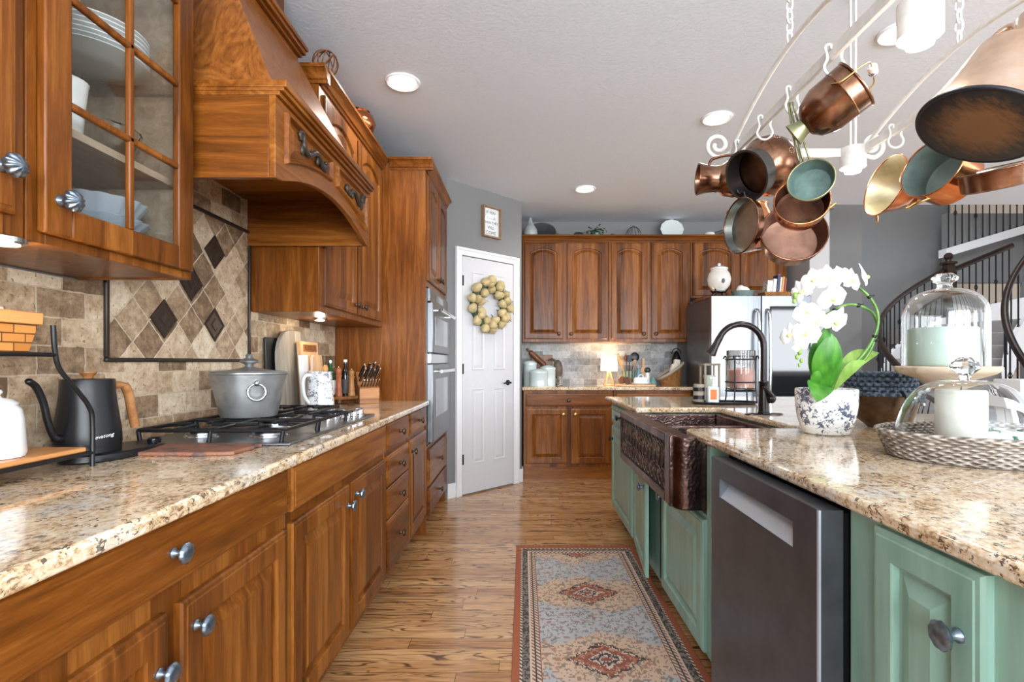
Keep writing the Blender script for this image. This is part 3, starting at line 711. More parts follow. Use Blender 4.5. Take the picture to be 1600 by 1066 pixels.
# ------------------------------------------------------------------ back wall cabinets
FB = face('B', 5.24)
def base_back(x0, x1, label):
    r = root('base_cabinet', label, 'cabinet', ((x0+x1)/2, 5.5, 0))
    MB().box(x0, 5.24, 0.12, x1, 5.84, 0.896).build('carcass', M_wood_z, r, bevel=0.002)
    MB().box(x0, 5.25, 0.0, x1, 5.83, 0.12).build('toe_kick', M_wood_x, r)
    return r
r = base_back(0.0, 0.905, 'wooden base cabinet against the back wall, a wide drawer over two doors')
front('drawer', FB, 0.025, 0.735, 0.885, 0.862, r, M_wood_x, k=(0.455, 0.795), stile=0, kmat=M_knob_brown)
front('door', FB, 0.025, 0.155, 0.44, 0.712, r, M_wood_z, k=(0.40, 0.655), kmat=M_brass)
front('door', FB, 0.480, 0.155, 0.885, 0.712, r, M_wood_z, k=(0.52, 0.655), kmat=M_brass)
r = base_back(0.909, 1.70, 'wooden base cabinet by the refrigerator, mostly hidden behind the island')
front('drawer', FB, 0.935, 0.735, 1.68, 0.862, r, M_wood_x, k=(1.30, 0.795), stile=0, kmat=M_knob_brown)
front('door', FB, 0.935, 0.155, 1.29, 0.712, r, M_wood_z); front('door', FB, 1.33, 0.155, 1.68, 0.712, r, M_wood_z)
ct = MB().pz([(-0.015, 5.20), (1.71, 5.20), (1.71, 5.84), (-0.015, 5.84)], 0.896, 0.930)
tag(ct.build('countertop', M_granite, loc=(0.85, 5.5, 0.896), bevel=0.008, seg=3), 'short granite countertop at the back wall under the canisters and lamp', 'countertop')
struct(MB().box(-0.019, 5.840, 0.930, 1.73, 5.849, 1.40).build('backsplash_back', M_tile_back))
FV = face('B', 5.52); BZ0, BZ1 = 1.394, 2.5275
def upper_back(x0, x1, z0, label):
    r = root('upper_cabinet', label, 'cabinet', ((x0+x1)/2, 5.68, z0))
    MB().box(x0, 5.52, z0, x1, 5.84, BZ1).build('carcass', M_wood_z, r, bevel=0.002); return r
r = upper_back(-0.012, 0.905, BZ0, 'two-door wooden upper cabinet above the canisters, beside the pantry door')
front('door', FV, 0.008, 1.425, 0.418, 2.448, r, M_wood_z, arch=0.045, k=(0.375, 1.48), kmat=M_knob_brown)
front('door', FV, 0.462, 1.425, 0.885, 2.448, r, M_wood_z, arch=0.045, k=(0.505, 1.48), kmat=M_knob_brown)
r = upper_back(0.909, 1.775, BZ0, 'two-door wooden upper cabinet above the lit lamp and utensils')
front('door', FV, 0.932, 1.425, 1.318, 2.448, r, M_wood_z, arch=0.045, k=(1.275, 1.48), kmat=M_knob_brown)
front('door', FV, 1.362, 1.425, 1.748, 2.448, r, M_wood_z, arch=0.045, k=(1.405, 1.48), kmat=M_knob_brown)
r = upper_back(1.779, 2.80, 1.862, 'short two-door wooden cabinet above the refrigerator')
front('door', FV, 1.80, 1.889, 2.265, 2.448, r, M_wood_z, arch=0.045); front('door', FV, 2.305, 1.889, 2.765, 2.448, r, M_wood_z, arch=0.045)
m = MB(); m.px([(5.52-(x+0.962), z-0.032) for x, z in crown_profile(-0.962, 2.488)], -0.015, 2.82)
struct(m.build('trim_crown', M_wood_x, bevel=0.001))

# ------------------------------------------------------------------ refrigerator
fr = root('refrigerator', 'stainless french-door refrigerator with a black glass panel in its right door', 'refrigerator', (2.185, 5.15, 0))
m = MB(); m.box(1.728, 4.835, 0.03, 2.645, 5.485, 1.775); m.build('cabinet_body', M_blacksteel, fr, bevel=0.004)
m = MB(); m.box(1.76, 4.90, 0.0, 2.61, 5.55, 0.03); m.build('base_grille', M_black, fr)
def bowed(x0, x1, z0, z1, name, mat):
    n = 10; out = []
    for k in range(n+1):
        s = k/n; out.append((x0+(x1-x0)*s, 4.762-0.012*(1-(2*s-1)**2)))
    poly = out+[(x1, 4.828), (x0, 4.828)]
    return MB().pz(poly, z0, z1).build(name, mat, fr, bevel=0.004)
d1 = bowed(1.724, 2.182, 0.70, 1.79, 'door', M_steel_brush); d2 = bowed(2.188, 2.648, 0.70, 1.79, 'door', M_steel_brush)
d3 = bowed(1.724, 2.648, 0.06, 0.69, 'freezer_drawer', M_steel_brush)
MB().box(2.262, 4.736, 0.80, 2.625, 4.752, 1.692).build('glass_panel', M_blackglass, d2, bevel=0.003)
for d, x in ((d1, 2.135), (d2, 2.235)):
    h = MB(); h.tube(smooth_path([(x, 4.752, 0.84), (x, 4.705, 0.90), (x, 4.69, 1.20), (x, 4.705, 1.60), (x, 4.752, 1.66)], 6), 0.015, 10); h.build('handle', M_steel, d)
h = MB(); h.tube([(1.80, 4.70, 0.60), (2.57, 4.70, 0.60)], 0.013, 10)
for x in (1.85, 2.52): h.tube([(x, 4.70, 0.60), (x, 4.76, 0.60)], 0.01, 8)
h.build('handle', M_steel, d3)

# ------------------------------------------------------------------ island
IZ = 0.886
def base_island(y0, y1, x1, label, z1=IZ):
    r = root('island_cabinet', label, 'cabinet', ((0.675+x1)/2, (y0+y1)/2, 0), group='green island cabinets')
    MB().box(0.675, y0, 0.10, x1, y1, z1).build('carcass', M_green, r, bevel=0.002)
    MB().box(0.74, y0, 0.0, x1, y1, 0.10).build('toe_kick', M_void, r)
    return r
FI = face('I', 0.675)
r = base_island(3.115, 3.90, 1.95, 'distressed green island cabinet at the far end, drawer over a door')
front('drawer', FI, 3.15, 0.735, 3.865, 0.865, r, M_green, k=(3.51, 0.80), stile=0.03, kmat=M_black)
front('door', FI, 3.15, 0.112, 3.865, 0.712, r, M_green, k=(3.80, 0.62), kmat=M_black)
r = base_island(1.868, 3.111, 1.95, 'distressed green sink cabinet with one door ajar under the copper sink', 0.615)
MB().box(0.672, 1.868, 0.616, 0.74, 1.900, IZ).build('stile', M_green, r)
front('door', FI, 1.905, 0.112, 2.475, 0.60, r, M_green, k=(2.43, 0.55), kmat=M_knob)
# the far sink door stands slightly open, hinged at its far edge
c, s = math.cos(math.radians(6)), math.sin(math.radians(6))
def ajar(u, v, q):
    a = u-3.08; X = -q; Y = a
    return (0.674+X*c+Y*s, 3.08+Y*c-X*s, v)
front('door', ajar, 2.56, 0.112, 3.08, 0.60, r, M_green, k=(2.61, 0.55), kmat=M_knob)
MB().box(0.672, 2.482, 0.12, 0.6755, 2.552, 0.60).build('gap_shade', M_void, r)  # black strip painted in as the shade between the two sink doors
r = root('island_cabinet', 'green island cabinet nearest the camera, one narrow door right of the dishwasher', 'cabinet', (1.3, 0.7, 0))
MB().box(0.665, 0.30, 0.10, 1.95, 1.055, IZ).build('carcass', M_green, r, bevel=0.002)
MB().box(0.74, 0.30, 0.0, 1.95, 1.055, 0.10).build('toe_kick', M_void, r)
FN = face('I', 0.665)
d = front('door', FN, 0.732, 0.13, 0.962, 0.878, r, M_green, stile=0.05)
p = Vector(FN(0.768, 0.775, 0.02)); MB().lathe([(0, 0), (0.011, 0), (0.011, 0.003), (0.007, 0.007), (0.007, 0.016), (0.014, 0.02), (0.021, 0.026), (0.021, 0.030), (0.014, 0.035), (0, 0.037)], 32, towards((-1, 0, 0), p), ribs=9, amp=0.05, r_lo=0.012).build('knob', M_knob, d, smooth=50)
MB().box(1.40, 1.06, 0.0, 1.95, 1.864, IZ).build('x', None); core = bpy.context.scene.objects['x']; core.name = "island_cabinet"; core.data.materials.append(M_green)
tag(core, 'plain green back section of the island behind the dishwasher', "cabinet")
# countertop with the sink cut-out
out = [(0.64, 0.22), (2.25, 0.22), (2.25, 3.95), (0.62, 3.95), (0.645, 2.975), (1.115, 2.975), (1.115, 2.06), (0.66, 2.06), (0.645, 2.052), (0.64, 2.035)]
ct = MB().pz(out, IZ+0.001, 0.918)
tag(ct.build('countertop', M_granite, loc=(1.4, 2.0, IZ), bevel=0.010, seg=3), 'polished speckled granite countertop of the green island', 'countertop')
# hammered copper farmhouse sink
sk = root('farmhouse_sink', 'dark hammered copper farmhouse sink with a carved scroll apron', 'sink', (0.85, 2.45, 0.63))
m = MB()
SX0, SY0, SY1 = 0.562, 1.905, 2.985
apr = []
R = 0.045
for k in range(7):
    a = PI/2*k/6; apr.append((SX0+R-R*math.cos(a), SY0+R-R*math.sin(a)))
poly = apr+[(0.638, SY0), (0.638, SY0+0.055), (0.612, SY0+0.06), (0.612, SY1-0.06), (0.638, SY1-0.055), (0.638, SY1)]+[(SX0+R-R*math.cos(PI/2*k/6), SY1-R+R*math.sin(PI/2*k/6)) for k in range(6, -1, -1)]
m.pz(poly, 0.632, 0.904)
m.build('apron', M_sink, sk, bevel=0.006)
MB().box(0.620, SY0+0.0006, 0.634, 0.705, SY0+0.05, 0.8855).build('apron_return', M_sink, sk)
MB().box(0.620, SY1-0.05, 0.634, 0.705, SY1-0.0006, 0.8855).build('apron_return', M_sink, sk)
m = MB()
m.box(0.612, 2.0, 0.66, 0.640, 2.965, 0.898); m.box(1.09, 2.0, 0.66, 1.13, 2.965, 0.884); m.box(0.640, 2.0, 0.66, 1.09, 2.03, 0.884); m.box(0.640, 2.94, 0.66, 1.09, 2.965, 0.884)
m.box(0.640, 2.03, 0.66, 1.09, 2.94, 0.69); m.build('basin', M_sink, sk, bevel=0.006)
MB().box(0.640, 2.52, 0.69, 1.09, 2.55, 0.868).build('divider', M_sink, sk, bevel=0.008)
for y in (2.28, 2.75): MB().lathe([(0, 0), (0.045, 0), (0.045, 0.004), (0.03, 0.005), (0, 0.001)], 20, T(0.87, y, 0.69)).build('drain', M_bronze, sk)
# raised frame and scroll relief of the apron
fy0, fy1, fz0, fz1 = 2.03, 2.945, 0.672, 0.868
q = SX0-0.0005
m = MB(); m.box(q-0.010, SY0+0.05, 0.634, q+0.004, fy0, 0.902); m.box(q-0.010, fy1, 0.634, q+0.004, SY1-0.03, 0.902); m.box(q-0.010, fy0, 0.634, q+0.004, fy1, fz0); m.box(q-0.010, fy0, fz1, q+0.004, fy1, 0.902)
m.build('apron_frame', M_sink, sk, bevel=0.004)
MB().box(q-0.001, fy0, fz0, q+0.002, fy1, fz1).build('relief_ground', M_sink_dark, sk)
m = MB(); random.seed(3)
def spiral(cy, cz, r0, turns, sg, a0):
    return [(q-0.002, cy+sg*r0*(1-0.8*t)*math.cos(a0+2*PI*turns*t), cz+r0*(1-0.8*t)*math.sin(a0+2*PI*turns*t)) for t in [k/22 for k in range(23)]]
nc = 13
for i in range(nc):
    cy = fy0+0.055+(fy1-fy0-0.11)*i/(nc-1)
    for cz, sg in ((0.722, 1), (0.818, -1)):
        m.tube(spiral(cy, cz, 0.036, 1.5, sg if i % 2 else -sg, i*0.7), [0.0042-0.0016*k/22 for k in range(23)], 6)
    m.tube(smooth_path([(q-0.002, cy-0.03, 0.68), (q-0.002, cy+0.012, 0.73), (q-0.002, cy-0.012, 0.80), (q-0.002, cy+0.03, 0.862)], 4), 0.0036, 6)
    for k in range(5):
        m.ell((q-0.002, cy+random.uniform(-0.03, 0.03), random.uniform(0.69, 0.85)), 0.003, 0.006, 0.004, 8, 5)
m.build('scroll_relief', M_sink_relief, sk, smooth=180)
# dishwasher
dw = root('dishwasher', 'black stainless dishwasher with a pocket handle, built into the island', 'dishwasher', (0.9, 1.36, 0))
DX, DY0, DY1 = 0.605, 1.062, 1.668
MB().box(0.66, 1.068, 0.10, 1.30, 1.664, 0.868).build('tub', M_black, dw)
m = MB()
hy0, hy1, hz0, hz1 = 1.165, 1.60, 0.762, 0.822
m.box(DX, DY0, 0.115, 0.655, DY1, hz0); m.box(DX, DY0, hz1, 0.655, DY1, 0.876); m.box(DX, DY0, hz0, 0.655, hy0, hz1); m.box(DX, hy1, hz0, 0.655, DY1, hz1); m.box(0.64, hy0, hz0, 0.655, hy1, hz1)
dd = m.build('door_panel', M_blacksteel, dw)
m = MB(); m.add([(DX+0.002, hy0, hz0+0.001), (DX+0.002, hy1, hz0+0.001), (0.640, hy1, hz1-0.018), (0.640, hy0, hz1-0.018), (0.640, hy1, hz0), (0.640, hy0, hz0)], [(0, 1, 2, 3), (3, 2, 4, 5), (0, 3, 5), (1, 4, 2), (0, 5, 4, 1)])
m.build('pocket_handle', M_dwtrim, dd, smooth=0)
MB().box(DX-0.001, DY0-0.001, 0.115, DX+0.004, DY0+0.006, 0.876).build('edge_trim', M_dwtrim, dd)
MB().box(0.69, DY0, 0.02, 0.72, DY1, 0.105).build('kick_plate', M_black, dw)

# faucet
fa = root('kitchen_faucet', 'tall oil-rubbed bronze pull-down faucet behind the copper sink', 'faucet', (1.20, 2.59, 0.918))
m = MB(); m.lathe([(0, 0), (0.03, 0), (0.03, 0.004), (0.026, 0.007), (0, 0.007)], 28, T(1.20, 2.59, 0.918, Matrix.Diagonal((3.2, 1.05, 1, 1)))); m.build('deck_plate', M_bronze, fa)
m = MB(); m.lathe([(0, 0.006), (0.028, 0.006), (0.028, 0.012), (0.025, 0.016), (0.024, 0.07), (0.022, 0.12), (0.0215, 0.155), (0.023, 0.158), (0.023, 0.164), (0.019, 0.168), (0, 0.168)], 24, T(1.20, 2.59, 0.918)); m.build('body', M_bronze, fa)
pts = [(1.20, 2.59, 1.08), (1.20, 2.59, 1.25)]+[(1.085+0.115*math.cos(a), 2.59, 1.255+0.115*math.sin(a)) for a in [PI*k/16 for k in range(1, 15)]]
m = MB(); m.tube(pts, 0.0155, 14); m.build('spout', M_bronze, fa, smooth=60)
e = Vector(pts[-1]); dr = (e-Vector(pts[-2])).normalized()
m = MB(); m.lathe([(0.0158, -0.01), (0.017, 0), (0.017, 0.006), (0.0165, 0.01), (0.018, 0.05), (0.024, 0.085), (0.024, 0.092), (0.018, 0.094), (0, 0.092)], 20, towards(dr, e)); m.build('spray_head', M_bronze, fa)
m = MB(); m.ell((1.228, 2.572, 1.0), 0.024, 0.022, 0.026, 16, 10); m.tube(smooth_path([(1.235, 2.568, 1.0), (1.21, 2.552, 1.03), (1.178, 2.545, 1.06)], 5), [0.012]*5+[0.010]*4+[0.007]*2, 10); m.build('lever', M_bronze, fa, smooth=180)

# ------------------------------------------------------------------ runner rug
def rug_material():
    m = NT('persian_runner_weave'); o = m.obj(); x, y, z = m.sep(o)   # object centre on the rug's centre line, y along
    ax = m.math('ABSOLUTE', x); H = 0.37
    e = m.math('SUBTRACT', H, ax)                                     # distance in from the long edge
    ey = m.math('ADD', m.math('MULTIPLY', y, -1.0), 0.0)              # y = 0 at the far end, negative towards the camera
    e = m.math('MINIMUM', e, ey)
    rust, cream, dark, blue, tan, red = S(172, 92, 56), S(222, 204, 182), S(58, 54, 54), S(184, 190, 192), S(218, 176, 146), S(152, 82, 66)
    px = m.math('FLOOR', m.math('MULTIPLY', x, 190)); py = m.math('FLOOR', m.math('MULTIPLY', y, 120))
    pv = m.comb(m.math('DIVIDE', px, 190), m.math('DIVIDE', py, 120), 0.0)   # woven pixels
    sx, sy, sz = m.sep(pv)
    # medallions every 0.59 m
    t = m.math('SUBTRACT', m.math('FRACT', m.math('DIVIDE', m.math('ADD', sy, 0.955), 0.59)), 0.5)
    ty = m.math('ABSOLUTE', m.math('MULTIPLY', t, 0.59)); tx = m.math('ABSOLUTE', sx)
    wob = m.math('MULTIPLY', m.math('SUBTRACT', m.noise(pv, 34, 4, 0.65), 0.5), 0.085)
    d = m.math('ADD', m.math('ADD', m.math('DIVIDE', tx, 1.25), ty), wob)
    big = m.math('ADD', m.math('ADD', m.math('DIVIDE', tx, 2.4), ty), wob)
    n1 = m.noise(pv, 8, 4, 0.6); n2 = m.noise(pv, 52, 2, 0.6)
    field = m.ramp(m.math('ADD', big, m.math('MULTIPLY', m.math('SUBTRACT', n1, 0.5), 0.34)), [(0.0, tan), (0.13, S(222, 194, 166)), (0.20, S(216, 190, 168)), (0.225, blue), (0.30, S(196, 198, 198))])
    mot = m.math('GREATER_THAN', m.noise(m.map(pv, (1, 1.3, 1)), 44, 3, 0.65, 0.8), 0.535)
    field = m.mix(m.math('MULTIPLY', mot, 0.62), field, m.ramp(m.noise(pv, 11, 2), [(0.42, S(84, 78, 74)), (0.5, red), (0.6, S(96, 84, 78))], 'CONSTANT'))
    med = m.ramp(d, [(0.0, red), (0.022, cream), (0.030, S(70, 58, 64)), (0.045, cream), (0.055, red), (0.088, S(190, 120, 90)), (0.098, red), (0.106, cream), (0.112, dark), (0.125, S(150, 120, 100))], 'CONSTANT')
    speck = m.math('GREATER_THAN', m.noise(pv, 70, 2), 0.6)
    med = m.mix(m.math('MULTIPLY', speck, 0.5), med, cream)
    col = m.mix(m.math('LESS_THAN', d, 0.130), field, med)
    # borders from the edge inwards
    al = m.math('ADD', y, x)
    dash = m.math('GREATER_THAN', m.math('SINE', m.math('MULTIPLY', al, 260)), 0.1)
    curl = m.math('GREATER_THAN', m.noise(m.map(pv, (1, 1, 1)), 62, 3, 0.6, 1.5), 0.5)
    def band(lo, hi, c):
        nonlocal col
        k = m.math('MULTIPLY', m.math('GREATER_THAN', e, lo), m.math('LESS_THAN', e, hi)); col = m.mix(k, col, c)
    band(0.0, 0.030, rust)
    band(0.030, 0.040, m.mix(dash, cream, dark)); band(0.040, 0.070, m.mix(m.math('MULTIPLY', curl, 0.8), dark, S(150, 140, 130)))
    band(0.070, 0.078, cream); band(0.078, 0.090, m.mix(dash, cream, red)); band(0.090, 0.096, dark); band(0.096, 0.112, m.mix(dash, cream, S(120, 90, 80))); band(0.112, 0.116, red)
    wv = m.noise(m.map(o, (120, 220, 1)), 3, 1); m.bump(wv, 0.3, 0.002)
    return m.done(m.mix(m.math('MULTIPLY', wv, 0.35), col, S(120, 100, 88)), 0.95)
rg = root('runner_rug', 'worn persian-pattern runner rug with a rust border beside the island', 'rug', (0.325, 3.29, 0.0))
# at most 0.74 m wide; the far end at y=3.29, running towards and past the camera
g = MB(); NXX, NYY = 2, 60
g.box(-0.37, -3.1, 0.0005, 0.37, 0.0, 0.008); g.build('pile', rug_material(), rg, local=True, bevel=0.002)
m = MB()
for k in range(74):
    x = -0.365+0.73*k/73; a = random.uniform(-0.006, 0.006)
    m.tube([(x, -0.002, 0.005), (x+a, 0.022, 0.006), (x+a*2, 0.042, 0.003)], [0.005, 0.004, 0.003], 5)
m.build('fringe', plain('rust_fringe', S(156, 92, 66), 0.95), rg, local=True)

# ------------------------------------------------------------------ recessed ceiling lights
def downlight(x, y, label, power=5.5):
    r = root('ceiling_light', label, 'ceiling light', (x, y, CEIL), group='recessed ceiling lights')
    MB().ring([(0.074, -0.001), (0.098, -0.001), (0.096, -0.008), (0.088, -0.012), (0.074, -0.006)], 40, T(x, y, CEIL)).build('trim_ring', M_white, r)
    MB().lathe([(0, -0.004), (0.074, -0.004), (0.074, -0.001), (0, -0.001)], 40, T(x, y, CEIL)).build('lens', M_lamp, r)
    l = bpy.data.lights.new('lamp', 'SPOT'); l.energy = power*4; l.color = (1, 0.93, 0.84); l.shadow_soft_size = 0.07; l.spot_size = math.radians(150); l.spot_blend = 0.6
    o = bpy.data.objects.new('lamp', l); C.objects.link(o); o.parent = r; o.location = (0, 0, -0.03)
downlight(-0.68, 2.92, 'recessed ceiling light nearest the range hood')
downlight(1.25, 3.35, 'recessed ceiling light just behind the hanging copper jug')
downlight(0.56, 4.72, 'small-looking recessed ceiling light nearest the back cabinets')
downlight(1.80, 2.48, 'recessed ceiling light behind the near spotlight of the pot rack')

# ------------------------------------------------------------------ foyer staircase
CX, CY, RO, RI = 6.87, 5.77, 2.41, 1.11
def hel(r, a, z): a = math.radians(a); return (CX-r*math.cos(a), CY+r*math.sin(a), z)
st = struct(root('staircase', 'curved grey carpeted staircase in the foyer', 'staircase', (CX, CY, 0)))
m = MB(); NST = 10; A0, DA = 0.0, 8.6
for i in range(NST):
    a, b, z = A0+i*DA, A0+(i+1)*DA+1.0, 0.176*(i+1)
    lo = [hel(RI, a, 0), hel(RO, a, 0), hel(RO, (a+b)/2, 0), hel(RO, b, 0), hel(RI, b, 0), hel(RI, (a+b)/2, 0)]
    m.prism([(p[0], p[1]) for p in lo], lambda x, y: (x, y, max(0, z-0.36)), lambda x, y: (x, y, z))
m.build('carpeted_step', M_carpet, st, bevel=0.015)
m = MB()
for R_ in (RO, RI):
    L = []
    for k in range(25):
        a = A0-2+(NST*DA+2)*k/24; z = 0.176*(a-A0)/DA
        L.append([hel(R_-0.03, a, max(0, z-0.22)), hel(R_+0.03, a, max(0, z-0.22)), hel(R_+0.03, a, z+0.20), hel(R_-0.03, a, z+0.20)])
    m.rings(L)
m.build('stringer', M_white, st, smooth=40)
# landing and the flight that continues up to the right
m = MB(); m.box(6.55, 8.20, 1.50, 7.75, 9.30, 1.76); m.build('landing', M_carpet, st)
def zz(x): return 1.98+(x-6.8)*0.20
m = MB(); m.py([(6.72, 1.45), (8.6, 1.75), (8.6, zz(8.6)), (6.72, zz(6.72))], 8.18, 8.26); m.build('stringer', M_white, st)
slab('wall_stair_soffit', 7.3, 8.95, 2.55, 8.62, 9.05, 3.75, M_wall)
m = MB(); m.py([(7.22, 2.98), (8.9, 3.48), (9.4, 3.48), (9.4, 3.62), (8.9, 3.62), (7.22, 3.12)], 8.85, 9.02)
struct(m.build('trim_balcony', M_white))
slab('wall_stair_column', 8.62, 8.4, 0, 8.95, 9.0, 3.4, M_wall)
slab('wall_upper_room', 7.56, 10.2, 3.0, 8.4, 10.3, 5.6, M_wall_dark)
def baluster(mb_pts, r, parent, kn=None):
    p0, p1 = Vector(mb_pts[0]), Vector(mb_pts[1]); m = MB(); m.tube([p0, p1], r, 6)
    if kn:
        c = p0.lerp(p1, kn); h = 0.055
        for k in range(4):
            a = PI/2*k; m.tube([(c.x, c.y, c.z-h), (c.x+0.028*math.cos(a), c.y+0.028*math.sin(a), c.z), (c.x, c.y, c.z+h)], 0.005, 5)
    m.lathe([(0, 0), (0.016, 0), (0.016, 0.012), (0.008, 0.03), (0, 0.03)], 8, T(p0.x, p0.y, p0.z)); m.build('baluster', M_iron, parent)
def zr(a): return 0.176*(a-A0)/DA+0.90
ra = root('stair_railing', 'dark curved handrail with iron balusters on the left of the staircase', 'railing', hel(RO, 0, 0))
m = MB(); m.tube(smooth_path([hel(RO, a, zr(a)) for a in range(-6, 88, 6)], 4), 0.042, 10, flat=0.8); m.build('handrail', M_darkrail, ra, smooth=180)
for k in range(24):
    a = 2+k*3.5; baluster([hel(RO, a, max(0, 0.176*(a-A0)/DA+0.19)), hel(RO, a, zr(a)-0.02)], 0.010, ra, 0.5 if k % 4 == 1 else None)
nx, ny = hel(RO, 86, 0)[:2]
m = MB(); m.box(nx-0.06, ny-0.06, 1.76, nx+0.06, ny+0.06, 2.72); m.box(nx-0.08, ny-0.08, 2.72, nx+0.08, ny+0.08, 2.76); m.lathe([(0, 2.76), (0.05, 2.76), (0.04, 2.79), (0.065, 2.83), (0.06, 2.87), (0.03, 2.90), (0, 2.905)], 16, T(nx, ny, 0)); m.build('newel_post', M_darkrail, ra, bevel=0.006)
rb = root('stair_railing', 'straight dark handrail with iron balusters rising right from the newel post', 'railing', (7.6, 8.22, 2.1))
m = MB(); m.tube([(nx+0.05, 8.2, 2.62), (7.75, 8.22, 3.03)], 0.042, 10, flat=0.8); m.build('handrail', M_darkrail, rb)
for k in range(9):
    x = 6.86+k*0.105; baluster([(x, 8.22, zz(x)), (x, 8.22, 2.62+(x-nx-0.05)*0.41/(7.70-nx))], 0.010, rb, 0.42 if k % 3 == 0 else None)
rc = root('stair_railing', 'iron balusters of the upper balcony under the ceiling edge', 'railing', (8.2, 8.93, 3.2))
m = MB(); m.tube([(7.2, 8.93, 4.03), (8.9, 8.93, 4.53), (9.4, 8.93, 4.53)], 0.042, 10); m.build('handrail', M_darkrail, rc)
for k in range(13):
    x = 7.32+k*0.118; z = 3.12+(x-7.22)*0.2976; baluster([(x, 8.93, z), (x, 8.93, z+0.92)], 0.010, rc, (0.45, 0.62)[k % 2] if k % 3 == 1 else None)
m = MB(); m.box(8.86, 8.87, 3.60, 8.98, 8.99, 4.75); m.box(8.83, 8.84, 3.60, 9.01, 9.02, 3.66); m.build('newel_post', M_darkrail, rc)
rd = root('stair_railing', 'dark swooping handrail of the staircase at the right edge of the picture', 'railing', hel(RI, 0, 0))
m = MB(); m.tube(smooth_path([hel(RI, a, zr(a)+0.06) for a in range(-30, 124, 8)], 4), 0.042, 10, flat=0.8); m.build('handrail', M_darkrail, rd, smooth=180)
for k in range(13):
    a = -10+k*9; baluster([hel(RI, a, max(0, 0.176*(a-A0)/DA+0.19)), hel(RI, a, zr(a)+0.03)], 0.010, rd, 0.4 if k % 3 == 1 else None)
# white table beyond the island
r = root('dining_table', 'white thick-topped table beyond the island, behind the low glass dome', 'table', (4.3, 3.81, 0))
MB().box(3.55, 3.70, 0.92, 5.2, 3.92, 1.055).build('table_top', M_white, r, bevel=0.006)
for x in (3.65, 5.1):
    for y in (3.76, 3.86): MB().box(x-0.04, y-0.04, 0, x+0.04, y+0.04, 0.92).build('leg', M_white, r)

# ------------------------------------------------------------------ on the left counter
CZ = 0.9185
# two-tier iron rack
r = root('tiered_rack', 'black iron two-tier counter rack holding the basket and white teapot', 'rack', (-1.19, 0.95, CZ))
fm = MB(); X0, X1 = -1.262, -1.085
for x in (X0, X1):
    if x == X0:
        for y in (0.56, 1.0): fm.tube([(x, y, CZ), (x, y, 1.26)], 0.0055, 8)
        continue
    fm.tube(smooth_path([(x, 1.305, CZ), (x, 1.305, 1.03), (x, 1.294, 1.07), (x, 1.252, 1.12), (x, 1.212, 1.165), (x, 1.20, 1.21), (x, 1.196, 1.265)], 5), 0.0055, 8)
    fm.tube(smooth_path([(x, 0.50, CZ), (x, 0.50, 1.03), (x, 0.52, 1.07), (x, 0.56, 1.12), (x, 0.60, 1.165), (x, 0.61, 1.265)], 5), 0.0055, 8)
for z, ya, yb in ((0.952, 0.50, 1.305), (1.197, 0.61, 1.201)):
    for x in (X0, X1): fm.tube([(x, ya, z), (x, yb, z)], 0.005, 8)
    for k in range(6):
        y = ya+(yb-ya)*k/5; fm.tube([(X0, y, z), (X1, y, z)], 0.004, 8)
fm.build('frame', M_black, r, smooth=60)
MB().box(X0+0.008, 0.51, 0.957, X1-0.002, 1.29, 0.969).build('lower_board', M_oak, r, bevel=0.003)
r = root('splint_basket', 'small honey-brown woven splint basket on the top tier of the iron rack', 'basket', (-1.195, 0.98, 1.203))
def boxring(mb, x0, y0, x1, y1, z0, z1, t, gr=0.0):
    L = [[(x0, y0, z0), (x1, y0, z0), (x1, y1, z0), (x0, y1, z0)], [(x0-gr, y0-gr, z1), (x1+gr, y0-gr, z1), (x1+gr, y1+gr, z1), (x0-gr, y1+gr, z1)],
         [(x0-gr+t, y0-gr+t, z1), (x1+gr-t, y0-gr+t, z1), (x1+gr-t, y1+gr-t, z1), (x0-gr+t, y1+gr-t, z1)], [(x0+t, y0+t, z0+t), (x1-t, y0+t, z0+t), (x1-t, y1-t, z0+t), (x0+t, y1-t, z0+t)]]
    mb.rings(L); return mb
boxring(MB(), -1.245, 0.70, -1.11, 1.165, 1.203, 1.272, 0.006, 0.012).build('woven_body', M_splint, r, bevel=0.002)
boxring(MB(), -1.261, 0.684, -1.094, 1.181, 1.264, 1.292, 0.007, 0.001).build('rim_band', M_oak, r, bevel=0.002)
m = MB()
for k in range(5):
    x = -1.235+k*0.018
    m.rings([[(x, 0.76, 1.22), (x+0.012, 0.76, 1.22), (x+0.012, 1.15, 1.22), (x, 1.15, 1.22)], [(x+0.004, 0.76, 1.30+0.004*(k % 3)), (x+0.014, 0.76, 1.30+0.004*(k % 3)), (x+0.016, 1.145, 1.302+0.003*(k % 2)), (x+0.006, 1.145, 1.302+0.003*(k % 2))]])
tag(m.build('folded_napkin', M_cloth, loc=(-1.19, 0.97, 1.22), bevel=0.003), 'folded white napkins standing in the splint basket', 'napkins')
r = root('teapot', 'white ceramic teapot with a loop handle on the lower rack board', 'teapot', (-1.165, 1.14, 0.97))
m = MB(); m.lathe([(0, 0), (0.052, 0), (0.055, 0.01), (0.05, 0.085), (0.046, 0.105), (0.038, 0.115), (0, 0.115)], 32, T(-1.165, 1.14, 0.97)); m.build('body', M_ceramic, r, smooth=50)
m = MB(); m.lathe([(0, 0.114), (0.040, 0.114), (0.042, 0.118), (0.030, 0.128), (0.014, 0.131), (0.010, 0.136), (0.015, 0.143), (0.012, 0.149), (0, 0.151)], 28, T(-1.165, 1.14, 0.97)); m.build('lid', M_ceramic, r, smooth=50)
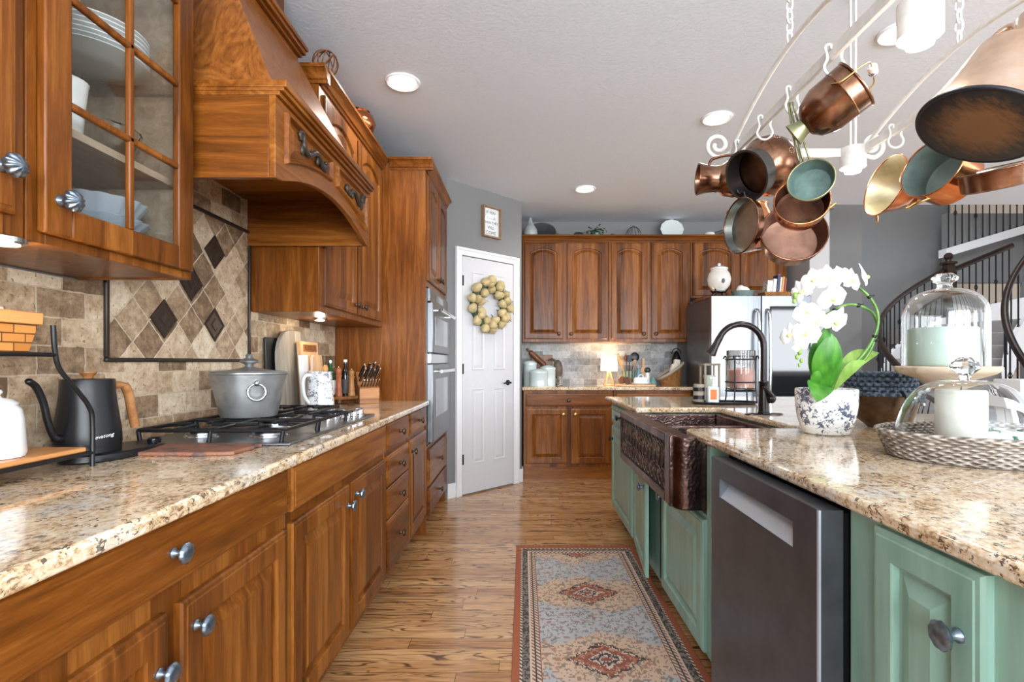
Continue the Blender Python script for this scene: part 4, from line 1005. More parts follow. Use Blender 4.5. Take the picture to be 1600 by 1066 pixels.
m = MB(); m.tube(smooth_path([(-1.130, 1.105, 1.055), (-1.104, 1.078, 1.058), (-1.098, 1.072, 1.03), (-1.106, 1.08, 1.0), (-1.126, 1.10, 0.995)], 6), 0.006, 10); m.build('handle', M_ceramic, r, smooth=180)
# electric kettle on its base
kx, ky = -1.176, 1.40
r = root('electric_kettle', 'matte black gooseneck kettle with wooden handle and lid knob', 'kettle', (kx, ky, CZ+0.022))
m = MB(); m.lathe([(0, 0.022), (0.073, 0.022), (0.0735, 0.04), (0.0745, 0.048), (0.073, 0.08), (0.066, 0.13), (0.060, 0.18), (0.0595, 0.212), (0.058, 0.216), (0, 0.218)], 48, T(kx, ky, CZ)); m.build('body', M_black, r, smooth=40)
m = MB(); m.lathe([(0, 0.217), (0.011, 0.217), (0.012, 0.223), (0.019, 0.232), (0.019, 0.236), (0, 0.236)], 24, T(kx, ky, CZ)); m.build('lid_knob', M_knifewood, r)
m = MB(); m.tube(smooth_path([(kx-0.01, ky-0.062, CZ+0.06), (kx-0.012, ky-0.088, CZ+0.072), (kx-0.014, ky-0.104, CZ+0.115), (kx-0.015, ky-0.114, CZ+0.16), (kx-0.016, ky-0.132, CZ+0.20), (kx-0.016, ky-0.156, CZ+0.218)], 6), [0.011]*6+[0.008]*24+[0.005], 12); m.build('spout', M_black, r, smooth=180)
hp = smooth_path([(kx+0.002, ky+0.055, CZ+0.19), (kx+0.014, ky+0.10, CZ+0.195), (kx+0.018, ky+0.118, CZ+0.172), (kx+0.022, ky+0.128, CZ+0.115), (kx+0.025, ky+0.138, CZ+0.07)], 6)
m = MB(); m.tube(hp, [0.010]*8+[0.0125]*17, 12); m.build('handle', M_knifewood, r, smooth=60)
def text(body, size, M, mat, parent, name='lettering', ext=0.0003, shear=0.0, align='CENTER'):
    c = bpy.data.curves.new(name, 'FONT'); c.body = body; c.size = size; c.extrude = ext; c.align_x = align; c.align_y = 'CENTER'; c.shear = shear; c.space_line = 0.95
    t = bpy.data.objects.new(name, c); C.objects.link(t); bpy.context.view_layer.update()
    me = bpy.data.meshes.new_from_object(t.evaluated_get(bpy.context.evaluated_depsgraph_get())); bpy.data.objects.remove(t)
    o = bpy.data.objects.new(name, me); C.objects.link(o); me.materials.clear(); me.materials.append(mat); o.parent = parent
    off = Vector((0, 0, 0)); q = parent
    while q is not None: off += q.location; q = q.parent
    o.matrix_local = Matrix.Translation(-off) @ M; return o
def frame_matrix(p, right, up):
    r_ = Vector(right).normalized(); n = r_.cross(Vector(up)).normalized(); u = n.cross(r_)
    return Matrix(((r_.x, u.x, n.x, p[0]), (r_.y, u.y, n.y, p[1]), (r_.z, u.z, n.z, p[2]), (0, 0, 0, 1)))
M_print_white = plain('white_print', S(225, 225, 228), 0.5); M_print_dark = plain('dark_print', S(60, 70, 66), 0.6)
an = math.radians(-24); nx_, ny_ = math.cos(an), math.sin(an)
text('evatong', 0.014, frame_matrix((kx+0.0746*nx_, ky+0.0746*ny_, CZ+0.066), (-ny_, nx_, 0.12), (0, 0, 1)), M_print_white, r, shear=0.35)
r = root('kettle_base', 'black power base with a control knob under the gooseneck kettle', 'kettle base', (kx+0.02, ky+0.05, CZ))
m = MB(); m.lathe([(0, 0), (0.098, 0), (0.10, 0.004), (0.098, 0.018), (0.094, 0.0212), (0, 0.0212)], 48, T(kx+0.02, ky+0.055, CZ, Matrix.Diagonal((0.85, 1.45, 1, 1)))); m.build('plate', M_black, r)
m = MB(); m.lathe([(0, 0.021), (0.017, 0.021), (0.018, 0.026), (0.018, 0.034), (0.015, 0.037), (0, 0.037)], 24, T(kx+0.075, ky+0.145, CZ)); m.build('control_knob', M_blackglass, r)
# rusty slate slab
m = MB(); random.seed(5)
ol = []
for k in range(36):
    a = 2*PI*k/36; cx, cy = math.cos(a), math.sin(a); s_ = 1/max(abs(cx), abs(cy)); ol.append((-0.955+0.145*cx*s_+random.uniform(-0.006, 0.006), 1.525+0.085*cy*s_+random.uniform(-0.005, 0.005)))
m.pz(ol, CZ, CZ+0.011)
tag(m.build('slate_trivet', M_rust, loc=(-0.955, 1.525, CZ), bevel=0.003), 'rusty brown slate slab lying in front of the cooktop', 'trivet')
# gas cooktop
GX0, GX1, GY0, GY1 = -1.235, -0.728, 1.615, 2.545
ck = root('gas_cooktop', 'stainless gas cooktop with black cast-iron grates and chrome knobs', 'cooktop', (-0.98, 2.08, CZ))
m = MB(); m.box(GX0, GY0, CZ, GX1, GY1, CZ+0.009); m.build('steel_tray', M_steel_brush, ck, bevel=0.004)
def grate(y0, y1, x0=GX0+0.02, x1=GX1-0.03):
    m = MB(); z = CZ+0.046; b = 0.0065
    def bar3(p, q_): m.tube([p, q_], b, 6)
    cs_ = [(x0, y0), (x1, y0), (x1, y1), (x0, y1)]
    for k in range(4): bar3((*cs_[k], z), (*cs_[(k+1) % 4], z))
    xm, ym = (x0+x1)/2, (y0+y1)/2
    bar3((xm, y0, z), (xm, y1, z))
    for xa, xb in ((x0, xm), (xm, x1)):
        c = ((xa+xb)/2, ym); R_ = 0.035
        for dx, dy in ((1, 0), (-1, 0), (0, 1), (0, -1)):
            e = (xb if dx > 0 else xa if dx < 0 else c[0], y1 if dy > 0 else y0 if dy < 0 else c[1])
            m.tube([(e[0], e[1], z), (c[0]+dx*R_, c[1]+dy*R_, z+0.004)], b, 6)
    for px_, py_ in cs_+[(xm, y0), (xm, y1)]:
        m.tube([(px_, py_, z), (px_+0.006*(1 if px_ < xm else -1), py_, CZ+0.009)], [b, b*1.2], 6)
    m.build('grate', M_iron, ck, smooth=60)
grate(GY0+0.02, 1.915); grate(1.925, 2.225); grate(2.235, GY1-0.02, x1=-0.90)
for x, y, R_ in ((-1.10, 1.775, 0.045), (-0.875, 1.775, 0.05), (-0.99, 2.075, 0.06), (-1.12, 2.38, 0.04)):
    m = MB(); m.lathe([(0, 0.009), (R_+0.012, 0.009), (R_+0.010, 0.014), (R_, 0.016), (R_, 0.022), (0, 0.022)], 28, T(x, y, CZ)); b = m.build('burner', M_steel, ck)
    m = MB(); m.lathe([(0, 0.022), (R_*0.8, 0.022), (R_*0.8, 0.029), (R_*0.7, 0.032), (0, 0.032)], 28, T(x, y, CZ)); m.build('burner_cap', M_iron, b)
for x, y in ((-0.86, 2.28), (-0.86, 2.37), (-0.86, 2.46), (-0.785, 2.30), (-0.785, 2.39), (-0.785, 2.48)):
    m = MB(); m.lathe([(0, 0.009), (0.024, 0.009), (0.024, 0.013), (0.019, 0.016), (0.018, 0.032), (0.014, 0.036), (0, 0.036)], 24, T(x, y, CZ)); m.box(x-0.018, y-0.004, CZ+0.030, x+0.018, y+0.004, CZ+0.042); m.build('control_knob', M_chrome, ck)
# pewter pot on the middle grate
px0, py0, pz0 = -1.058, 2.0, CZ+0.0535
r = root('stock_pot', 'large pewter pot with ring handles and a lid on the cooktop', 'pot', (px0, py0, pz0))
m = MB(); m.lathe([(0, 0), (0.094, 0), (0.099, 0.004), (0.118, 0.085), (0.134, 0.160), (0.140, 0.164), (0.140, 0.168), (0.132, 0.168), (0.115, 0.085), (0.092, 0.01), (0, 0.01)], 56, T(px0, py0, pz0)); m.build('body', M_pewter, r, smooth=40)
m = MB(); m.lathe([(0.131, 0.169), (0.128, 0.173), (0.07, 0.178), (0.03, 0.186), (0.018, 0.190), (0.014, 0.196), (0.018, 0.201), (0.032, 0.207), (0.034, 0.213), (0.022, 0.220), (0.010, 0.226), (0.014, 0.232), (0.010, 0.238), (0, 0.24)], 48, T(px0, py0, pz0)); m.build('lid', M_pewter, r, smooth=40)
for sg in (1, -1):
    dv = Vector((0.62*sg, -0.785*sg, 0)); tv = Vector((0.785, 0.62, 0)); c = Vector((px0, py0, pz0+0.098))+dv*0.132
    m = MB(); m.tube([c+tv*0.030*math.cos(a)+Vector((0, 0, 0.030*math.sin(a)))+dv*0.003*math.sin(-a) for a in [2*PI*k/28 for k in range(28)]], 0.0045, 8, closed=True)
    m.ell(c+Vector((0, 0, 0.033)), 0.010, 0.010, 0.012, 10, 8); m.build('ring_handle', M_steel, r, smooth=180)
# boards leaning on the backsplash
def leaning_board(name, label, outline, th, x_foot, y, tilt, mat, z=CZ, cat='cutting board'):
    # outline in (y,z); foot out from the wall by tilt
    M = Matrix.Translation((x_foot, y, z)) @ Matrix.Rotation(-tilt, 4, 'Y')
    r = root(name, label, cat, (x_foot, y, z), (0, -tilt, 0))
    MB().px(outline, 0, th).build('board', mat, r, local=True, bevel=0.003); return r
def round_rect(w_, h, R_, n=8):
    p = [(-w_/2, 0), (w_/2, 0)]
    p += [(w_/2-R_+R_*math.cos(PI/2*k/n), h-R_+R_*math.sin(PI/2*k/n)) for k in range(n+1)]
    p += [(-w_/2+R_-R_*math.sin(PI/2*k/n), h-R_+R_*math.cos(PI/2*k/n)) for k in range(n+1)]
    return p
leaning_board('slate_board', 'narrow black slate board leaning on the backsplash behind the pewter pot', round_rect(0.13, 0.385, 0.01), 0.012, -1.262, 2.60, 0.03, M_black, cat='serving board')
leaning_board('serving_board', 'tall weathered grey board with a rounded top against the backsplash', round_rect(0.40, 0.43, 0.15), 0.02, -1.235, 2.80, 0.05, M_greywood, cat='serving board')
r = leaning_board('cutting_board', 'upright maple cutting board with dark carved lettering', round_rect(0.24, 0.375, 0.008), 0.022, -1.198, 2.90, 0.06, M_lightwood)
MB().box(0.0222, -0.085, 0.318, 0.0228, 0.095, 0.358).build('burnt_band', plain('burnt_wood_band', S(150, 96, 52), 0.6, 0, 0.15), r, local=True)
tx = text('RUSSELLS', 0.036, Matrix.Identity(4), plain('burnt_lettering', S(84, 48, 26), 0.6), r); tx.matrix_local = frame_matrix((0.0229, 0.005, 0.338), (0, 1, 0), (0, 0, 1)); tx.scale.x = 0.95
r = leaning_board('cutting_board', 'pale cutting board with a white painted edge behind the flowered pitcher', round_rect(0.26, 0.30, 0.006), 0.024, -1.165, 2.86, 0.07, M_lightwood)
MB().box(-0.001, -0.1315, 0.001, 0.025, -0.1302, 0.298).build('painted_edge', M_ceramic, r, local=True)
MB().box(0.0242, -0.130, 0.001, 0.0252, -0.07, 0.298).build('white_strip', M_ceramic, r, local=True)
pad = [(-0.05, 0), (0.05, 0), (0.055, 0.10)]+[(0.055-0.037*(1-math.cos(PI/2*k/5)), 0.10+0.035*math.sin(PI/2*k/5)) for k in range(1, 6)]+[(0.017, 0.19), (0.015, 0.205), (0.0, 0.213), (-0.015, 0.205), (-0.017, 0.19)]+[(-0.018-0.037*math.sin(PI/2*k/5), 0.135-0.035*(1-math.cos(PI/2*k/5))) for k in range(0, 6)]
leaning_board('paddle_board', 'small pinkish wooden paddle board standing behind the pitcher', pad, 0.012, -1.142, 2.80, 0.02, plain('pinkish_beech', S(206, 174, 150), 0.6, 0, 0.08, 20), z=CZ+0.085, cat='paddle board')
# flowered pitcher
jx, jy = -1.06, 2.70
r = root('pitcher', 'white pitcher with blue-grey flowers and a curved handle', 'pitcher', (jx, jy, CZ))
m = MB(); m.lathe([(0, 0), (0.070, 0), (0.073, 0.006), (0.070, 0.05), (0.062, 0.13), (0.060, 0.198), (0.064, 0.212), (0.060, 0.212), (0.056, 0.195), (0.058, 0.13), (0.066, 0.05), (0, 0.02)], 48, T(jx, jy, CZ)); m.build('body', M_pitcher, r, smooth=50)
hd = Vector((-0.45, -0.893, 0)); h0 = Vector((jx, jy, CZ))
m = MB(); m.tube(smooth_path([h0+hd*0.058+Vector((0, 0, 0.195)), h0+hd*0.095+Vector((0, 0, 0.19)), h0+hd*0.108+Vector((0, 0, 0.15)), h0+hd*0.098+Vector((0, 0, 0.09)), h0+hd*0.068+Vector((0, 0, 0.05))], 6), 0.009, 12); m.build('handle', M_ceramic, r, smooth=180)
m = MB(); m.ell((jx+0.005, jy+0.062, CZ+0.225), 0.013, 0.02, 0.024, 14, 8); m.tube([(jx, jy, CZ+0.03), (jx+0.005, jy+0.06, CZ+0.215)], 0.005, 8)
tag(m.build('wooden_spoon', M_oak, loc=(jx, jy, CZ+0.03), smooth=180), 'honey-coloured wooden spoon standing in the flowered pitcher', 'spoon')
# pedestal tray with bottles and mills
tx_, ty_ = -1.115, 3.13
r = root('pedestal_tray', 'round wooden pedestal tray holding bottles and pepper mills', 'tray', (tx_, ty_, CZ))
m = MB(); m.lathe([(0, 0), (0.05, 0), (0.05, 0.008), (0.018, 0.014), (0.018, 0.036), (0.03, 0.04), (0.108, 0.042), (0.11, 0.05), (0.106, 0.058), (0, 0.056)], 36, T(tx_, ty_, CZ)); m.build('turned_stand', M_brownwood, r, smooth=40)
PZ = CZ+0.0575
def bottle(x, y, h, R_, label, mat, capmat, wrap=None):
    r = root('bottle', label, 'bottle', (x, y, PZ))
    m = MB(); m.lathe([(0, 0), (R_, 0), (R_, h*0.55), (R_*0.8, h*0.68), (R_*0.36, h*0.8), (R_*0.34, h*0.93), (0, h*0.93)], 24, T(x, y, PZ)); m.build('glass_body', mat, r, smooth=40)
    m = MB(); m.lathe([(0, h*0.925), (R_*0.42, h*0.925), (R_*0.42, h), (0, h)], 18, T(x, y, PZ)); m.build('cap', capmat, r)
    if wrap: MB().ring([(R_+0.0004, h*0.05), (R_+0.001, h*0.05), (R_+0.001, h*0.45), (R_+0.0004, h*0.45)], 24, T(x, y, PZ)).build('paper_label', wrap, r)
M_darkglass = plain('dark_bottle_glass', S(24, 22, 20), 0.06, 0, 0.1); M_greenbottle = plain('deep_green_bottle_glass', S(26, 66, 34), 0.06, 0, 0.2, 20)
bottle(-1.155, 3.095, 0.215, 0.033, 'green glass bottle with a white lower label on the pedestal tray', M_greenbottle, M_steel, M_ceramic)
bottle(-1.10, 3.20, 0.22, 0.026, 'tall dark bottle with a pale cap on the pedestal tray', M_darkglass, M_cloth, plain('dark_printed_label', S(70, 66, 62), 0.6, 0, 0.3, 60))
def mill(x, y, h, label, mat):
    r = root('pepper_mill', label, 'pepper mill', (x, y, PZ))
    m = MB(); m.lathe([(0, 0), (0.021, 0), (0.022, 0.01), (0.017, 0.03), (0.019, 0.04), (0.016, 0.06), (0.015, h*0.62), (0.019, h*0.70), (0.013, h*0.74), (0.017, h*0.80), (0.017, h*0.9), (0.008, h*0.95), (0, h*0.955)], 24, T(x, y, PZ)); m.build('turned_body', mat, r, smooth=45)
    m = MB(); m.ell((x, y, PZ+h*0.97), 0.006, 0.006, 0.007, 10, 8); m.build('finial', M_chrome, r)
mill(-1.095, 3.07, 0.18, 'reddish wooden pepper mill between the two bottles', wood('reddish_turned_wood', S(110, 56, 34), S(156, 90, 60), S(180, 116, 82), board=1))
mill(-1.045, 3.15, 0.165, 'golden brown pepper mill beside the knife block', wood('golden_turned_wood', S(120, 78, 40), S(164, 116, 70), S(190, 142, 96), board=1))
# knife block
bx, by, brot = -1.005, 3.33, 0.5
r = root('knife_block', 'acacia knife block with black-handled knives beside the oven tower', 'knife block', (bx, by, CZ), (0, 0, brot))
m = MB(); m.px([(-0.075, 0), (0.085, 0), (0.085, 0.165), (0.045, 0.20), (-0.02, 0.115), (-0.075, 0.10)], -0.062, 0.062); m.build('block', M_knifewood, r, local=True, bevel=0.003)
RB = Matrix.Translation((bx, by, CZ)) @ Matrix.Rotation(brot, 4, 'Z')
def knife(x, y, z, L, label, big):
    r = root('kitchen_knife' if big else 'steak_knife', label, 'knife', tuple(RB @ Vector((x, y, z))), (0, 0, brot), group='knives in the block' if big else 'steak knives in the block')
    M = towards(Vector((0.22, -0.62, 0.78))); w_ = 0.009 if big else 0.0055
    m = MB(); m.box(-w_*0.6, -w_, 0.0, w_*0.6, w_, L, M); m.build('handle', M_black, r, local=True, bevel=0.002)
    m = MB(); m.box(-w_*0.62, -w_*1.05, L-0.007, w_*0.62, w_*1.05, L+0.005, M); m.box(-w_*0.25, -w_*1.04, 0.004, w_*0.25, w_*1.04, L, M); m.build('steel_cap', M_chrome, r, local=True, bevel=0.001)
random.seed(9)
ords = ('first', 'second', 'third', 'fourth', 'fifth', 'sixth', 'seventh')
for i, (y, z) in enumerate(((0.022, 0.172), (0.0, 0.143))):
    for j in range(4):
        knife(-0.045+0.03*j, y, z, 0.095+0.012*((j+i) % 3), 'black-handled kitchen knife, %s from the left in the %s row of the block' % (ords[j], ('upper', 'lower')[i]), True)
for j in range(6):
    knife(-0.045+0.018*j, -0.045, 0.108, 0.058, 'steel-capped steak knife, %s from the left in the front row' % ords[j], False)

# ------------------------------------------------------------------ inside the glazed cabinet
def plate_stack(x, y, z, n):
    for k in range(n):
        m = MB(); R_ = 0.122
        m.lathe([(0, 0), (R_*0.55, 0), (R_*0.62, 0.004), (R_, 0.018), (R_, 0.0205), (R_*0.62, 0.008), (R_*0.5, 0.005), (0, 0.005)], 40, T(x, y, z+0.0115*k))
        w_ = 'bottom' if k == 0 else 'top' if k == n-1 else ('second', 'third', 'fourth', 'fifth', 'sixth')[k-1]+' from the bottom'
        tag(m.build('dinner_plate', M_ceramic, loc=(x, y, z+0.0115*k), smooth=40), 'white dinner plate on the glass shelf, %s of its stack' % w_, 'plate', 'white plates on the glass shelf')
plate_stack(-1.118, 1.345, 1.9435, 7)
def fluted(x, y, z, R_, h, label, mat=M_greyblue):
    m = MB(); m.ring([(0.0, 0), (R_*0.5, 0), (R_*0.75, h*0.45), (R_, h), (R_*0.97, h+0.002), (R_*0.72, h*0.5), (R_*0.48, 0.006), (0.0, 0.006)], 64, T(x, y, z), ribs=16, amp=0.035)
    tag(m.build('fluted_bowl', mat, loc=(x, y, z), smooth=60), label, 'bowl', 'fluted bowls in the glazed cabinet')
for k, (R_, h, dz, nm) in enumerate(((0.118, 0.035, 0.0, 'bottom'), (0.115, 0.05, 0.014, 'second from the bottom'), (0.112, 0.05, 0.048, 'second from the top'), (0.108, 0.075, 0.072, 'deep one on top'))):
    fluted(-1.108, 1.345, 1.4485+dz, R_, h, 'grey-blue fluted bowl on the cabinet floor, %s of its stack' % nm)
m = MB(); m.ring([(0, 0), (0.036, 0), (0.040, 0.06), (0.047, 0.13), (0.049, 0.134), (0.044, 0.13), (0.036, 0.06), (0.032, 0.006), (0, 0.006)], 48, T(-1.055, 1.185, 1.6905), ribs=24, amp=0.015)
tag(m.build('ribbed_cup', M_ceramic, loc=(-1.055, 1.185, 1.6905), smooth=50), 'white ribbed cup on the wooden cabinet shelf', 'cup')
m = MB(); m.ring([(0, 0), (0.035, 0), (0.075, 0.04), (0.092, 0.098), (0.094, 0.10), (0.089, 0.098), (0.071, 0.043), (0.032, 0.005), (0, 0.005)], 48, T(-1.115, 1.36, 1.6905), ribs=20, amp=0.02)
tag(m.build('cut_glass_bowl', M_glass, loc=(-1.115, 1.36, 1.6905), smooth=50, merge=True), 'clear cut-glass bowl on the wooden cabinet shelf', 'bowl')

# ------------------------------------------------------------------ on top of the left cabinets
LZ = 2.5605
m = MB(); random.seed(2)
for k in range(7):
    a = PI*k/7; M = T(-0.955, 2.50, LZ+0.061, Matrix.Rotation(a, 4, 'Z') @ Matrix.Rotation(PI/2+0.3*(k % 3), 4, 'X'))
    m.tube([(0.058*math.cos(t), 0.058*math.sin(t), 0) for t in [2*PI*i/24 for i in range(24)]], 0.003, 5, closed=True, M=M)
tag(m.build('twig_ball', M_brownwood, loc=(-0.955, 2.50, LZ), smooth=60), 'openwork twig ball on the cabinet top beside the hood chimney', 'ornament')
m = MB(); m.lathe([(0, 0), (0.05, 0), (0.085, 0.03), (0.10, 0.07), (0.085, 0.115), (0.06, 0.13), (0.066, 0.14), (0.06, 0.14), (0.054, 0.13), (0, 0.12)], 40, T(-1.0, 3.15, LZ))
tag(m.build('copper_bowl', M_copper, loc=(-1.0, 3.15, LZ), smooth=50), 'round copper bowl on top of the cabinet right of the hood', 'bowl')
r = root('domed_jar', 'pale domed jar with a knob on top of the oven tower', 'jar', (-0.86, 3.85, LZ))
m = MB(); m.lathe([(0, 0), (0.085, 0), (0.088, 0.03), (0.075, 0.06), (0.04, 0.085), (0.014, 0.092), (0.012, 0.10), (0.02, 0.112), (0.012, 0.122), (0, 0.124)], 36, T(-0.86, 3.85, LZ)); m.build('dome', plain('smoky_glass_ceramic', S(190, 184, 168), 0.2, 0, 0.08), r, smooth=50)

# ------------------------------------------------------------------ sign and pear wreath
def wallframe(t0, z0, t1, z1):
    r = root('framed_sign', 'small wood-framed sign with dark lettering above the pantry door', 'sign', onwall((t0+t1)/2, 0, z0))
    f = MB()
    for a in ((t0, z0, t0+0.014, z1), (t1-0.014, z0, t1, z1), (t0+0.014, z0, t1-0.014, z0+0.014), (t0+0.014, z1-0.014, t1-0.014, z1)): slant(rect(*a), 0.001, 0.042, f)
    f.build('frame', plain('weathered_brown_frame', S(140, 114, 88), 0.6, 0, 0.15, 40), r, bevel=0.002)
    f = MB(); slant(rect(t0+0.014, z0+0.014, t1-0.014, z1-0.014), 0.004, 0.012, f); f.build('board', M_ceramic, r)
    q_ = 0.70710678; tm_ = (t0+t1)/2
    for i, (s, sz, sh) in enumerate((('IF YOU', 0.036, 0), ('cook', 0.052, 0.3), ('THEN THEY', 0.034, 0), ('WILL', 0.036, 0), ('COME', 0.044, 0))):
        zc_ = z1-0.052-i*0.047
        text(s, sz, frame_matrix(onwall(tm_, 0.0125, zc_), (q_, q_, 0), (0, 0, 1)), M_print_dark, r, shear=sh)
wallframe(0.385, 2.33, 0.605, 2.615)
wc_t, wc_z = 0.447, 1.70
wr = root('pear_wreath', 'wreath of speckled yellow pears hanging on the white pantry door', 'wreath', onwall(wc_t, 0.02, wc_z))
def wp(a, R_, n): return Vector(onwall(wc_t+R_*math.cos(a), n, wc_z+R_*math.sin(a)))
m = MB(); random.seed(12)
m.tube([wp(2*PI*k/40, 0.18, 0.04) for k in range(40)], 0.036, 8, closed=True)
for k in range(90):
    a = random.uniform(0, 2*PI); R_ = random.uniform(0.12, 0.24); n = random.uniform(0.03, 0.06)
    m.tube([wp(a, R_, n), wp(a+random.uniform(-0.25, 0.25), R_+random.uniform(-0.06, 0.05), n+random.uniform(0, 0.03))], [0.007, 0.002], 5)
m.build('twig_ring', M_moss, wr, smooth=60)
prof = [(0, -0.034), (0.019, -0.032), (0.032, -0.019), (0.0355, 0.0), (0.032, 0.015), (0.025, 0.027), (0.019, 0.036), (0.011, 0.043), (0, 0.045)]
def pear(a, R_, n, s):
    d = Vector(onwall(random.uniform(-0.8, 0.8), random.uniform(0.1, 1.0), random.uniform(-0.8, 0.8)))-Vector(onwall(0, 0, 0))
    M = towards(d, wp(a, R_, n)) @ Matrix.Scale(s, 4)
    mm = MB(); mm.lathe(prof, 20, M); pe = mm.build('pear', M_pear, wr, smooth=180)
    mm = MB(); mm.tube([M @ Vector((0, 0, 0.048)), M @ Vector((0.004, 0, 0.066))], 0.002, 5); mm.build('stem', M_brownwood, pe)
for k in range(13): pear(2*PI*k/13+random.uniform(-0.07, 0.07), 0.222+random.uniform(-0.012, 0.012), 0.066, random.uniform(1.1, 1.3))
for k in range(9): pear(2*PI*k/9+0.2+random.uniform(-0.08, 0.08), 0.140+random.uniform(-0.01, 0.01), 0.070, random.uniform(1.08, 1.25))
for k in range(7): pear(2*PI*k/7+0.1+random.uniform(-0.2, 0.2), 0.182, 0.100, random.uniform(0.95, 1.1))

# ------------------------------------------------------------------ on the back counter
KZ = 0.9305
def canister(x, y, R_, h, label):
    r = root('canister', label, 'canister', (x, y, KZ), group='enamel canisters')
    m = MB(); m.lathe([(0, 0), (R_, 0), (R_, 0.006), (R_*0.985, 0.01), (R_*0.985, h-0.035), (R_, h-0.032), (R_, h-0.026), (0, h-0.026)], 36, T(x, y, KZ)); m.build('body', M_mint, r, smooth=40)
    m = MB(); m.lathe([(0, h-0.026), (R_*1.02, h-0.026), (R_*1.02, h-0.012), (R_*0.8, h+0.004), (R_*0.3, h+0.016), (0, h+0.017)], 36, T(x, y, KZ)); m.build('lid', M_mint, r, smooth=40)
canister(0.07, 5.55, 0.072, 0.25, 'tall pale enamel canister at the pantry-wall end of the back counter')
canister(0.155, 5.34, 0.098, 0.165, 'short wide pale enamel canister in front of the other two')
canister(0.26, 5.53, 0.082, 0.20, 'medium pale enamel canister beside the dark carved wood')
m = MB(); M = towards((0.74, 0.0, -0.67), (0.03, 5.70, 1.33)); m.lathe([(0, 0), (0.012, 0.0), (0.014, 0.05), (0.03, 0.06), (0.03, 0.27), (0.014, 0.28), (0.012, 0.34), (0, 0.34)], 16, M)
tag(m.build('rolling_pin', M_brownwood, loc=(0.03, 5.70, 1.10), smooth=50), 'dark wooden rolling pin leaning behind the enamel canisters', 'rolling pin')
m = MB(); m.px([(5.80, KZ), (5.822, KZ), (5.822, KZ+0.33), (5.80, KZ+0.33)], 0.09, 0.325)
tag(m.build('cutting_board', M_brownwood, loc=(0.2, 5.81, KZ), bevel=0.003), 'dark striped wooden board standing behind the canisters', 'cutting board')
m = MB(); m.ell((0.375, 5.66, 1.10), 0.052, 0.03, 0.105, 20, 12); m.tube([(0.36, 5.65, 1.18), (0.31, 5.66, 1.215), (0.27, 5.67, 1.20)], [0.016, 0.012, 0.008], 10)
m.lathe([(0, 0), (0.03, 0), (0.03, 0.01), (0.012, 0.02), (0.012, 0.08), (0, 0.08)], 16, T(0.375, 5.66, KZ))
tag(m.build('carved_bird', plain('dark_carved_wood', S(92, 76, 62), 0.5, 0, 0.35, 30, 0.2), loc=(0.375, 5.66, KZ), smooth=60), 'dark carved wooden figure standing right of the canisters', 'figure')
m = MB(); m.ring([(0, 0), (0.028, 0), (0.030, 0.004), (0.030, 0.10), (0.032, 0.104), (0.028, 0.104), (0.027, 0.006), (0, 0.006)], 28, T(0.385, 5.49, KZ))
tag(m.build('glass_jar', M_glass, loc=(0.385, 5.49, KZ), smooth=40, merge=True), 'small clear glass jar at the foot of the carved figure', 'jar')
# table lamp
lx, ly = 0.915, 5.55
r = root('table_lamp', 'small lit table lamp with a cream drum shade and open pyramid base', 'lamp', (lx, ly, KZ))
m = MB()
for k in range(4):
    a = PI/4+PI/2*k; m.tube([(lx+0.062*math.cos(a), ly+0.062*math.sin(a), KZ), (lx+0.008*math.cos(a), ly+0.008*math.sin(a), KZ+0.16)], 0.007, 6)
for k in range(4):
    a, b = PI/4+PI/2*k, PI/4+PI/2*(k+1); m.tube([(lx+0.062*math.cos(a), ly+0.062*math.sin(a), KZ+0.006), (lx+0.062*math.cos(b), ly+0.062*math.sin(b), KZ+0.006)], 0.006, 6)
m.build('base', M_lightwood, r)
m = MB(); m.tube([(lx, ly, KZ+0.15), (lx, ly, KZ+0.21)], 0.006, 8); m.build('stem', M_brass, r)
m = MB(); m.ring([(0.086, 0.155), (0.088, 0.155), (0.083, 0.315), (0.081, 0.315)], 40, T(lx, ly, KZ)); m.build('lamp_shade', M_shade, r)
l = bpy.data.lights.new('lamp', 'POINT'); l.energy = 6; l.color = (1, 0.72, 0.40); l.shadow_soft_size = 0.03
o = bpy.data.objects.new('lamp', l); C.objects.link(o); o.parent = r; o.location = (0, 0, 0.30)
# serving board with crock, butter dish and bottle
m = MB(); m.box(0.975, 5.30, KZ, 1.355, 5.52, KZ+0.018)
tag(m.build('serving_board', M_lightwood, loc=(1.16, 5.41, KZ), bevel=0.004), 'flat wooden board under the butter dish on the back counter', 'serving board')
BZ = KZ+0.0185
def striped():
    m = NT('teal_striped_stoneware'); x, y, z = m.sep(m.obj()); a = m.math('ARCTAN2', y, x)
    s_ = m.math('GREATER_THAN', m.math('SINE', m.math('MULTIPLY', a, 12)), 0.2)
    return m.done(m.mix(s_, S(74, 104, 100), S(150, 160, 140)), 0.25)
cx_, cy_ = 1.13, 5.58
m = MB(); m.ring([(0, 0), (0.058, 0), (0.066, 0.05), (0.074, 0.15), (0.076, 0.155), (0.070, 0.155), (0.06, 0.05), (0.052, 0.008), (0, 0.008)], 36, T(cx_, cy_, KZ))
tag(m.build('utensil_crock', striped(), loc=(cx_, cy_, KZ), smooth=50), 'teal striped stoneware crock crowded with utensils', 'crock')
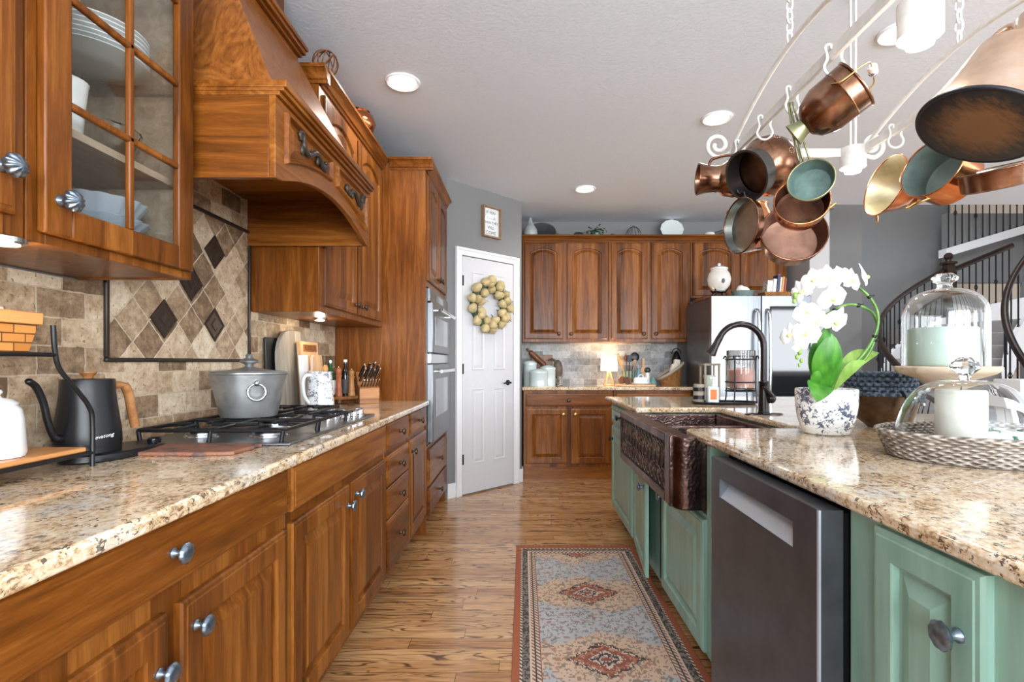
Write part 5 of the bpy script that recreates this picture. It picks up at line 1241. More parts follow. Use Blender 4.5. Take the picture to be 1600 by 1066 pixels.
def utensil(name, label, dx, dy, h, head, mat, cat):
    base = Vector((cx_+dx*0.25, cy_+dy*0.25, KZ+0.012)); tip = Vector((cx_+dx, cy_+dy, KZ+h)); d = (tip-base).normalized(); M = towards(d, tip)
    m = MB(); m.tube([base, tip], [0.005, 0.006], 8)
    if head == 'spoon': m.ell((0, 0, 0.025), 0.024, 0.008, 0.036, 14, 8, M)
    elif head == 'ladle': m.ell((0, 0, 0.035), 0.05, 0.014, 0.052, 16, 8, M)
    elif head == 'whisk':
        for k in range(4): m.tube([M @ Vector((0.028*math.sin(PI*i/10)*math.cos(PI*k/4), 0.028*math.sin(PI*i/10)*math.sin(PI*k/4), 0.10*i/10)) for i in range(11)], 0.0016, 5)
        for k in range(4): m.tube([M @ Vector((-0.028*math.sin(PI*i/10)*math.cos(PI*k/4), -0.028*math.sin(PI*i/10)*math.sin(PI*k/4), 0.10*i/10)) for i in range(11)], 0.0016, 5)
    elif head == 'turner': m.box(-0.022, -0.003, 0, 0.022, 0.003, 0.075, M)
    tag(m.build(name, mat, loc=tuple(base), smooth=60), label, cat, 'utensils in the crock')
utensil('whisk', 'wire whisk leaning left in the utensil crock', -0.085, 0.0, 0.25, 'whisk', M_brass, 'whisk')
utensil('wooden_turner', 'golden wooden turner leaning left in the crock, below the whisk', -0.075, -0.02, 0.22, 'turner', M_oak, 'turner')
utensil('wooden_spoon', 'dark wooden spoon upright in the middle of the crock', -0.02, 0.02, 0.27, 'spoon', M_brownwood, 'spoon')
utensil('serving_fork', 'black-handled turner with a white stripe in the crock', 0.005, -0.02, 0.25, 'turner', M_black, 'turner')
utensil('ladle', 'big round black ladle standing tall on the right of the crock', 0.065, 0.02, 0.27, 'ladle', M_black, 'ladle')
utensil('wooden_spoon', 'pale slotted wooden spoon in front of the black ladle', 0.055, -0.03, 0.22, 'spoon', plain('grey_beech', S(160, 132, 112), 0.6, 0, 0.1), 'spoon')
r = root('butter_dish', 'white domed butter dish with blue flowers on the wooden board', 'butter dish', (1.22, 5.385, BZ))
m = MB(); m.lathe([(0, 0), (0.07, 0), (0.098, 0.012), (0.10, 0.016), (0.07, 0.008), (0, 0.008)], 36, T(1.22, 5.385, BZ, Matrix.Diagonal((1.1, 0.62, 1, 1)))); m.build('plate', M_ceramic, r, smooth=50)
L = []
for z, s_ in ((0.010, 1.0), (0.05, 0.97), (0.064, 0.90), (0.073, 0.78), (0.076, 0.6)):
    L.append([(1.22+s_*0.078*(abs(math.cos(t))**0.5)*(1 if math.cos(t) > 0 else -1), 5.385+s_*0.042*(abs(math.sin(t))**0.5)*(1 if math.sin(t) > 0 else -1), BZ+z) for t in [2*PI*k/32 for k in range(32)]])
MB().rings(L).build('cover', floral('faint_blue_flowered_ceramic', S(232, 235, 238), S(150, 172, 196), 30, 0.55), r, smooth=50)
m = MB(); m.tube(smooth_path([(1.195, 5.385, BZ+0.075), (1.20, 5.385, BZ+0.092), (1.22, 5.385, BZ+0.098), (1.24, 5.385, BZ+0.092), (1.245, 5.385, BZ+0.075)], 5), 0.006, 8); m.build('handle', M_ceramic, r, smooth=180)
m = MB(); m.lathe([(0, 0), (0.035, 0), (0.037, 0.03), (0.034, 0.12), (0.016, 0.15), (0.015, 0.185), (0.018, 0.188), (0, 0.188)], 24, T(1.245, 5.60, KZ))
tag(m.build('blue_bottle', plain('pale_blue_glass', S(120, 158, 180), 0.08, 0, 0.2, 30), loc=(1.245, 5.60, KZ), smooth=50), 'pale blue glass bottle beside the utensil crock', 'bottle')
r = root('salt_shaker', 'white shaker with a round dark top behind the butter dish', 'shaker', (1.315, 5.50, BZ))
m = MB(); m.lathe([(0, 0), (0.024, 0), (0.022, 0.12), (0, 0.12)], 24, T(1.315, 5.50, BZ)); m.build('body', M_ceramic, r)
m = MB(); m.ell((1.315, 5.50, BZ+0.145), 0.034, 0.034, 0.032, 18, 10); m.build('top', plain('dark_olive_top', S(66, 66, 54), 0.4, 0.3), r, smooth=180)
m = MB(); M = T(1.335, 5.79, KZ, Matrix.Rotation(0.06, 4, 'X')); m.py([(-0.04, 0), (0.04, 0), (0.04, 0.16), (0.012, 0.20), (0.012, 0.29), (-0.012, 0.29), (-0.012, 0.20), (-0.04, 0.16)], -0.008, 0.008, M)
tag(m.build('paddle_board', M_lightwood, loc=(1.335, 5.79, KZ), bevel=0.003), 'slim wooden paddle board standing at the back wall right of the shaker', 'paddle board')
for i, (x, y, z, lab) in enumerate(((1.02, 5.36, 0.045, 'dark wood slice propped on the board nearest the lamp'), (1.075, 5.35, 0.04, 'round wood slice propped on the board beside the butter dish'))):
    m = MB(); m.lathe([(0, -0.008), (0.038, -0.008), (0.040, 0), (0.038, 0.008), (0, 0.008)], 24, towards((0.25-0.4*i, -0.9, 0.2), (x, y, BZ+z)))
    tag(m.build('wood_slice', M_brownwood, loc=(x, y, BZ), smooth=40), lab, 'wood slice', 'wood slices on the board')
# slanted wicker basket
r = root('wicker_basket', 'honey wicker basket with a slanted grey cloth rim beside the refrigerator', 'basket', (1.565, 5.52, KZ))
m = MB(); n = 32; L = []
for j in range(7):
    s_ = j/6; Lr = []
    for k in range(n):
        a = 2*PI*k/n; rx, ry = 0.10+0.03*s_, 0.08+0.03*s_
        top = 0.155+0.085*math.cos(a)
        Lr.append((1.565+rx*math.cos(a)+0.0*s_, 5.52+ry*math.sin(a), KZ+top*s_))
    L.append(Lr)
rimpts = L[-1]
for j in range(6, 0, -1):
    L.append([(1.565+(p[0]-1.565)*0.94, 5.52+(p[1]-5.52)*0.94, p[2]+0.004) for p in L[j]])
m.rings(L); m.build('woven_body', M_wicker, r, smooth=60)
m = MB(); m.tube(rimpts, 0.016, 8, closed=True); m.build('cloth_rim', plain('grey_linen', S(164, 156, 142), 0.9, 0, 0.08, 60), r, smooth=180)
m = MB()
M = T(1.565, 5.50, KZ+0.06, Matrix.Rotation(0.28, 4, 'Y')); m.box(-0.04, -0.03, 0, 0.04, 0.03, 0.17, M)
M = T(1.615, 5.53, KZ+0.08, Matrix.Rotation(0.12, 4, 'Y')); m.box(-0.032, -0.03, 0, 0.032, 0.03, 0.20, M)
tag(m.build('folded_towel', floral('flowered_tea_towel', S(226, 218, 204), S(120, 120, 140), 40, 0.6), loc=(1.59, 5.51, KZ+0.06), bevel=0.012, seg=3), 'rolled flowered tea towels standing in the slanted wicker basket', 'towels')
m = MB(); m.lathe([(0, 0), (0.04, 0), (0.05, 0.015), (0.045, 0.045), (0.025, 0.085), (0.0, 0.09)], 28, T(1.395, 5.60, KZ))
tag(m.build('glass_cloche', plain('blue_green_glass', S(120, 158, 156), 0.1, 0, 0.2, 20), loc=(1.395, 5.60, KZ), smooth=50), 'low blue-green glass dome left of the slanted basket', 'glass dome')
m = MB(); m.lathe([(0, 0), (0.04, 0), (0.045, 0.2), (0.05, 0.28), (0.03, 0.34), (0.012, 0.37), (0, 0.375)], 24, T(1.68, 5.70, KZ)); m.tube([(1.68+0.05*math.cos(a), 5.70, KZ+0.34+0.06*math.sin(a)) for a in [PI*k/12 for k in range(13)]], 0.005, 6)
tag(m.build('iron_lantern', M_iron, loc=(1.68, 5.70, KZ), smooth=50), 'dark iron lantern behind the slanted wicker basket', 'lantern')

# ------------------------------------------------------------------ on the refrigerator
FZ = 1.7905
r = root('crock_jar', 'cream lidded jar on a dark stand on top of the refrigerator', 'jar', (1.86, 4.93, FZ))
m = MB(); m.lathe([(0, 0.062), (0.055, 0.062), (0.060, 0.07), (0.098, 0.12), (0.108, 0.175), (0.098, 0.225), (0.074, 0.262), (0.078, 0.272), (0, 0.272)], 40, T(1.86, 4.93, FZ)); m.build('body', plain('cream_stoneware', S(218, 216, 208), 0.22, 0, 0.03), r, smooth=50)
m = MB(); m.lathe([(0, 0.272), (0.08, 0.272), (0.08, 0.282), (0.045, 0.30), (0.014, 0.304), (0.012, 0.312), (0.018, 0.322), (0.01, 0.331), (0, 0.332)], 32, T(1.86, 4.93, FZ)); m.build('lid', M_ceramic, r, smooth=50)
m = MB(); m.ell((1.86, 4.826, FZ+0.15), 0.016, 0.006, 0.024, 12, 8); m.build('emblem', plain('dark_grey_emblem', S(84, 84, 82), 0.5), r, smooth=180)
m = MB(); m.lathe([(0, 0.052), (0.068, 0.052), (0.068, 0.061), (0, 0.061)], 24, T(1.86, 4.93, FZ))
for k in range(4):
    a = PI/4+PI/2*k; m.tube([(1.86+0.06*math.cos(a), 4.93+0.06*math.sin(a), FZ+0.056), (1.86+0.085*math.cos(a), 4.93+0.085*math.sin(a), FZ+0.075)], 0.006, 6); m.tube([(1.86+0.06*math.cos(a), 4.93+0.06*math.sin(a), FZ+0.056), (1.86+0.082*math.cos(a), 4.93+0.082*math.sin(a), FZ)], 0.007, 6)
m.build('stand', M_bronze, r)
m = MB(); m.lathe([(0, 0), (0.085, 0), (0.10, 0.05), (0.108, 0.062), (0.10, 0.062), (0.085, 0.012), (0, 0.012)], 36, T(2.08, 4.92, FZ, Matrix.Diagonal((1.0, 0.8, 1, 1))))
tag(m.build('oval_dish', plain('grey_green_enamel', S(112, 132, 128), 0.35, 0, 0.1), loc=(2.08, 4.92, FZ), smooth=50), 'grey-green oval dish on the refrigerator top', 'dish')
m = MB(); m.ell((2.08, 4.92, FZ+0.065), 0.065, 0.05, 0.045, 18, 10); m.ell((2.06, 4.915, FZ+0.085), 0.035, 0.035, 0.035, 14, 8)
tag(m.build('folded_cloth', M_cloth, loc=(2.08, 4.92, FZ+0.03), smooth=180), 'crumpled white cloth lying in the grey-green dish', 'cloth')
r = root('wicker_tray_basket', 'low honey wicker basket of books on the refrigerator', 'basket', (2.40, 4.92, FZ))
boxring(MB(), 2.27, 4.86, 2.50, 4.99, FZ, FZ+0.05, 0.008, 0.012).build('woven_body', M_wicker, r, bevel=0.004)
bk = ((0.05, 0.03, (232, 228, 220), 'thick white book with a scribbled cover leaning left'), (0.03, 0.00, (232, 226, 214), 'cream book next to the white leaning book'), (0.024, 0.0, (52, 56, 100), 'navy blue book in the middle of the fridge basket'), (0.016, 0.0, (226, 214, 190), 'thin ivory book right of the navy one'), (0.018, 0.0, (206, 150, 92), 'orange-tan book near the right end'), (0.016, 0.0, (150, 62, 50), 'dark red book at the right end of the row'))
x = 2.285
for i, (w_, ln, c, lab) in enumerate(bk):
    h = (0.15, 0.165, 0.205, 0.18, 0.185, 0.17)[i]
    r2 = root('book', lab, 'book', (x+w_/2, 4.925, FZ+0.0085), (0, 0.10-0.55*(i == 0)*0, 0), group='books in the fridge-top basket')
    cov = floral('scribbled_cover', S(*c), S(90, 90, 100), 45, 0.52) if i == 0 else plain('book_cover_%s' % 'abcdef'[i], S(*c), 0.5, 0, 0.06)
    MB().box(-w_/2, -0.05, 0, w_/2, 0.05, h).build('cover', cov, r2, local=True, bevel=0.002)
    MB().box(-w_/2+0.002, -0.046, h-0.002, w_/2-0.002, 0.048, h+0.0015).build('pages', M_cloth, r2, local=True)
    x += w_+0.0045
r = root('rolling_pin', 'wooden rolling pin lying along the left side of the refrigerator top', 'rolling pin', (1.79, 5.2, FZ-0.012))
m = MB(); M = towards((-0.02, -1, 0), (1.795, 5.42, 1.806)); m.lathe([(0, 0), (0.012, 0), (0.03, 0.01), (0.03, 0.33), (0.012, 0.34), (0, 0.34)], 18, M); m.build('roller', M_brownwood, r, smooth=50)
m = MB(); m.lathe([(0, 0.34), (0.010, 0.34), (0.015, 0.38), (0.014, 0.42), (0.006, 0.44), (0, 0.44)], 14, M); m.build('handle', plain('reddish_pin_handle', S(150, 84, 66), 0.5), r, smooth=60)

# ------------------------------------------------------------------ on top of the back cabinets
TZ = 2.5285
m = MB(); m.lathe([(0, 0), (0.055, 0), (0.078, 0.04), (0.072, 0.085), (0.042, 0.135), (0.022, 0.18), (0.012, 0.215), (0, 0.22)], 32, T(0.075, 5.62, TZ))
tag(m.build('gourd_vase', plain('mottled_grey_stoneware', S(166, 172, 168), 0.4, 0, 0.25, 10), loc=(0.075, 5.62, TZ), smooth=50), 'mottled grey gourd-shaped vase beside the pantry wall', 'vase')
m = MB(); m.lathe([(0, 0), (0.09, 0), (0.15, 0.012), (0.155, 0.018), (0.09, 0.01), (0, 0.008)], 40, T(0.205, 5.78, TZ+0.003, Matrix.Rotation(PI/2-0.16, 4, 'X') @ Matrix.Translation((0, 0.105, 0)) @ Matrix.Diagonal((1.0, 0.66, 1, 1))))
tag(m.build('dark_platter', plain('dark_pewter_platter', S(60, 60, 62), 0.4, 0.5, 0.2), loc=(0.205, 5.74, TZ), smooth=50), 'dark oval platter propped behind the gourd vase', 'platter')
m = MB(); m.ell((0.36, 5.58, TZ+0.02), 0.022, 0.018, 0.02, 14, 8); m.ell((0.36, 5.58, TZ+0.048), 0.012, 0.012, 0.013, 12, 8); m.lathe([(0, 0), (0.03, 0), (0.03, 0.006), (0, 0.008)], 16, T(0.36, 5.58, TZ))
tag(m.build('figurine', M_brass, loc=(0.36, 5.58, TZ), smooth=60), 'tiny golden figurine on the back cabinet top', 'figurine')
m = MB(); m.lathe([(0, 0), (0.075, 0), (0.07, 0.03), (0.045, 0.06), (0, 0.072)], 28, T(0.60, 5.66, TZ))
tag(m.build('dark_bowl', plain('dark_brown_basketry', S(48, 44, 42), 0.6, 0, 0.3), loc=(0.60, 5.66, TZ), smooth=50), 'upturned dark bowl left of the trailing ivy', 'bowl')
r = root('potted_ivy', 'small dark green ivy on the back cabinet top', 'plant', (0.79, 5.64, TZ))
m = MB(); m.lathe([(0, 0), (0.04, 0), (0.05, 0.05), (0, 0.05)], 20, T(0.79, 5.64, TZ)); m.build('pot', plain('teal_glazed_pot', S(70, 110, 100), 0.3), r)
m = MB(); random.seed(21)
for k in range(70):
    c = Vector((0.79+random.gauss(0, 0.045), 5.64+random.gauss(0, 0.03), TZ+0.045+abs(random.gauss(0.02, 0.025))))
    m.ell((0, 0, 0), 0.016, 0.013, 0.002, 6, 4, T(*c, Matrix.Rotation(random.uniform(0, 6), 4, 'Z') @ Matrix.Rotation(random.uniform(-1.2, 1.2), 4, 'X')))
m.build('foliage', plain('dark_ivy_leaf', S(40, 78, 44), 0.5, 0, 0.3), r, smooth=180)
m = MB(); m.lathe([(0, 0), (0.025, 0), (0.032, 0.03), (0.02, 0.042), (0, 0.045)], 20, T(0.965, 5.63, TZ))
tag(m.build('small_pot', plain('dark_pot', S(74, 70, 68), 0.4), loc=(0.965, 5.63, TZ), smooth=50), 'tiny dark lidded pot right of the ivy', 'pot')
m = MB()
for k in range(6): m.tube([(1.20+0.09*math.cos(a)*math.cos(PI*k/6), 5.66+0.09*math.cos(a)*math.sin(PI*k/6), TZ+0.005+0.125*math.sin(a)) for a in [PI*i/16 for i in range(17)]], 0.002, 5)
m.tube([(1.20+0.09*math.cos(a), 5.66+0.09*math.sin(a), TZ+0.004) for a in [2*PI*k/24 for k in range(24)]], 0.003, 5, closed=True)
tag(m.build('wire_cloche', M_iron, loc=(1.20, 5.66, TZ), smooth=60), 'thin dark wire cloche on the back cabinet top', 'wire dome')
m = MB(); m.ell((1.385, 5.62, TZ+0.018), 0.03, 0.02, 0.018, 12, 8); m.ell((1.43, 5.63, TZ+0.014), 0.022, 0.02, 0.014, 12, 8)
tag(m.build('wooden_pebbles', M_brownwood, loc=(1.40, 5.62, TZ), smooth=180), 'small brown wooden lumps left of the flowered plate', 'ornament')
m = MB(); m.lathe([(0, 0), (0.06, 0), (0.105, 0.014), (0.11, 0.019), (0.065, 0.008), (0, 0.006)], 48, T(1.635, 5.70, TZ+0.003, Matrix.Rotation(PI/2-0.2, 4, 'X') @ Matrix.Translation((0, 0.113, 0)) @ Matrix.Diagonal((1.15, 1.0, 1, 1))), ribs=12, amp=0.02, r_lo=0.09)
tag(m.build('display_plate', floral('flowered_display_plate', S(214, 222, 220), S(84, 92, 88), 16, 0.60), loc=(1.635, 5.68, TZ), smooth=50), 'white flowered plate standing on the back cabinet top', 'plate')
m = MB(); m.lathe([(0, 0), (0.054, 0), (0.054, 0.04), (0.048, 0.048), (0, 0.048)], 28, T(2.01, 5.60, TZ))
tag(m.build('white_dish', M_ceramic, loc=(2.01, 5.60, TZ), smooth=40), 'low round white dish on the cabinet above the refrigerator', 'dish')
m = MB(); m.tube([(2.04, 5.70, TZ+0.03), (2.20, 5.68, TZ+0.09)], [0.028, 0.02], 10); m.tube([(2.10, 5.66, TZ+0.02), (2.24, 5.64, TZ+0.07)], [0.018, 0.014], 8); m.box(2.02, 5.66, TZ, 2.26, 5.75, TZ+0.02)
tag(m.build('driftwood', plain('dark_driftwood', S(88, 82, 74), 0.7, 0, 0.3), loc=(2.12, 5.68, TZ), smooth=60), 'dark driftwood pieces behind the low white dish', 'driftwood')

# ------------------------------------------------------------------ on the island
NZ = 0.9185
# black tray by the faucet with dispenser, soap and wood-ringed candle
r = root('oval_tray', 'black oval tray beside the faucet carrying the glass dispenser', 'tray', (1.26, 3.25, NZ))
m = MB(); m.lathe([(0, 0), (0.10, 0), (0.108, 0.004), (0.112, 0.016), (0.108, 0.016), (0.102, 0.006), (0, 0.006)], 40, T(1.26, 3.25, NZ, Matrix.Diagonal((1.85, 1.0, 1, 1)))); m.build('pan', M_black, r, smooth=40)
YZ = NZ+0.0065
dx, dy = 1.365, 3.255
r = root('glass_dispenser', 'glass cylinder holding pink liquid in a black iron stand on the tray', 'dispenser', (dx, dy, YZ))
m = MB(); R_ = 0.085
m.ring([(0, 0.085), (R_-0.006, 0.085), (R_, 0.09), (R_, 0.325), (R_-0.004, 0.328), (R_-0.006, 0.325), (R_-0.007, 0.098), (0, 0.096)], 40, T(dx, dy, YZ)); m.build('glass_cylinder', M_glass, r, smooth=40, merge=True)
m = MB(); m.lathe([(0, 0.098), (R_-0.010, 0.098), (R_-0.010, 0.205), (0, 0.205)], 36, T(dx, dy, YZ)); m.build('pink_liquid', plain('pink_salt_fill', S(206, 150, 136), 0.5, 0, 0.12, 40), r)
m = MB()
for z in (0.075, 0.13, 0.272):
    m.tube([(dx+(R_+0.006)*math.cos(a), dy+(R_+0.006)*math.sin(a), YZ+z) for a in [2*PI*k/32 for k in range(32)]], 0.0045, 6, closed=True)
for k in range(4):
    a = PI/4+PI/2*k; ca, sa = math.cos(a), math.sin(a)
    m.tube(smooth_path([(dx+0.10*ca, dy+0.10*sa, YZ+0.004), (dx+0.093*ca, dy+0.093*sa, YZ+0.07), (dx+0.093*ca, dy+0.093*sa, YZ+0.27), (dx+0.104*ca, dy+0.104*sa, YZ+0.29), (dx+0.112*ca, dy+0.112*sa, YZ+0.275)], 4), 0.005, 6)
m.build('iron_stand', M_black, r, smooth=60)
r = root('soap_bottle', 'clear soap bottle with an orange label and white pump', 'soap bottle', (1.165, 3.20, YZ))
m = MB(); m.box(1.13, 3.175, YZ, 1.20, 3.225, YZ+0.105); m.build('bottle_body', plain('pale_clear_plastic', S(196, 206, 214), 0.1, 0, 0.05), r, bevel=0.008)
MB().box(1.145, 3.1738, YZ+0.025, 1.185, 3.1748, YZ+0.088).build('orange_label', plain('orange_label', S(240, 122, 60), 0.5, 0, 0.1), r)
m = MB(); m.lathe([(0, 0.105), (0.016, 0.105), (0.016, 0.122), (0.007, 0.126), (0.007, 0.15), (0.014, 0.152), (0.014, 0.162), (0, 0.163)], 18, T(1.172, 3.20, YZ)); m.tube([(1.172, 3.20, YZ+0.157), (1.145, 3.19, YZ+0.155)], 0.005, 8); m.build('pump', M_ceramic, r)
m = MB()
L = [(0, 0), (0.032, 0)]
r = root('wood_ringed_jar', 'small wooden jar banded with black rings at the left end of the tray', 'jar', (1.095, 3.24, YZ))
m = MB(); m.lathe([(0, 0), (0.032, 0), (0.034, 0.06), (0.032, 0.118), (0, 0.118)], 28, T(1.095, 3.24, YZ)); m.build('body', M_greywood, r)
for z in (0.024, 0.074):
    MB().ring([(0.033, z), (0.036, z), (0.036, z+0.024), (0.033, z+0.024)], 28, T(1.095, 3.24, YZ)).build('band', M_black, r)
r = root('square_lantern', 'little wood-framed lantern with a pale candle behind the soap bottle', 'lantern', (1.30, 3.62, NZ))
m = MB(); lx_, ly_ = 1.30, 3.62
for sx in (-1, 1):
    for sy in (-1, 1): m.box(lx_+sx*0.048-0.006, ly_+sy*0.048-0.006, NZ, lx_+sx*0.048+0.006, ly_+sy*0.048+0.006, NZ+0.25)
m.box(lx_-0.056, ly_-0.056, NZ, lx_+0.056, ly_+0.056, NZ+0.012); m.box(lx_-0.056, ly_-0.056, NZ+0.238, lx_+0.056, ly_+0.056, NZ+0.252); m.build('frame', M_greywood, r)
m = MB(); m.lathe([(0, 0.09), (0.03, 0.09), (0.042, 0.17), (0, 0.17)], 24, T(lx_, ly_, NZ)); m.lathe([(0, 0.012), (0.03, 0.012), (0.012, 0.03), (0.012, 0.09), (0, 0.09)], 18, T(lx_, ly_, NZ)); m.build('candle_cup', M_mintwax, r)
# orchid
ox, oy = 1.112, 1.905
r = root('orchid', 'white moth orchid in a blue toile pot on the island', 'orchid', (ox, oy, NZ))
m = MB(); m.lathe([(0, 0), (0.072, 0), (0.080, 0.006), (0.096, 0.06), (0.102, 0.11), (0.103, 0.160), (0.101, 0.165), (0.095, 0.162), (0.094, 0.11), (0.07, 0.02), (0, 0.02)], 64, T(ox, oy, NZ)); m.build('pot', M_toile, r, smooth=40)
m = MB(); m.lathe([(0, 0.135), (0.0945, 0.135), (0.0945, 0.14), (0, 0.146)], 40, T(ox, oy, NZ)); m.build('moss', plain('bark_moss', S(110, 90, 60), 0.9, 0, 0.3, 40, 0.5), r)
def leaf(name, base, tip, width, bend, mat, up=(0, 0, 1), cup=0.15, n=14):
    base, tip = Vector(base), Vector(tip); d = tip-base; side = d.cross(Vector(up)).normalized(); nrm = side.cross(d).normalized(); mb = MB(); L = []
    for i in range(n+1):
        t = i/n; c = base+d*t+Vector(bend)*math.sin(PI*t); w_ = width*(math.sin(PI*min(1, 0.06+0.94*t))**0.65)*(0.55+0.45*math.sin(PI*t*0.75)) if i < n else 0.001
        w_ = max(w_, 0.003)
        L.append([c+side*w_*s_+nrm*(cup*w_*abs(s_)*1.2+o_) for s_, o_ in ((-1, 0), (-0.5, -0.001), (0, -0.0018), (0.5, -0.001), (1, 0), (0.5, 0.0012), (0, 0.001), (-0.5, 0.0012))])
    mb.rings(L); return mb.build(name, mat, r, smooth=70)
leaf('leaf', (1.083, 1.87, 1.06), (1.064, 1.79, 1.278), 0.050, (-0.012, -0.02, 0), M_leaf, up=(0.25, 1, 0.1))
leaf('leaf', (1.085, 1.90, 1.07), (1.082, 1.845, 1.312), 0.040, (-0.012, 0.0, 0), M_leaf, up=(0.15, 1, 0))
leaf('leaf', (1.085, 1.86, 1.085), (0.998, 1.765, 1.045), 0.044, (-0.01, -0.01, 0.03), M_leaf, up=(-0.25, -0.75, 0.6))
leaf('leaf', (1.075, 1.86, 1.08), (1.005, 1.80, 1.142), 0.022, (-0.01, -0.01, 0.015), M_leaf, up=(-0.2, 1, 0.3))
leaf('leaf', (1.125, 1.89, 1.08), (1.300, 1.90, 1.215), 0.034, (0, 0, 0.04), M_leaf_pale, up=(-0.25, -0.75, 0.6))
leaf('leaf', (1.115, 1.86, 1.08), (1.205, 1.83, 1.185), 0.020, (0.0, -0.01, 0.025), M_leaf_pale, up=(-0.25, -0.75, 0.6))
# two looping flower stems on a hoop, tied with dark clips
s1 = smooth_path([(1.10, 1.89, 1.05), (1.129, 1.87, 1.108), (1.181, 1.86, 1.167), (1.226, 1.85, 1.226), (1.252, 1.84, 1.289), (1.255, 1.835, 1.345), (1.231, 1.83, 1.397), (1.185, 1.825, 1.44), (1.144, 1.82, 1.459), (1.099, 1.82, 1.47), (1.04, 1.815, 1.46), (0.992, 1.81, 1.435), (0.964, 1.81, 1.41)], 7)
s2 = smooth_path([(1.115, 1.90, 1.05), (1.148, 1.89, 1.108), (1.221, 1.88, 1.173), (1.253, 1.87, 1.226), (1.273, 1.865, 1.3), (1.258, 1.86, 1.348), (1.223, 1.855, 1.374), (1.175, 1.85, 1.386), (1.133, 1.845, 1.379), (1.098, 1.84, 1.362), (1.057, 1.835, 1.343), (1.023, 1.83, 1.313), (0.991, 1.825, 1.275), (0.973, 1.82, 1.238), (0.962, 1.815, 1.20)], 7)
def stem_path(pts): n = len(pts); return MB().tube(pts, [0.0065-0.0042*i/(n-1) for i in range(n)], 8)
for s_ in (s1, s2): stem_path(s_).build('flower_stem', M_stem, r, smooth=180)
m = MB()
for p in (s1[26], s1[44], s1[60], s2[24], s2[46], s2[62]):
    m.ell(p, 0.008, 0.007, 0.008, 10, 6); m.tube([p, p+Vector((0.014, -0.008, 0.004))], 0.0025, 5)
m.build('stem_clip', M_black, r, smooth=180)
def orchid_flower(c, nrm, roll, size):
    nv = Vector(nrm).normalized(); M = Matrix.Translation(c) @ nv.to_track_quat('Z', 'Y').to_matrix().to_4x4() @ Matrix.Rotation(roll, 4, 'Z')
    mb = MB()
    def petal(a, ln, wd, lift):
        L = []; n = 9
        for i in range(n+1):
            t = i/n; w_ = wd*math.sin(PI*min(1.0, 0.08+t*0.92))**0.6*(0.45+0.55*math.sin(PI*min(1, t*0.85+0.1))); w_ = max(w_, 0.0015)
            y = ln*t; z = lift*math.sin(PI*t)*0.5-0.25*ln*t*t*0.4
            L.append([Vector((s_*w_, y, z+o_-0.18*abs(s_)*w_)) for s_, o_ in ((-1, 0), (-0.4, 0), (0, 0), (0.4, 0), (1, 0), (0.4, 0.0012), (0, 0.0014), (-0.4, 0.0012))])
        mb.rings(L, M=M @ Matrix.Rotation(a, 4, 'Z'))
    petal(PI*0.5, size*1.0, size*0.62, 0.012); petal(-PI*0.5, size*1.0, size*0.62, 0.012)
    petal(0, size*0.95, size*0.36, 0.004); petal(PI*0.72, size*0.9, size*0.33, 0.003); petal(-PI*0.72, size*0.9, size*0.33, 0.003)
    f = mb.build('flower', M_petal, r, smooth=80)
    mb = MB(); mb.ell((0, -size*0.1, size*0.13), size*0.12, size*0.14, size*0.14, 10, 6, M); mb.ell((size*0.13, -size*0.05, size*0.1), size*0.07, size*0.1, size*0.05, 8, 5, M); mb.ell((-size*0.13, -size*0.05, size*0.1), size*0.07, size*0.1, size*0.05, 8, 5, M)
    mb.build('flower_lip', M_lip, f, smooth=180)
for c, nrm, roll, sz in (((1.185, 1.80, 1.478), (0.75, -0.6, 0.25), 0.2, 0.052), ((1.134, 1.79, 1.463), (0.35, -0.9, 0.1), -0.2, 0.048), ((1.107, 1.80, 1.482), (0.0, -0.9, 0.4), 0.2, 0.044), ((1.05, 1.785, 1.469), (-0.15, -1, 0.1), 0.05, 0.052),
                         ((1.003, 1.79, 1.463), (-0.7, -0.65, 0.2), 0.3, 0.052), ((0.958, 1.79, 1.425), (-0.9, -0.4, -0.1), 0.5, 0.046), ((1.065, 1.785, 1.401), (0.1, -0.9, -0.3), 0.3, 0.054), ((1.085, 1.80, 1.322), (0.25, -0.85, -0.45), -0.2, 0.056),
                         ((0.984, 1.80, 1.353), (-0.3, -0.9, 0.2), 0.3, 0.048), ((1.006, 1.79, 1.316), (-0.1, -0.9, -0.2), 0.9, 0.048), ((0.969, 1.78, 1.279), (-0.1, -1.0, 0.05), 0.0, 0.055), ((0.920, 1.79, 1.275), (-0.9, -0.4, 0.1), 0.2, 0.046), ((0.957, 1.79, 1.235), (0.0, -0.8, -0.5), 0.4, 0.030)):
    orchid_flower(c, nrm, roll, sz)
m = MB()
for p, q_ in (((0.964, 1.81, 1.215), 0.009), ((0.955, 1.81, 1.198), 0.008), ((0.970, 1.81, 1.185), 0.007), ((0.963, 1.81, 1.170), 0.006), ((0.944, 1.80, 1.411), 0.010), ((0.940, 1.80, 1.391), 0.008)): m.ell(p, q_*0.85, q_*0.85, q_*1.15, 10, 8)
m.build('bud', M_leaf_pale, r, smooth=180)
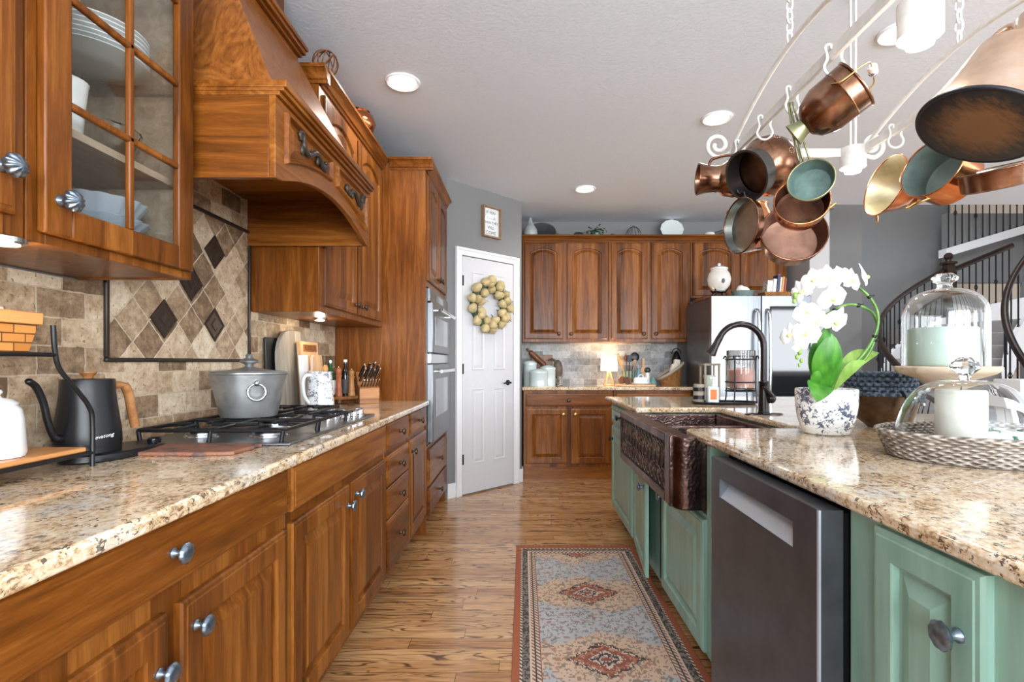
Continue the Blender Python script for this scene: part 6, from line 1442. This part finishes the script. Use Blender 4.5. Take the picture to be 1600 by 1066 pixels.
# copper pot with crocheted basket
M_cauldron = hammered('dark_bronzed_copper', S(62, 48, 38), S(104, 84, 66), S(150, 128, 104), 0.34, 40, 0.08)
gx, gy = 1.445, 2.10
r = root('copper_cauldron', 'aged copper pot behind the orchid with a blue crocheted basket in it', 'pot', (gx, gy, NZ))
m = MB(); m.lathe([(0, 0), (0.045, 0), (0.05, 0.006), (0.085, 0.035), (0.104, 0.085), (0.109, 0.130), (0.112, 0.136), (0.106, 0.136), (0.098, 0.085), (0.045, 0.012), (0, 0.012)], 48, T(gx, gy, NZ)); m.build('body', M_cauldron, r, smooth=50)
m = MB()
for s_ in (-1, 1): m.tube([(gx+s_*0.107, gy-0.03, NZ+0.115), (gx+s_*0.13, gy-0.02, NZ+0.11), (gx+s_*0.13, gy+0.02, NZ+0.11), (gx+s_*0.107, gy+0.03, NZ+0.115)], 0.006, 8)
m.build('handle', M_iron, r)
m = MB()
for j in range(5):
    z = NZ+0.137+j*0.019; R_ = 0.117-0.002*j
    n = 40; pts = []
    m.tube([(gx+R_*math.cos(2*PI*k/n), gy+R_*math.sin(2*PI*k/n), z+0.004*math.sin(k*PI)) for k in range(n)], 0.010, 6, closed=True)
    for k in range(30):
        a = 2*PI*(k+0.5*(j % 2))/30; m.ell((gx+(R_+0.006)*math.cos(a), gy+(R_+0.006)*math.sin(a), z), 0.008, 0.008, 0.0105, 8, 5)
m.lathe([(0, NZ+0.134), (0.098, NZ+0.134), (0.114, NZ+0.139), (0, NZ+0.139)], 30, T(gx, gy, 0))
tag(m.build('crocheted_basket', M_crochet, loc=(gx, gy, NZ+0.128), smooth=70), 'slate-blue crocheted basket sitting on the aged copper pot', 'basket')
m = MB(); m.tube(smooth_path([(gx-0.0, gy-0.128, NZ+0.15), (gx+0.008, gy-0.134, NZ+0.12), (gx-0.012, gy-0.132, NZ+0.075)], 4), 0.007, 6)
tag(m.build('key_tag', M_black, loc=(gx, gy-0.146, NZ+0.075)), 'small dark loop hanging from the crocheted basket', 'loop')
# cake stand with tall cloche
M_palewood = wood('limed_pale_wood', S(176, 152, 128), S(204, 184, 160), S(222, 206, 186), axis='x', board=0.07, coat=0.1)
vx, vy, vz = 1.43, 1.755, 1.142
r = root('cake_stand', 'pale wooden cake stand under the tall glass cloche', 'cake stand', (vx, vy, NZ))
m = MB(); m.lathe([(0, 0), (0.085, 0), (0.088, 0.008), (0.05, 0.02), (0.025, 0.04), (0.022, 0.14), (0.035, 0.18), (0.08, 0.205), (0.128, 0.222), (0.143, 0.234), (0.146, 0.244), (0.141, 0.248), (0, 0.246)], 56, T(vx, vy, NZ)); m.build('turned_stand', M_palewood, r, smooth=45)
SZ_ = NZ+0.2485
def cloche(name, label, x, y, z, R_, h, kn, faceted, shape):
    r = root(name, label, 'cloche', (x, y, z))
    n = 14; outer = []
    if shape == 'tall':
        outer = [(R_, 0), (R_, h*0.66)]+[(R_*math.cos(a)**0.75 if math.cos(a) > 0 else 0, h*0.66+h*0.34*math.sin(a)) for a in [PI/2*k/n for k in range(1, n)]]
    else:
        outer = [(R_*math.cos(a)**0.6, h*math.sin(a)) for a in [PI/2*k/n for k in range(0, n)]]
    th = 0.0032
    inner = [(max(0.0, rr-th*1.1), max(0, zz_-th) if i else 0) for i, (rr, zz_) in enumerate(outer)]
    prof = [p for p in outer]+[(0.0, h)]+[(0.0, h-th)]+inner[::-1]
    MB().ring(prof, 64, T(x, y, z)).build('glass_dome', M_glass, r, smooth=50, merge=True)
    m = MB()
    if faceted: m.lathe([(0, h), (0.012, h), (0.014, h+kn*0.2), (0.034, h+kn*0.5), (0.030, h+kn*0.75), (0.012, h+kn), (0, h+kn)], 8, T(x, y, z)); m.build('knob', M_glass, r, smooth=0)
    else: m.lathe([(0, h-0.001), (0.024, h), (0.020, h+kn*0.2), (0.022, h+kn*0.35), (0.034, h+kn*0.5), (0.036, h+kn*0.7), (0.024, h+kn*0.95), (0, h+kn)], 28, T(x, y, z), ribs=10, amp=0.05, r_lo=0.03); m.build('knob', M_glass, r, smooth=60)
cloche('tall_cloche', 'tall clear glass cloche over a pale green candle on the cake stand', vx-0.005, vy, SZ_, 0.119, 0.262, 0.052, False, 'tall')
def candle(name, x, y, z, R_, h, label, mat, wicks=1):
    r = root(name, label, 'candle', (x, y, z))
    m = MB(); m.lathe([(0, 0), (R_-0.003, 0), (R_, 0.003), (R_, h-0.004), (R_-0.004, h), (R_-0.012, h-0.004), (0, h-0.006)], 48, T(x, y, z)); m.build('wax', mat, r, smooth=45)
    for k in range(wicks):
        a = 2*PI*k/max(1, wicks); q_ = 0.05 if wicks > 1 else 0
        m = MB(); m.tube([(x+q_*math.cos(a), y+q_*math.sin(a), z+h-0.006), (x+q_*math.cos(a)+0.002, y+q_*math.sin(a), z+h+0.008)], 0.0016, 5); m.build('wick', M_black, r)
candle('pillar_candle', vx-0.012, vy, SZ_+0.0005, 0.096, 0.128, 'wide pale green candle under the tall cloche', M_mintwax, 3)
# oval wicker tray with low dome
wx, wy = 1.34, 1.415
r = root('wicker_tray', 'long grey wicker tray at the front right of the island', 'tray', (wx, wy, NZ))
m = MB(); n = 80
def oval(R_x, R_y, z, wv=0.0, ph=0): return [(wx+(R_x+wv*math.sin(26*a+ph))*math.cos(a), wy+(R_y+wv*math.sin(26*a+ph))*math.sin(a), z) for a in [2*PI*k/n for k in range(n)]]
m.rings([oval(0.315, 0.195, NZ+0.001), oval(0.315, 0.195, NZ+0.008)])
m.build('tray_floor', M_wicker_grey, r)
m = MB()
for j in range(8):
    for ph in (0, PI):
        m.tube([(p[0], p[1], p[2]) for p in oval(0.318+0.003*j, 0.198+0.003*j, NZ+0.008+j*0.0075, 0.0035, ph+j*PI)], 0.0042, 6, closed=True)
m.tube(oval(0.345, 0.224, NZ+0.070), 0.008, 8, closed=True)
m.build('woven_wall', M_wicker_grey, r, smooth=180)
WZ = NZ+0.0085
dxm, dym = 1.20, 1.41
cloche('low_cloche', 'low wide glass dome with a faceted knob on the wicker tray', dxm, dym, WZ, 0.162, 0.205, 0.062, True, 'low')
candle('pillar_candle', dxm-0.015, dym-0.005, WZ+0.0005, 0.056, 0.178, 'ivory pillar candle under the low glass dome', M_wax)
r = root('leafy_cup', 'white cup printed with green leaves and yellow, under the low dome', 'cup', (dxm+0.098, dym-0.02, WZ))
def leafprint():
    m = NT('leaf_printed_ceramic'); o = m.obj(); x, y, z = m.sep(o)
    lf = m.math('GREATER_THAN', m.noise(m.map(o, (1, 1, 1.2)), 34, 2, 0.5, 0.4), 0.56)
    c = m.mix(lf, S(238, 236, 228), S(66, 134, 92)); yl = m.math('LESS_THAN', z, 0.016)
    return m.done(m.mix(m.math('MULTIPLY', yl, 0.8), c, S(222, 190, 74)), 0.2)
m = MB(); m.ring([(0, 0), (0.032, 0), (0.040, 0.07), (0.041, 0.072), (0.037, 0.072), (0.029, 0.006), (0, 0.006)], 36, T(dxm+0.098, dym-0.02, WZ)); m.build('body', leafprint(), r, smooth=50)
r = root('pillar_candle', 'slim leaning white candle on the wicker tray at the right edge', 'candle', (dxm+0.235, dym, WZ))
m = MB(); m.lathe([(0, 0), (0.026, 0), (0.026, 0.15), (0.02, 0.153), (0, 0.15)], 28, T(dxm+0.235, dym-0.0, WZ, Matrix.Rotation(0.25, 4, 'Y'))); m.build('wax', M_wax, r, smooth=45)

# ------------------------------------------------------------------ pot rack over the island
RX0, RX1, RY0, RY1, RZ = 0.905, 1.45, 1.05, 2.245, 2.085
pr = root('pot_rack', 'white wrought-iron pot rack with bowed sides hanging from chains over the island', 'pot rack', ((RX0+RX1)/2, 1.65, RZ))
m = MB()
for x in (RX0, RX1): m.box(x-0.007, RY0, RZ-0.018, x+0.007, RY1, RZ+0.018)
m.box(RX0, RY1-0.006, RZ-0.018, RX1, RY1+0.006, RZ+0.018); m.box(RX0, RY0-0.0045, RZ-0.016, RX1, RY0+0.0045, RZ+0.016)
m.build('flat_bar_frame', M_whitemetal, pr, bevel=0.002)
for x in (RX0-0.012, RX1+0.012):
    sg = -1 if x < 1.2 else 1
    def scroll(yc):
        # curls outwards from the rail's end: bottom, outer side, top, back in
        out = []
        for k in range(23):
            t = k/22; an = PI/2+2*PI*1.3*t; R_ = 0.052*(1-0.72*t)
            out.append((x+sg*(0.05+R_*math.cos(an)*-1), yc, RZ+0.034-R_*math.sin(an)))
        return out
    arch = [(x, RY0+(RY1-RY0)*k/20, RZ+0.165*math.sin(PI*k/20)**0.9) for k in range(21)]
    MB().tube(smooth_path(scroll(RY0)[::-1]+arch+scroll(RY1), 3), 0.009, 8).build('bowed_rod', M_whitemetal, pr, smooth=180)
def chain(x, y, z0, z1):
    m = MB(); p = 0.036; n = int((z1-z0)/p)
    for k in range(n+1):
        z = z0+k*p+0.02; rot = Matrix.Rotation(PI/2*(k % 2)+0.4, 4, 'Z')
        m.tube([(0.011*math.cos(a), 0, 0.024*math.sin(a)) for a in [2*PI*i/14 for i in range(14)]], 0.0034, 6, closed=True, M=T(x, y, z, rot))
    m.lathe([(0, z1-0.008), (0.012, z1-0.008), (0.03, z1), (0, z1)], 16, T(x, y, 0))
    m.build('chain', M_whitemetal, pr, smooth=180)
for x in (RX0-0.012, RX1+0.012):
    chain(x, 1.74, RZ+0.165, CEIL-0.001)
    chain(x, 1.25, RZ+0.10, CEIL-0.001)
def spot_can(x, y, z, label_part, R_, h):
    m = MB(); m.ring([(R_, -h), (R_, h*0.35), (0.0, h*0.35), (0.0, h*0.3), (R_-0.005, h*0.3), (R_-0.005, -h)], 28, T(x, y, z)); c = m.build('spot_can', M_whitemetal, pr, smooth=40)
    m = MB(); m.lathe([(0, -h*0.2), (R_*0.42, -h*0.2), (R_*0.42, -h*0.95), (R_*0.66, -h*1.15), (R_*0.62, -h*1.32), (R_*0.3, -h*1.38), (0, -h*1.38)], 20, T(x, y, z)); m.build('bulb', M_bulb, c, smooth=50)
    l = bpy.data.lights.new('lamp', 'POINT'); l.energy = 2.2; l.color = (1, 0.95, 0.88); l.shadow_soft_size = 0.03
    o = bpy.data.objects.new('lamp', l); C.objects.link(o); o.parent = pr; o.location = Vector((x, y, z-h*1.5))-pr.location
spot_can(RX1-0.03, RY1-0.01, RZ-0.005, 'far', 0.050, 0.062)
spot_can(1.055, 1.38, RZ+0.03, 'near', 0.052, 0.07)
m = MB(); m.box(RX1-0.045, RY1-0.014, RZ+0.02, RX1-0.037, RY1-0.006, CEIL); m.box(RX1-0.023, RY1-0.014, RZ+0.02, RX1-0.015, RY1-0.006, CEIL); m.build('hanger_rod', M_whitemetal, pr)
MB().box(1.050, 1.375, RZ+0.05, 1.060, 1.385, CEIL).build('hanger_rod', M_whitemetal, pr)
# S hooks
def hook(x, y, twist, label):
    half = [(-0.0065, 0.008), (-0.009, 0.019), (-0.018, 0.021), (-0.024, 0.012), (-0.020, -0.006), (-0.0195, -0.022), (-0.027, -0.040), (-0.024, -0.056), (-0.012, -0.067)]
    pts = [(a, 0, b) for a, b in half]+[(0, 0, -0.070)]+[(-a, 0, b) for a, b in half[::-1]]
    m = MB(); m.tube(smooth_path(pts, 4), 0.0042, 7, M=T(x, y, RZ, Matrix.Rotation(twist, 4, 'Z')))
    tag(m.build('pot_hook', M_whitemetal, loc=(x, y, RZ-0.07), smooth=180), label, 'hook', 'white hooks on the pot rack')
hooks = [(RX0, 1.51, 'white double hook holding the copper milk can'), (RX0, 1.745, 'white double hook above the long brass handles'), (RX0, 1.945, 'white double hook above the copper colander'), (RX0, 2.165, 'white double hook at the far end of the left rail, by the jug'),
         (RX1, 2.02, 'white double hook above the tin-lined strainer'), (RX1, 1.62, 'white double hook on the right rail behind the huge copper can')]
for i, (x, y, lab) in enumerate(hooks): hook(x, y, 0.25 if i % 2 else -0.15, lab)

def view_axes(p):
    d = (Vector(p)-CAM).normalized(); rt = d.cross(Vector((0, 0, 1))).normalized(); return d, rt, rt.cross(d)
def aim(p, l, u, c):
    d, rt, up = view_axes(p); return (rt*(-l)+up*u-d*c).normalized()
def hang(name, label, cat, p, axis, group='copperware on the pot rack'):
    # local +z runs along the axis (out of the opening); local x points up as far as it can
    z = Vector(axis).normalized(); x = Vector((0, 0, 1)); x = (x-z*x.dot(z)).normalized(); y = z.cross(x)
    q_ = Matrix((x, y, z)).transposed().to_quaternion()
    return root(name, label, cat, p, q_, group)
def vessel(r, prof_out, th, mat_out, mat_in, seg=48):
    # open vessel: outer skin and lining as two parts
    MB().lathe([(0, prof_out[0][1])]+prof_out, seg).v
    m = MB(); pr_ = [(0.0, prof_out[0][1])]+prof_out+[(max(0, prof_out[-1][0]-th), prof_out[-1][1])]
    vs = MB(); vs.lathe(pr_, seg)
    vs.f = [f for f in vs.f if len(f) == 4]; vs.build('outer_wall', mat_out, r, local=True, smooth=45)
    inn = [(0.0, prof_out[0][1]+th)]+[(max(0.001, a-th), b+(th if i == 0 else 0)) for i, (a, b) in enumerate(prof_out)]
    vs = MB(); vs.lathe(inn, seg); vs.f = [f for f in vs.f if len(f) == 4]; vs.build('inner_lining', mat_in, r, local=True, smooth=45)
    R_, z = prof_out[-1]; m = MB(); m.tube([((R_-th/2)*math.cos(2*PI*k/seg), (R_-th/2)*math.sin(2*PI*k/seg), z) for k in range(seg)], th*0.75, 8, closed=True); return m.build('rolled_rim', mat_out, r, local=True, smooth=180)
def pan_handle(r, R_, z, L, mat, ang=0.0, wid=0.011, rise=0.02):
    c, s = math.cos(ang), math.sin(ang); f = lambda d, h: (c*d, s*d, h)
    MB().tube(smooth_path([f(R_-0.004, z-0.02), f(R_+0.03, z-0.008), f(R_+L*0.6, z+rise*0.6), f(R_+L, z+rise)], 5), [wid]*8+[wid*0.8]*8, 8, flat=0.45).build('handle', mat, r, local=True, smooth=180)
# big brewing can on the near right
p = (1.222, 1.39, 1.808); r = hang('copper_can', 'huge pale copper can with a soot-black round base, at the right edge of the rack', 'can', p, aim(p, -0.36, 0.72, -0.60))
HA = 285
m = MB(); m.lathe([(0, 0.0), (0.141, 0.0), (0.147, 0.004), (0.147, 0.010), (0.130, 0.06), (0.114, 0.13), (0.104, 0.19), (0.100, 0.215), (0.075, 0.23), (0.048, 0.243), (0.038, 0.27), (0.037, 0.30), (0.047, 0.335), (0.043, 0.335), (0, 0.32)], 64); m.f = [f for f in m.f if len(f) <= 4]; m.build('body', M_palecopper, r, local=True, smooth=40)
m = MB(); m.lathe([(0, -0.002), (0.138, -0.002), (0.144, 0.002), (0.0, 0.003)], 64); m.build('sooty_base', M_soot, r, local=True)
m = MB(); m.tube([(0.1445*math.cos(2*PI*k/64), 0.1445*math.sin(2*PI*k/64), 0.004) for k in range(64)], 0.006, 8, closed=True); m.build('base_rim', M_soot, r, local=True, smooth=180)
hl = Vector((0.35, 0.93, 0)); hl.normalize()
def side(a, d, z): return (d*math.cos(a), d*math.sin(a), z)
ha = math.radians(HA)
m = MB(); m.tube(smooth_path([side(ha, 0.102, 0.19), side(ha, 0.116, 0.23), side(ha, 0.122, 0.29), side(ha, 0.105, 0.345), side(ha, 0.07, 0.36), side(ha, 0.042, 0.325)], 6), 0.0095, 10); m.build('handle', M_palecopper, r, local=True, smooth=180)
m = MB(); m.tube([side(ha, 0.146-0.045*(k/29)**0.8, 0.012+0.0062*k) for k in range(30)], 0.0045, 8); m.build('riveted_seam', M_brass_green, r, local=True, smooth=180)
# milk can
p = (0.905, 1.53, 1.938); r = hang('milk_can', 'copper milk can hanging sideways by its bail, porcelain grip to the right', 'milk can', p, aim(p, 0.80, -0.52, 0.12))
m = MB(); m.lathe([(0, -0.08), (0.072, -0.08), (0.0752, -0.076), (0.0744, -0.04), (0.0768, -0.0368), (0.0744, -0.0336), (0.0744, 0.016), (0.0704, 0.028), (0.056, 0.06), (0.036, 0.076), (0.0256, 0.08)], 48); m.f = [f for f in m.f if len(f) <= 4]; m.build('body', M_copper_old, r, local=True, smooth=40)
m = MB(); m.ring([(0.0256, 0.0784), (0.0256, 0.0864), (0.0376, 0.116), (0.036, 0.1168), (0.0232, 0.0864), (0.0232, 0.0784)], 40); m.build('flared_neck', M_verdigris if False else M_brass_green, r, local=True, smooth=40)
m = MB(); m.tube([(0.0752*math.cos(2*PI*k/48), 0.0752*math.sin(2*PI*k/48), -0.0776) for k in range(48)], 0.0036, 8, closed=True); m.build('base_rim', M_copper_old, r, local=True, smooth=180)
m = MB(); m.tube(smooth_path([(0.016, 0.0752, -0.024), (0., 0.08, -0.048), (-0.008, 0.068, -0.112), (0., 0.032, -0.124), (0., -0.032, -0.124), (0., -0.068, -0.112), (0., -0.08, -0.048), (0.016, -0.0752, -0.024)], 6), 0.0022, 7); m.build('bail', M_brass, r, local=True, smooth=180)
m = MB(); m.lathe([(0, -0.0264), (0.0088, -0.0248), (0.0128, -0.012), (0.0104, 0), (0.0128, 0.012), (0.0088, 0.0248), (0, 0.0264)], 18, T(0, 0., -0.1248, Matrix.Rotation(PI/2, 4, 'X'))); m.build('porcelain_grip', M_toile, r, local=True, smooth=60)
# colander
p = (0.905, 2.0, 1.918); r = hang('copper_colander', 'bulging copper colander with a steel-grey collar and pierced stars', 'colander', p, aim(p, 0.62, -0.20, 0.74))
m = MB(); m.lathe([(0, -0.15), (0.05, -0.148), (0.092, -0.125), (0.112, -0.08), (0.115, -0.045), (0.10, -0.008), (0.088, 0.012)], 48); m.f = [f for f in m.f if len(f) <= 4]; m.build('bulging_body', M_copper_old, r, local=True, smooth=45)
m = MB(); m.ring([(0.088, 0.005), (0.092, 0.06), (0.098, 0.064), (0.098, 0.068), (0.089, 0.066), (0.084, 0.005)], 48); m.build('collar', plain('grey_steel_collar', S(96, 94, 92), 0.35, 0.9, 0.1), r, local=True, smooth=40)
m = MB(); m.lathe([(0, -0.12), (0.05, -0.118), (0.08, -0.07), (0.084, 0.0)], 40); m.build('dark_inside', M_copper_in, r, local=True, smooth=45)
m = MB(); random.seed(4)
for cx, cy in ((0, 0), (0.03, 0.02), (-0.03, 0.02), (0.02, -0.035), (-0.02, -0.035), (0.0, 0.045)):
    for k in range(9): a = 2*PI*k/8; q_ = 0.010 if k < 8 else 0; m.ell((cx+q_*math.cos(a), cy+q_*math.sin(a), -0.1165), 0.004, 0.004, 0.002, 6, 4)
for k in range(9):
    for j in range(8):
        a0_ = 2*PI*k/9; a = a0_+0.09*math.cos(2*PI*j/8); z = -0.06+0.011*math.sin(2*PI*j/8); m.ell((0.1155*math.cos(a), 0.1155*math.sin(a), z), 0.002, 0.002, 0.002, 6, 4)
m.build('pierced_star', plain('painted_hole_light', S(222, 196, 160), 0.5, 0.2), r, local=True)  # pale dots, coloured as light showing through the pierced holes
# jug at the far left
p = (0.835, 2.20, 1.957); r = hang('copper_jug', 'brown copper jug lying sideways at the far end of the rack, mouth to the left', 'jug', p, aim(p, 0.92, 0.10, 0.18))
m = MB(); m.lathe([(0, -0.16), (0.055, -0.16), (0.072, -0.13), (0.078, -0.07), (0.07, -0.02), (0.052, 0.005), (0.055, 0.015), (0.052, 0.022), (0.058, 0.06), (0.066, 0.09), (0.066, 0.094), (0.060, 0.092), (0.05, 0.03), (0, 0.0)], 44); m.f = [f for f in m.f if len(f) <= 4]; m.build('body', M_copper_old, r, local=True, smooth=45)
m = MB(); m.tube(smooth_path([(0.056, 0, 0.05), (0.085, 0, 0.035), (0.10, 0, -0.02), (0.095, 0, -0.07), (0.075, 0, -0.10)], 6), 0.006, 8); m.build('handle', M_copper_old, r, local=True, smooth=180)
# pans on the left cluster
p = (0.909, 1.64, 1.757); r = hang('verdigris_pan', 'small pan lined with teal patina, hung by long brass handles', 'pan', p, aim(p, 0.10, 0.42, 0.90))
vessel(r, [(0.042, -0.042), (0.056, -0.038), (0.066, -0.012), (0.069, 0.0)], 0.004, M_brass_green, M_verdigris)
for k, a in enumerate((-0.08, 0.10, 0.22)):
    MB().tube(smooth_path([(0.066, 0.012+0.05*a*2, -0.004), (0.14, 0.03+0.04*a*2, 0.03), (0.235, 0.05+0.02*a*2, 0.075)], 5), 0.006, 8, flat=0.5).build('long_handle', M_brass_green, r, local=True, smooth=180)
p = (0.945, 1.76, 1.728); r = hang('copper_saucepan', 'dark-lined copper saucepan hanging just below the teal pan', 'saucepan', p, aim(p, -0.12, 0.48, 0.85))
vessel(r, [(0.066, -0.07), (0.080, -0.062), (0.086, -0.025), (0.088, 0.0)], 0.004, M_copper, M_copper_in); pan_handle(r, 0.088, -0.01, 0.05, M_brass, -0.6, 0.008)
p = (1.007, 1.93, 1.664); r = hang('copper_saute_pan', 'wide copper pan with rosy inside and brass handle, lowest of the cluster', 'pan', p, aim(p, -0.22, 0.46, 0.83))
vessel(r, [(0.082, -0.085), (0.102, -0.075), (0.113, -0.03), (0.117, 0.0)], 0.0045, M_copper_old, M_copper_pink); pan_handle(r, 0.112, -0.012, 0.07, M_brass, -0.95)
p = (0.975, 2.24, 1.785); r = hang('copper_bell_pot', 'bright polished copper pot glowing behind the hanging pans', 'pot', p, aim(p, 0.1, 0.75, -0.2))
vessel(r, [(0.04, -0.12), (0.09, -0.11), (0.105, -0.06), (0.098, 0.0), (0.082, 0.05), (0.085, 0.06)], 0.004, M_copper, M_copper)
p = (0.845, 2.02, 1.712); r = hang('tinned_pan', 'round tin-lined pan turned edge-on, lower left of the cluster', 'pan', p, aim(p, 0.80, 0.12, 0.56))
vessel(r, [(0.088, -0.035), (0.100, -0.03), (0.106, -0.01), (0.108, 0.0)], 0.004, M_copper_old, M_tin); pan_handle(r, 0.106, -0.01, 0.035, M_iron, 0.0, 0.008)
# right cluster
p = (1.463, 2.1, 1.896); r = hang('copper_strainer', 'copper strainer with golden tin lining, opening to the left', 'strainer', p, aim(p, 0.80, 0.36, 0.48))
vessel(r, [(0.04, -0.135), (0.062, -0.13), (0.062, -0.115), (0.054, -0.11), (0.076, -0.09), (0.100, -0.045), (0.122, 0.0)], 0.004, M_copper, M_tin_gold)
MB().tube(smooth_path([(-0.116, 0.02, -0.008), (-0.134, 0.035, -0.022), (-0.126, 0.055, -0.035), (-0.108, 0.05, -0.03)], 5), 0.005, 7).build('handle', M_brass, r, local=True, smooth=180)
p = (1.462, 1.86, 1.878); r = hang('copper_stewpot', 'copper pot with teal-grey tin lining beside the strainer', 'pot', p, aim(p, 0.52, 0.45, 0.70))
vessel(r, [(0.085, -0.13), (0.098, -0.12), (0.104, -0.05), (0.108, 0.0)], 0.0045, M_copper, M_teal_tin)
MB().tube(smooth_path([(-0.085, 0.07, -0.05), (-0.12, 0.085, -0.03), (-0.12, 0.03, -0.01), (-0.10, 0.0, -0.03)], 5), 0.005, 7).build('handle', M_brass, r, local=True, smooth=180)
p = (1.55, 1.70, 1.812); r = hang('copper_baking_pan', 'shallow copper pan hanging flat beneath the huge can', 'pan', p, aim(p, 0.05, 1.0, 0.05))
vessel(r, [(0.086, -0.06), (0.094, -0.055), (0.100, 0.0), (0.105, 0.003)], 0.004, M_copper_old, M_tin)
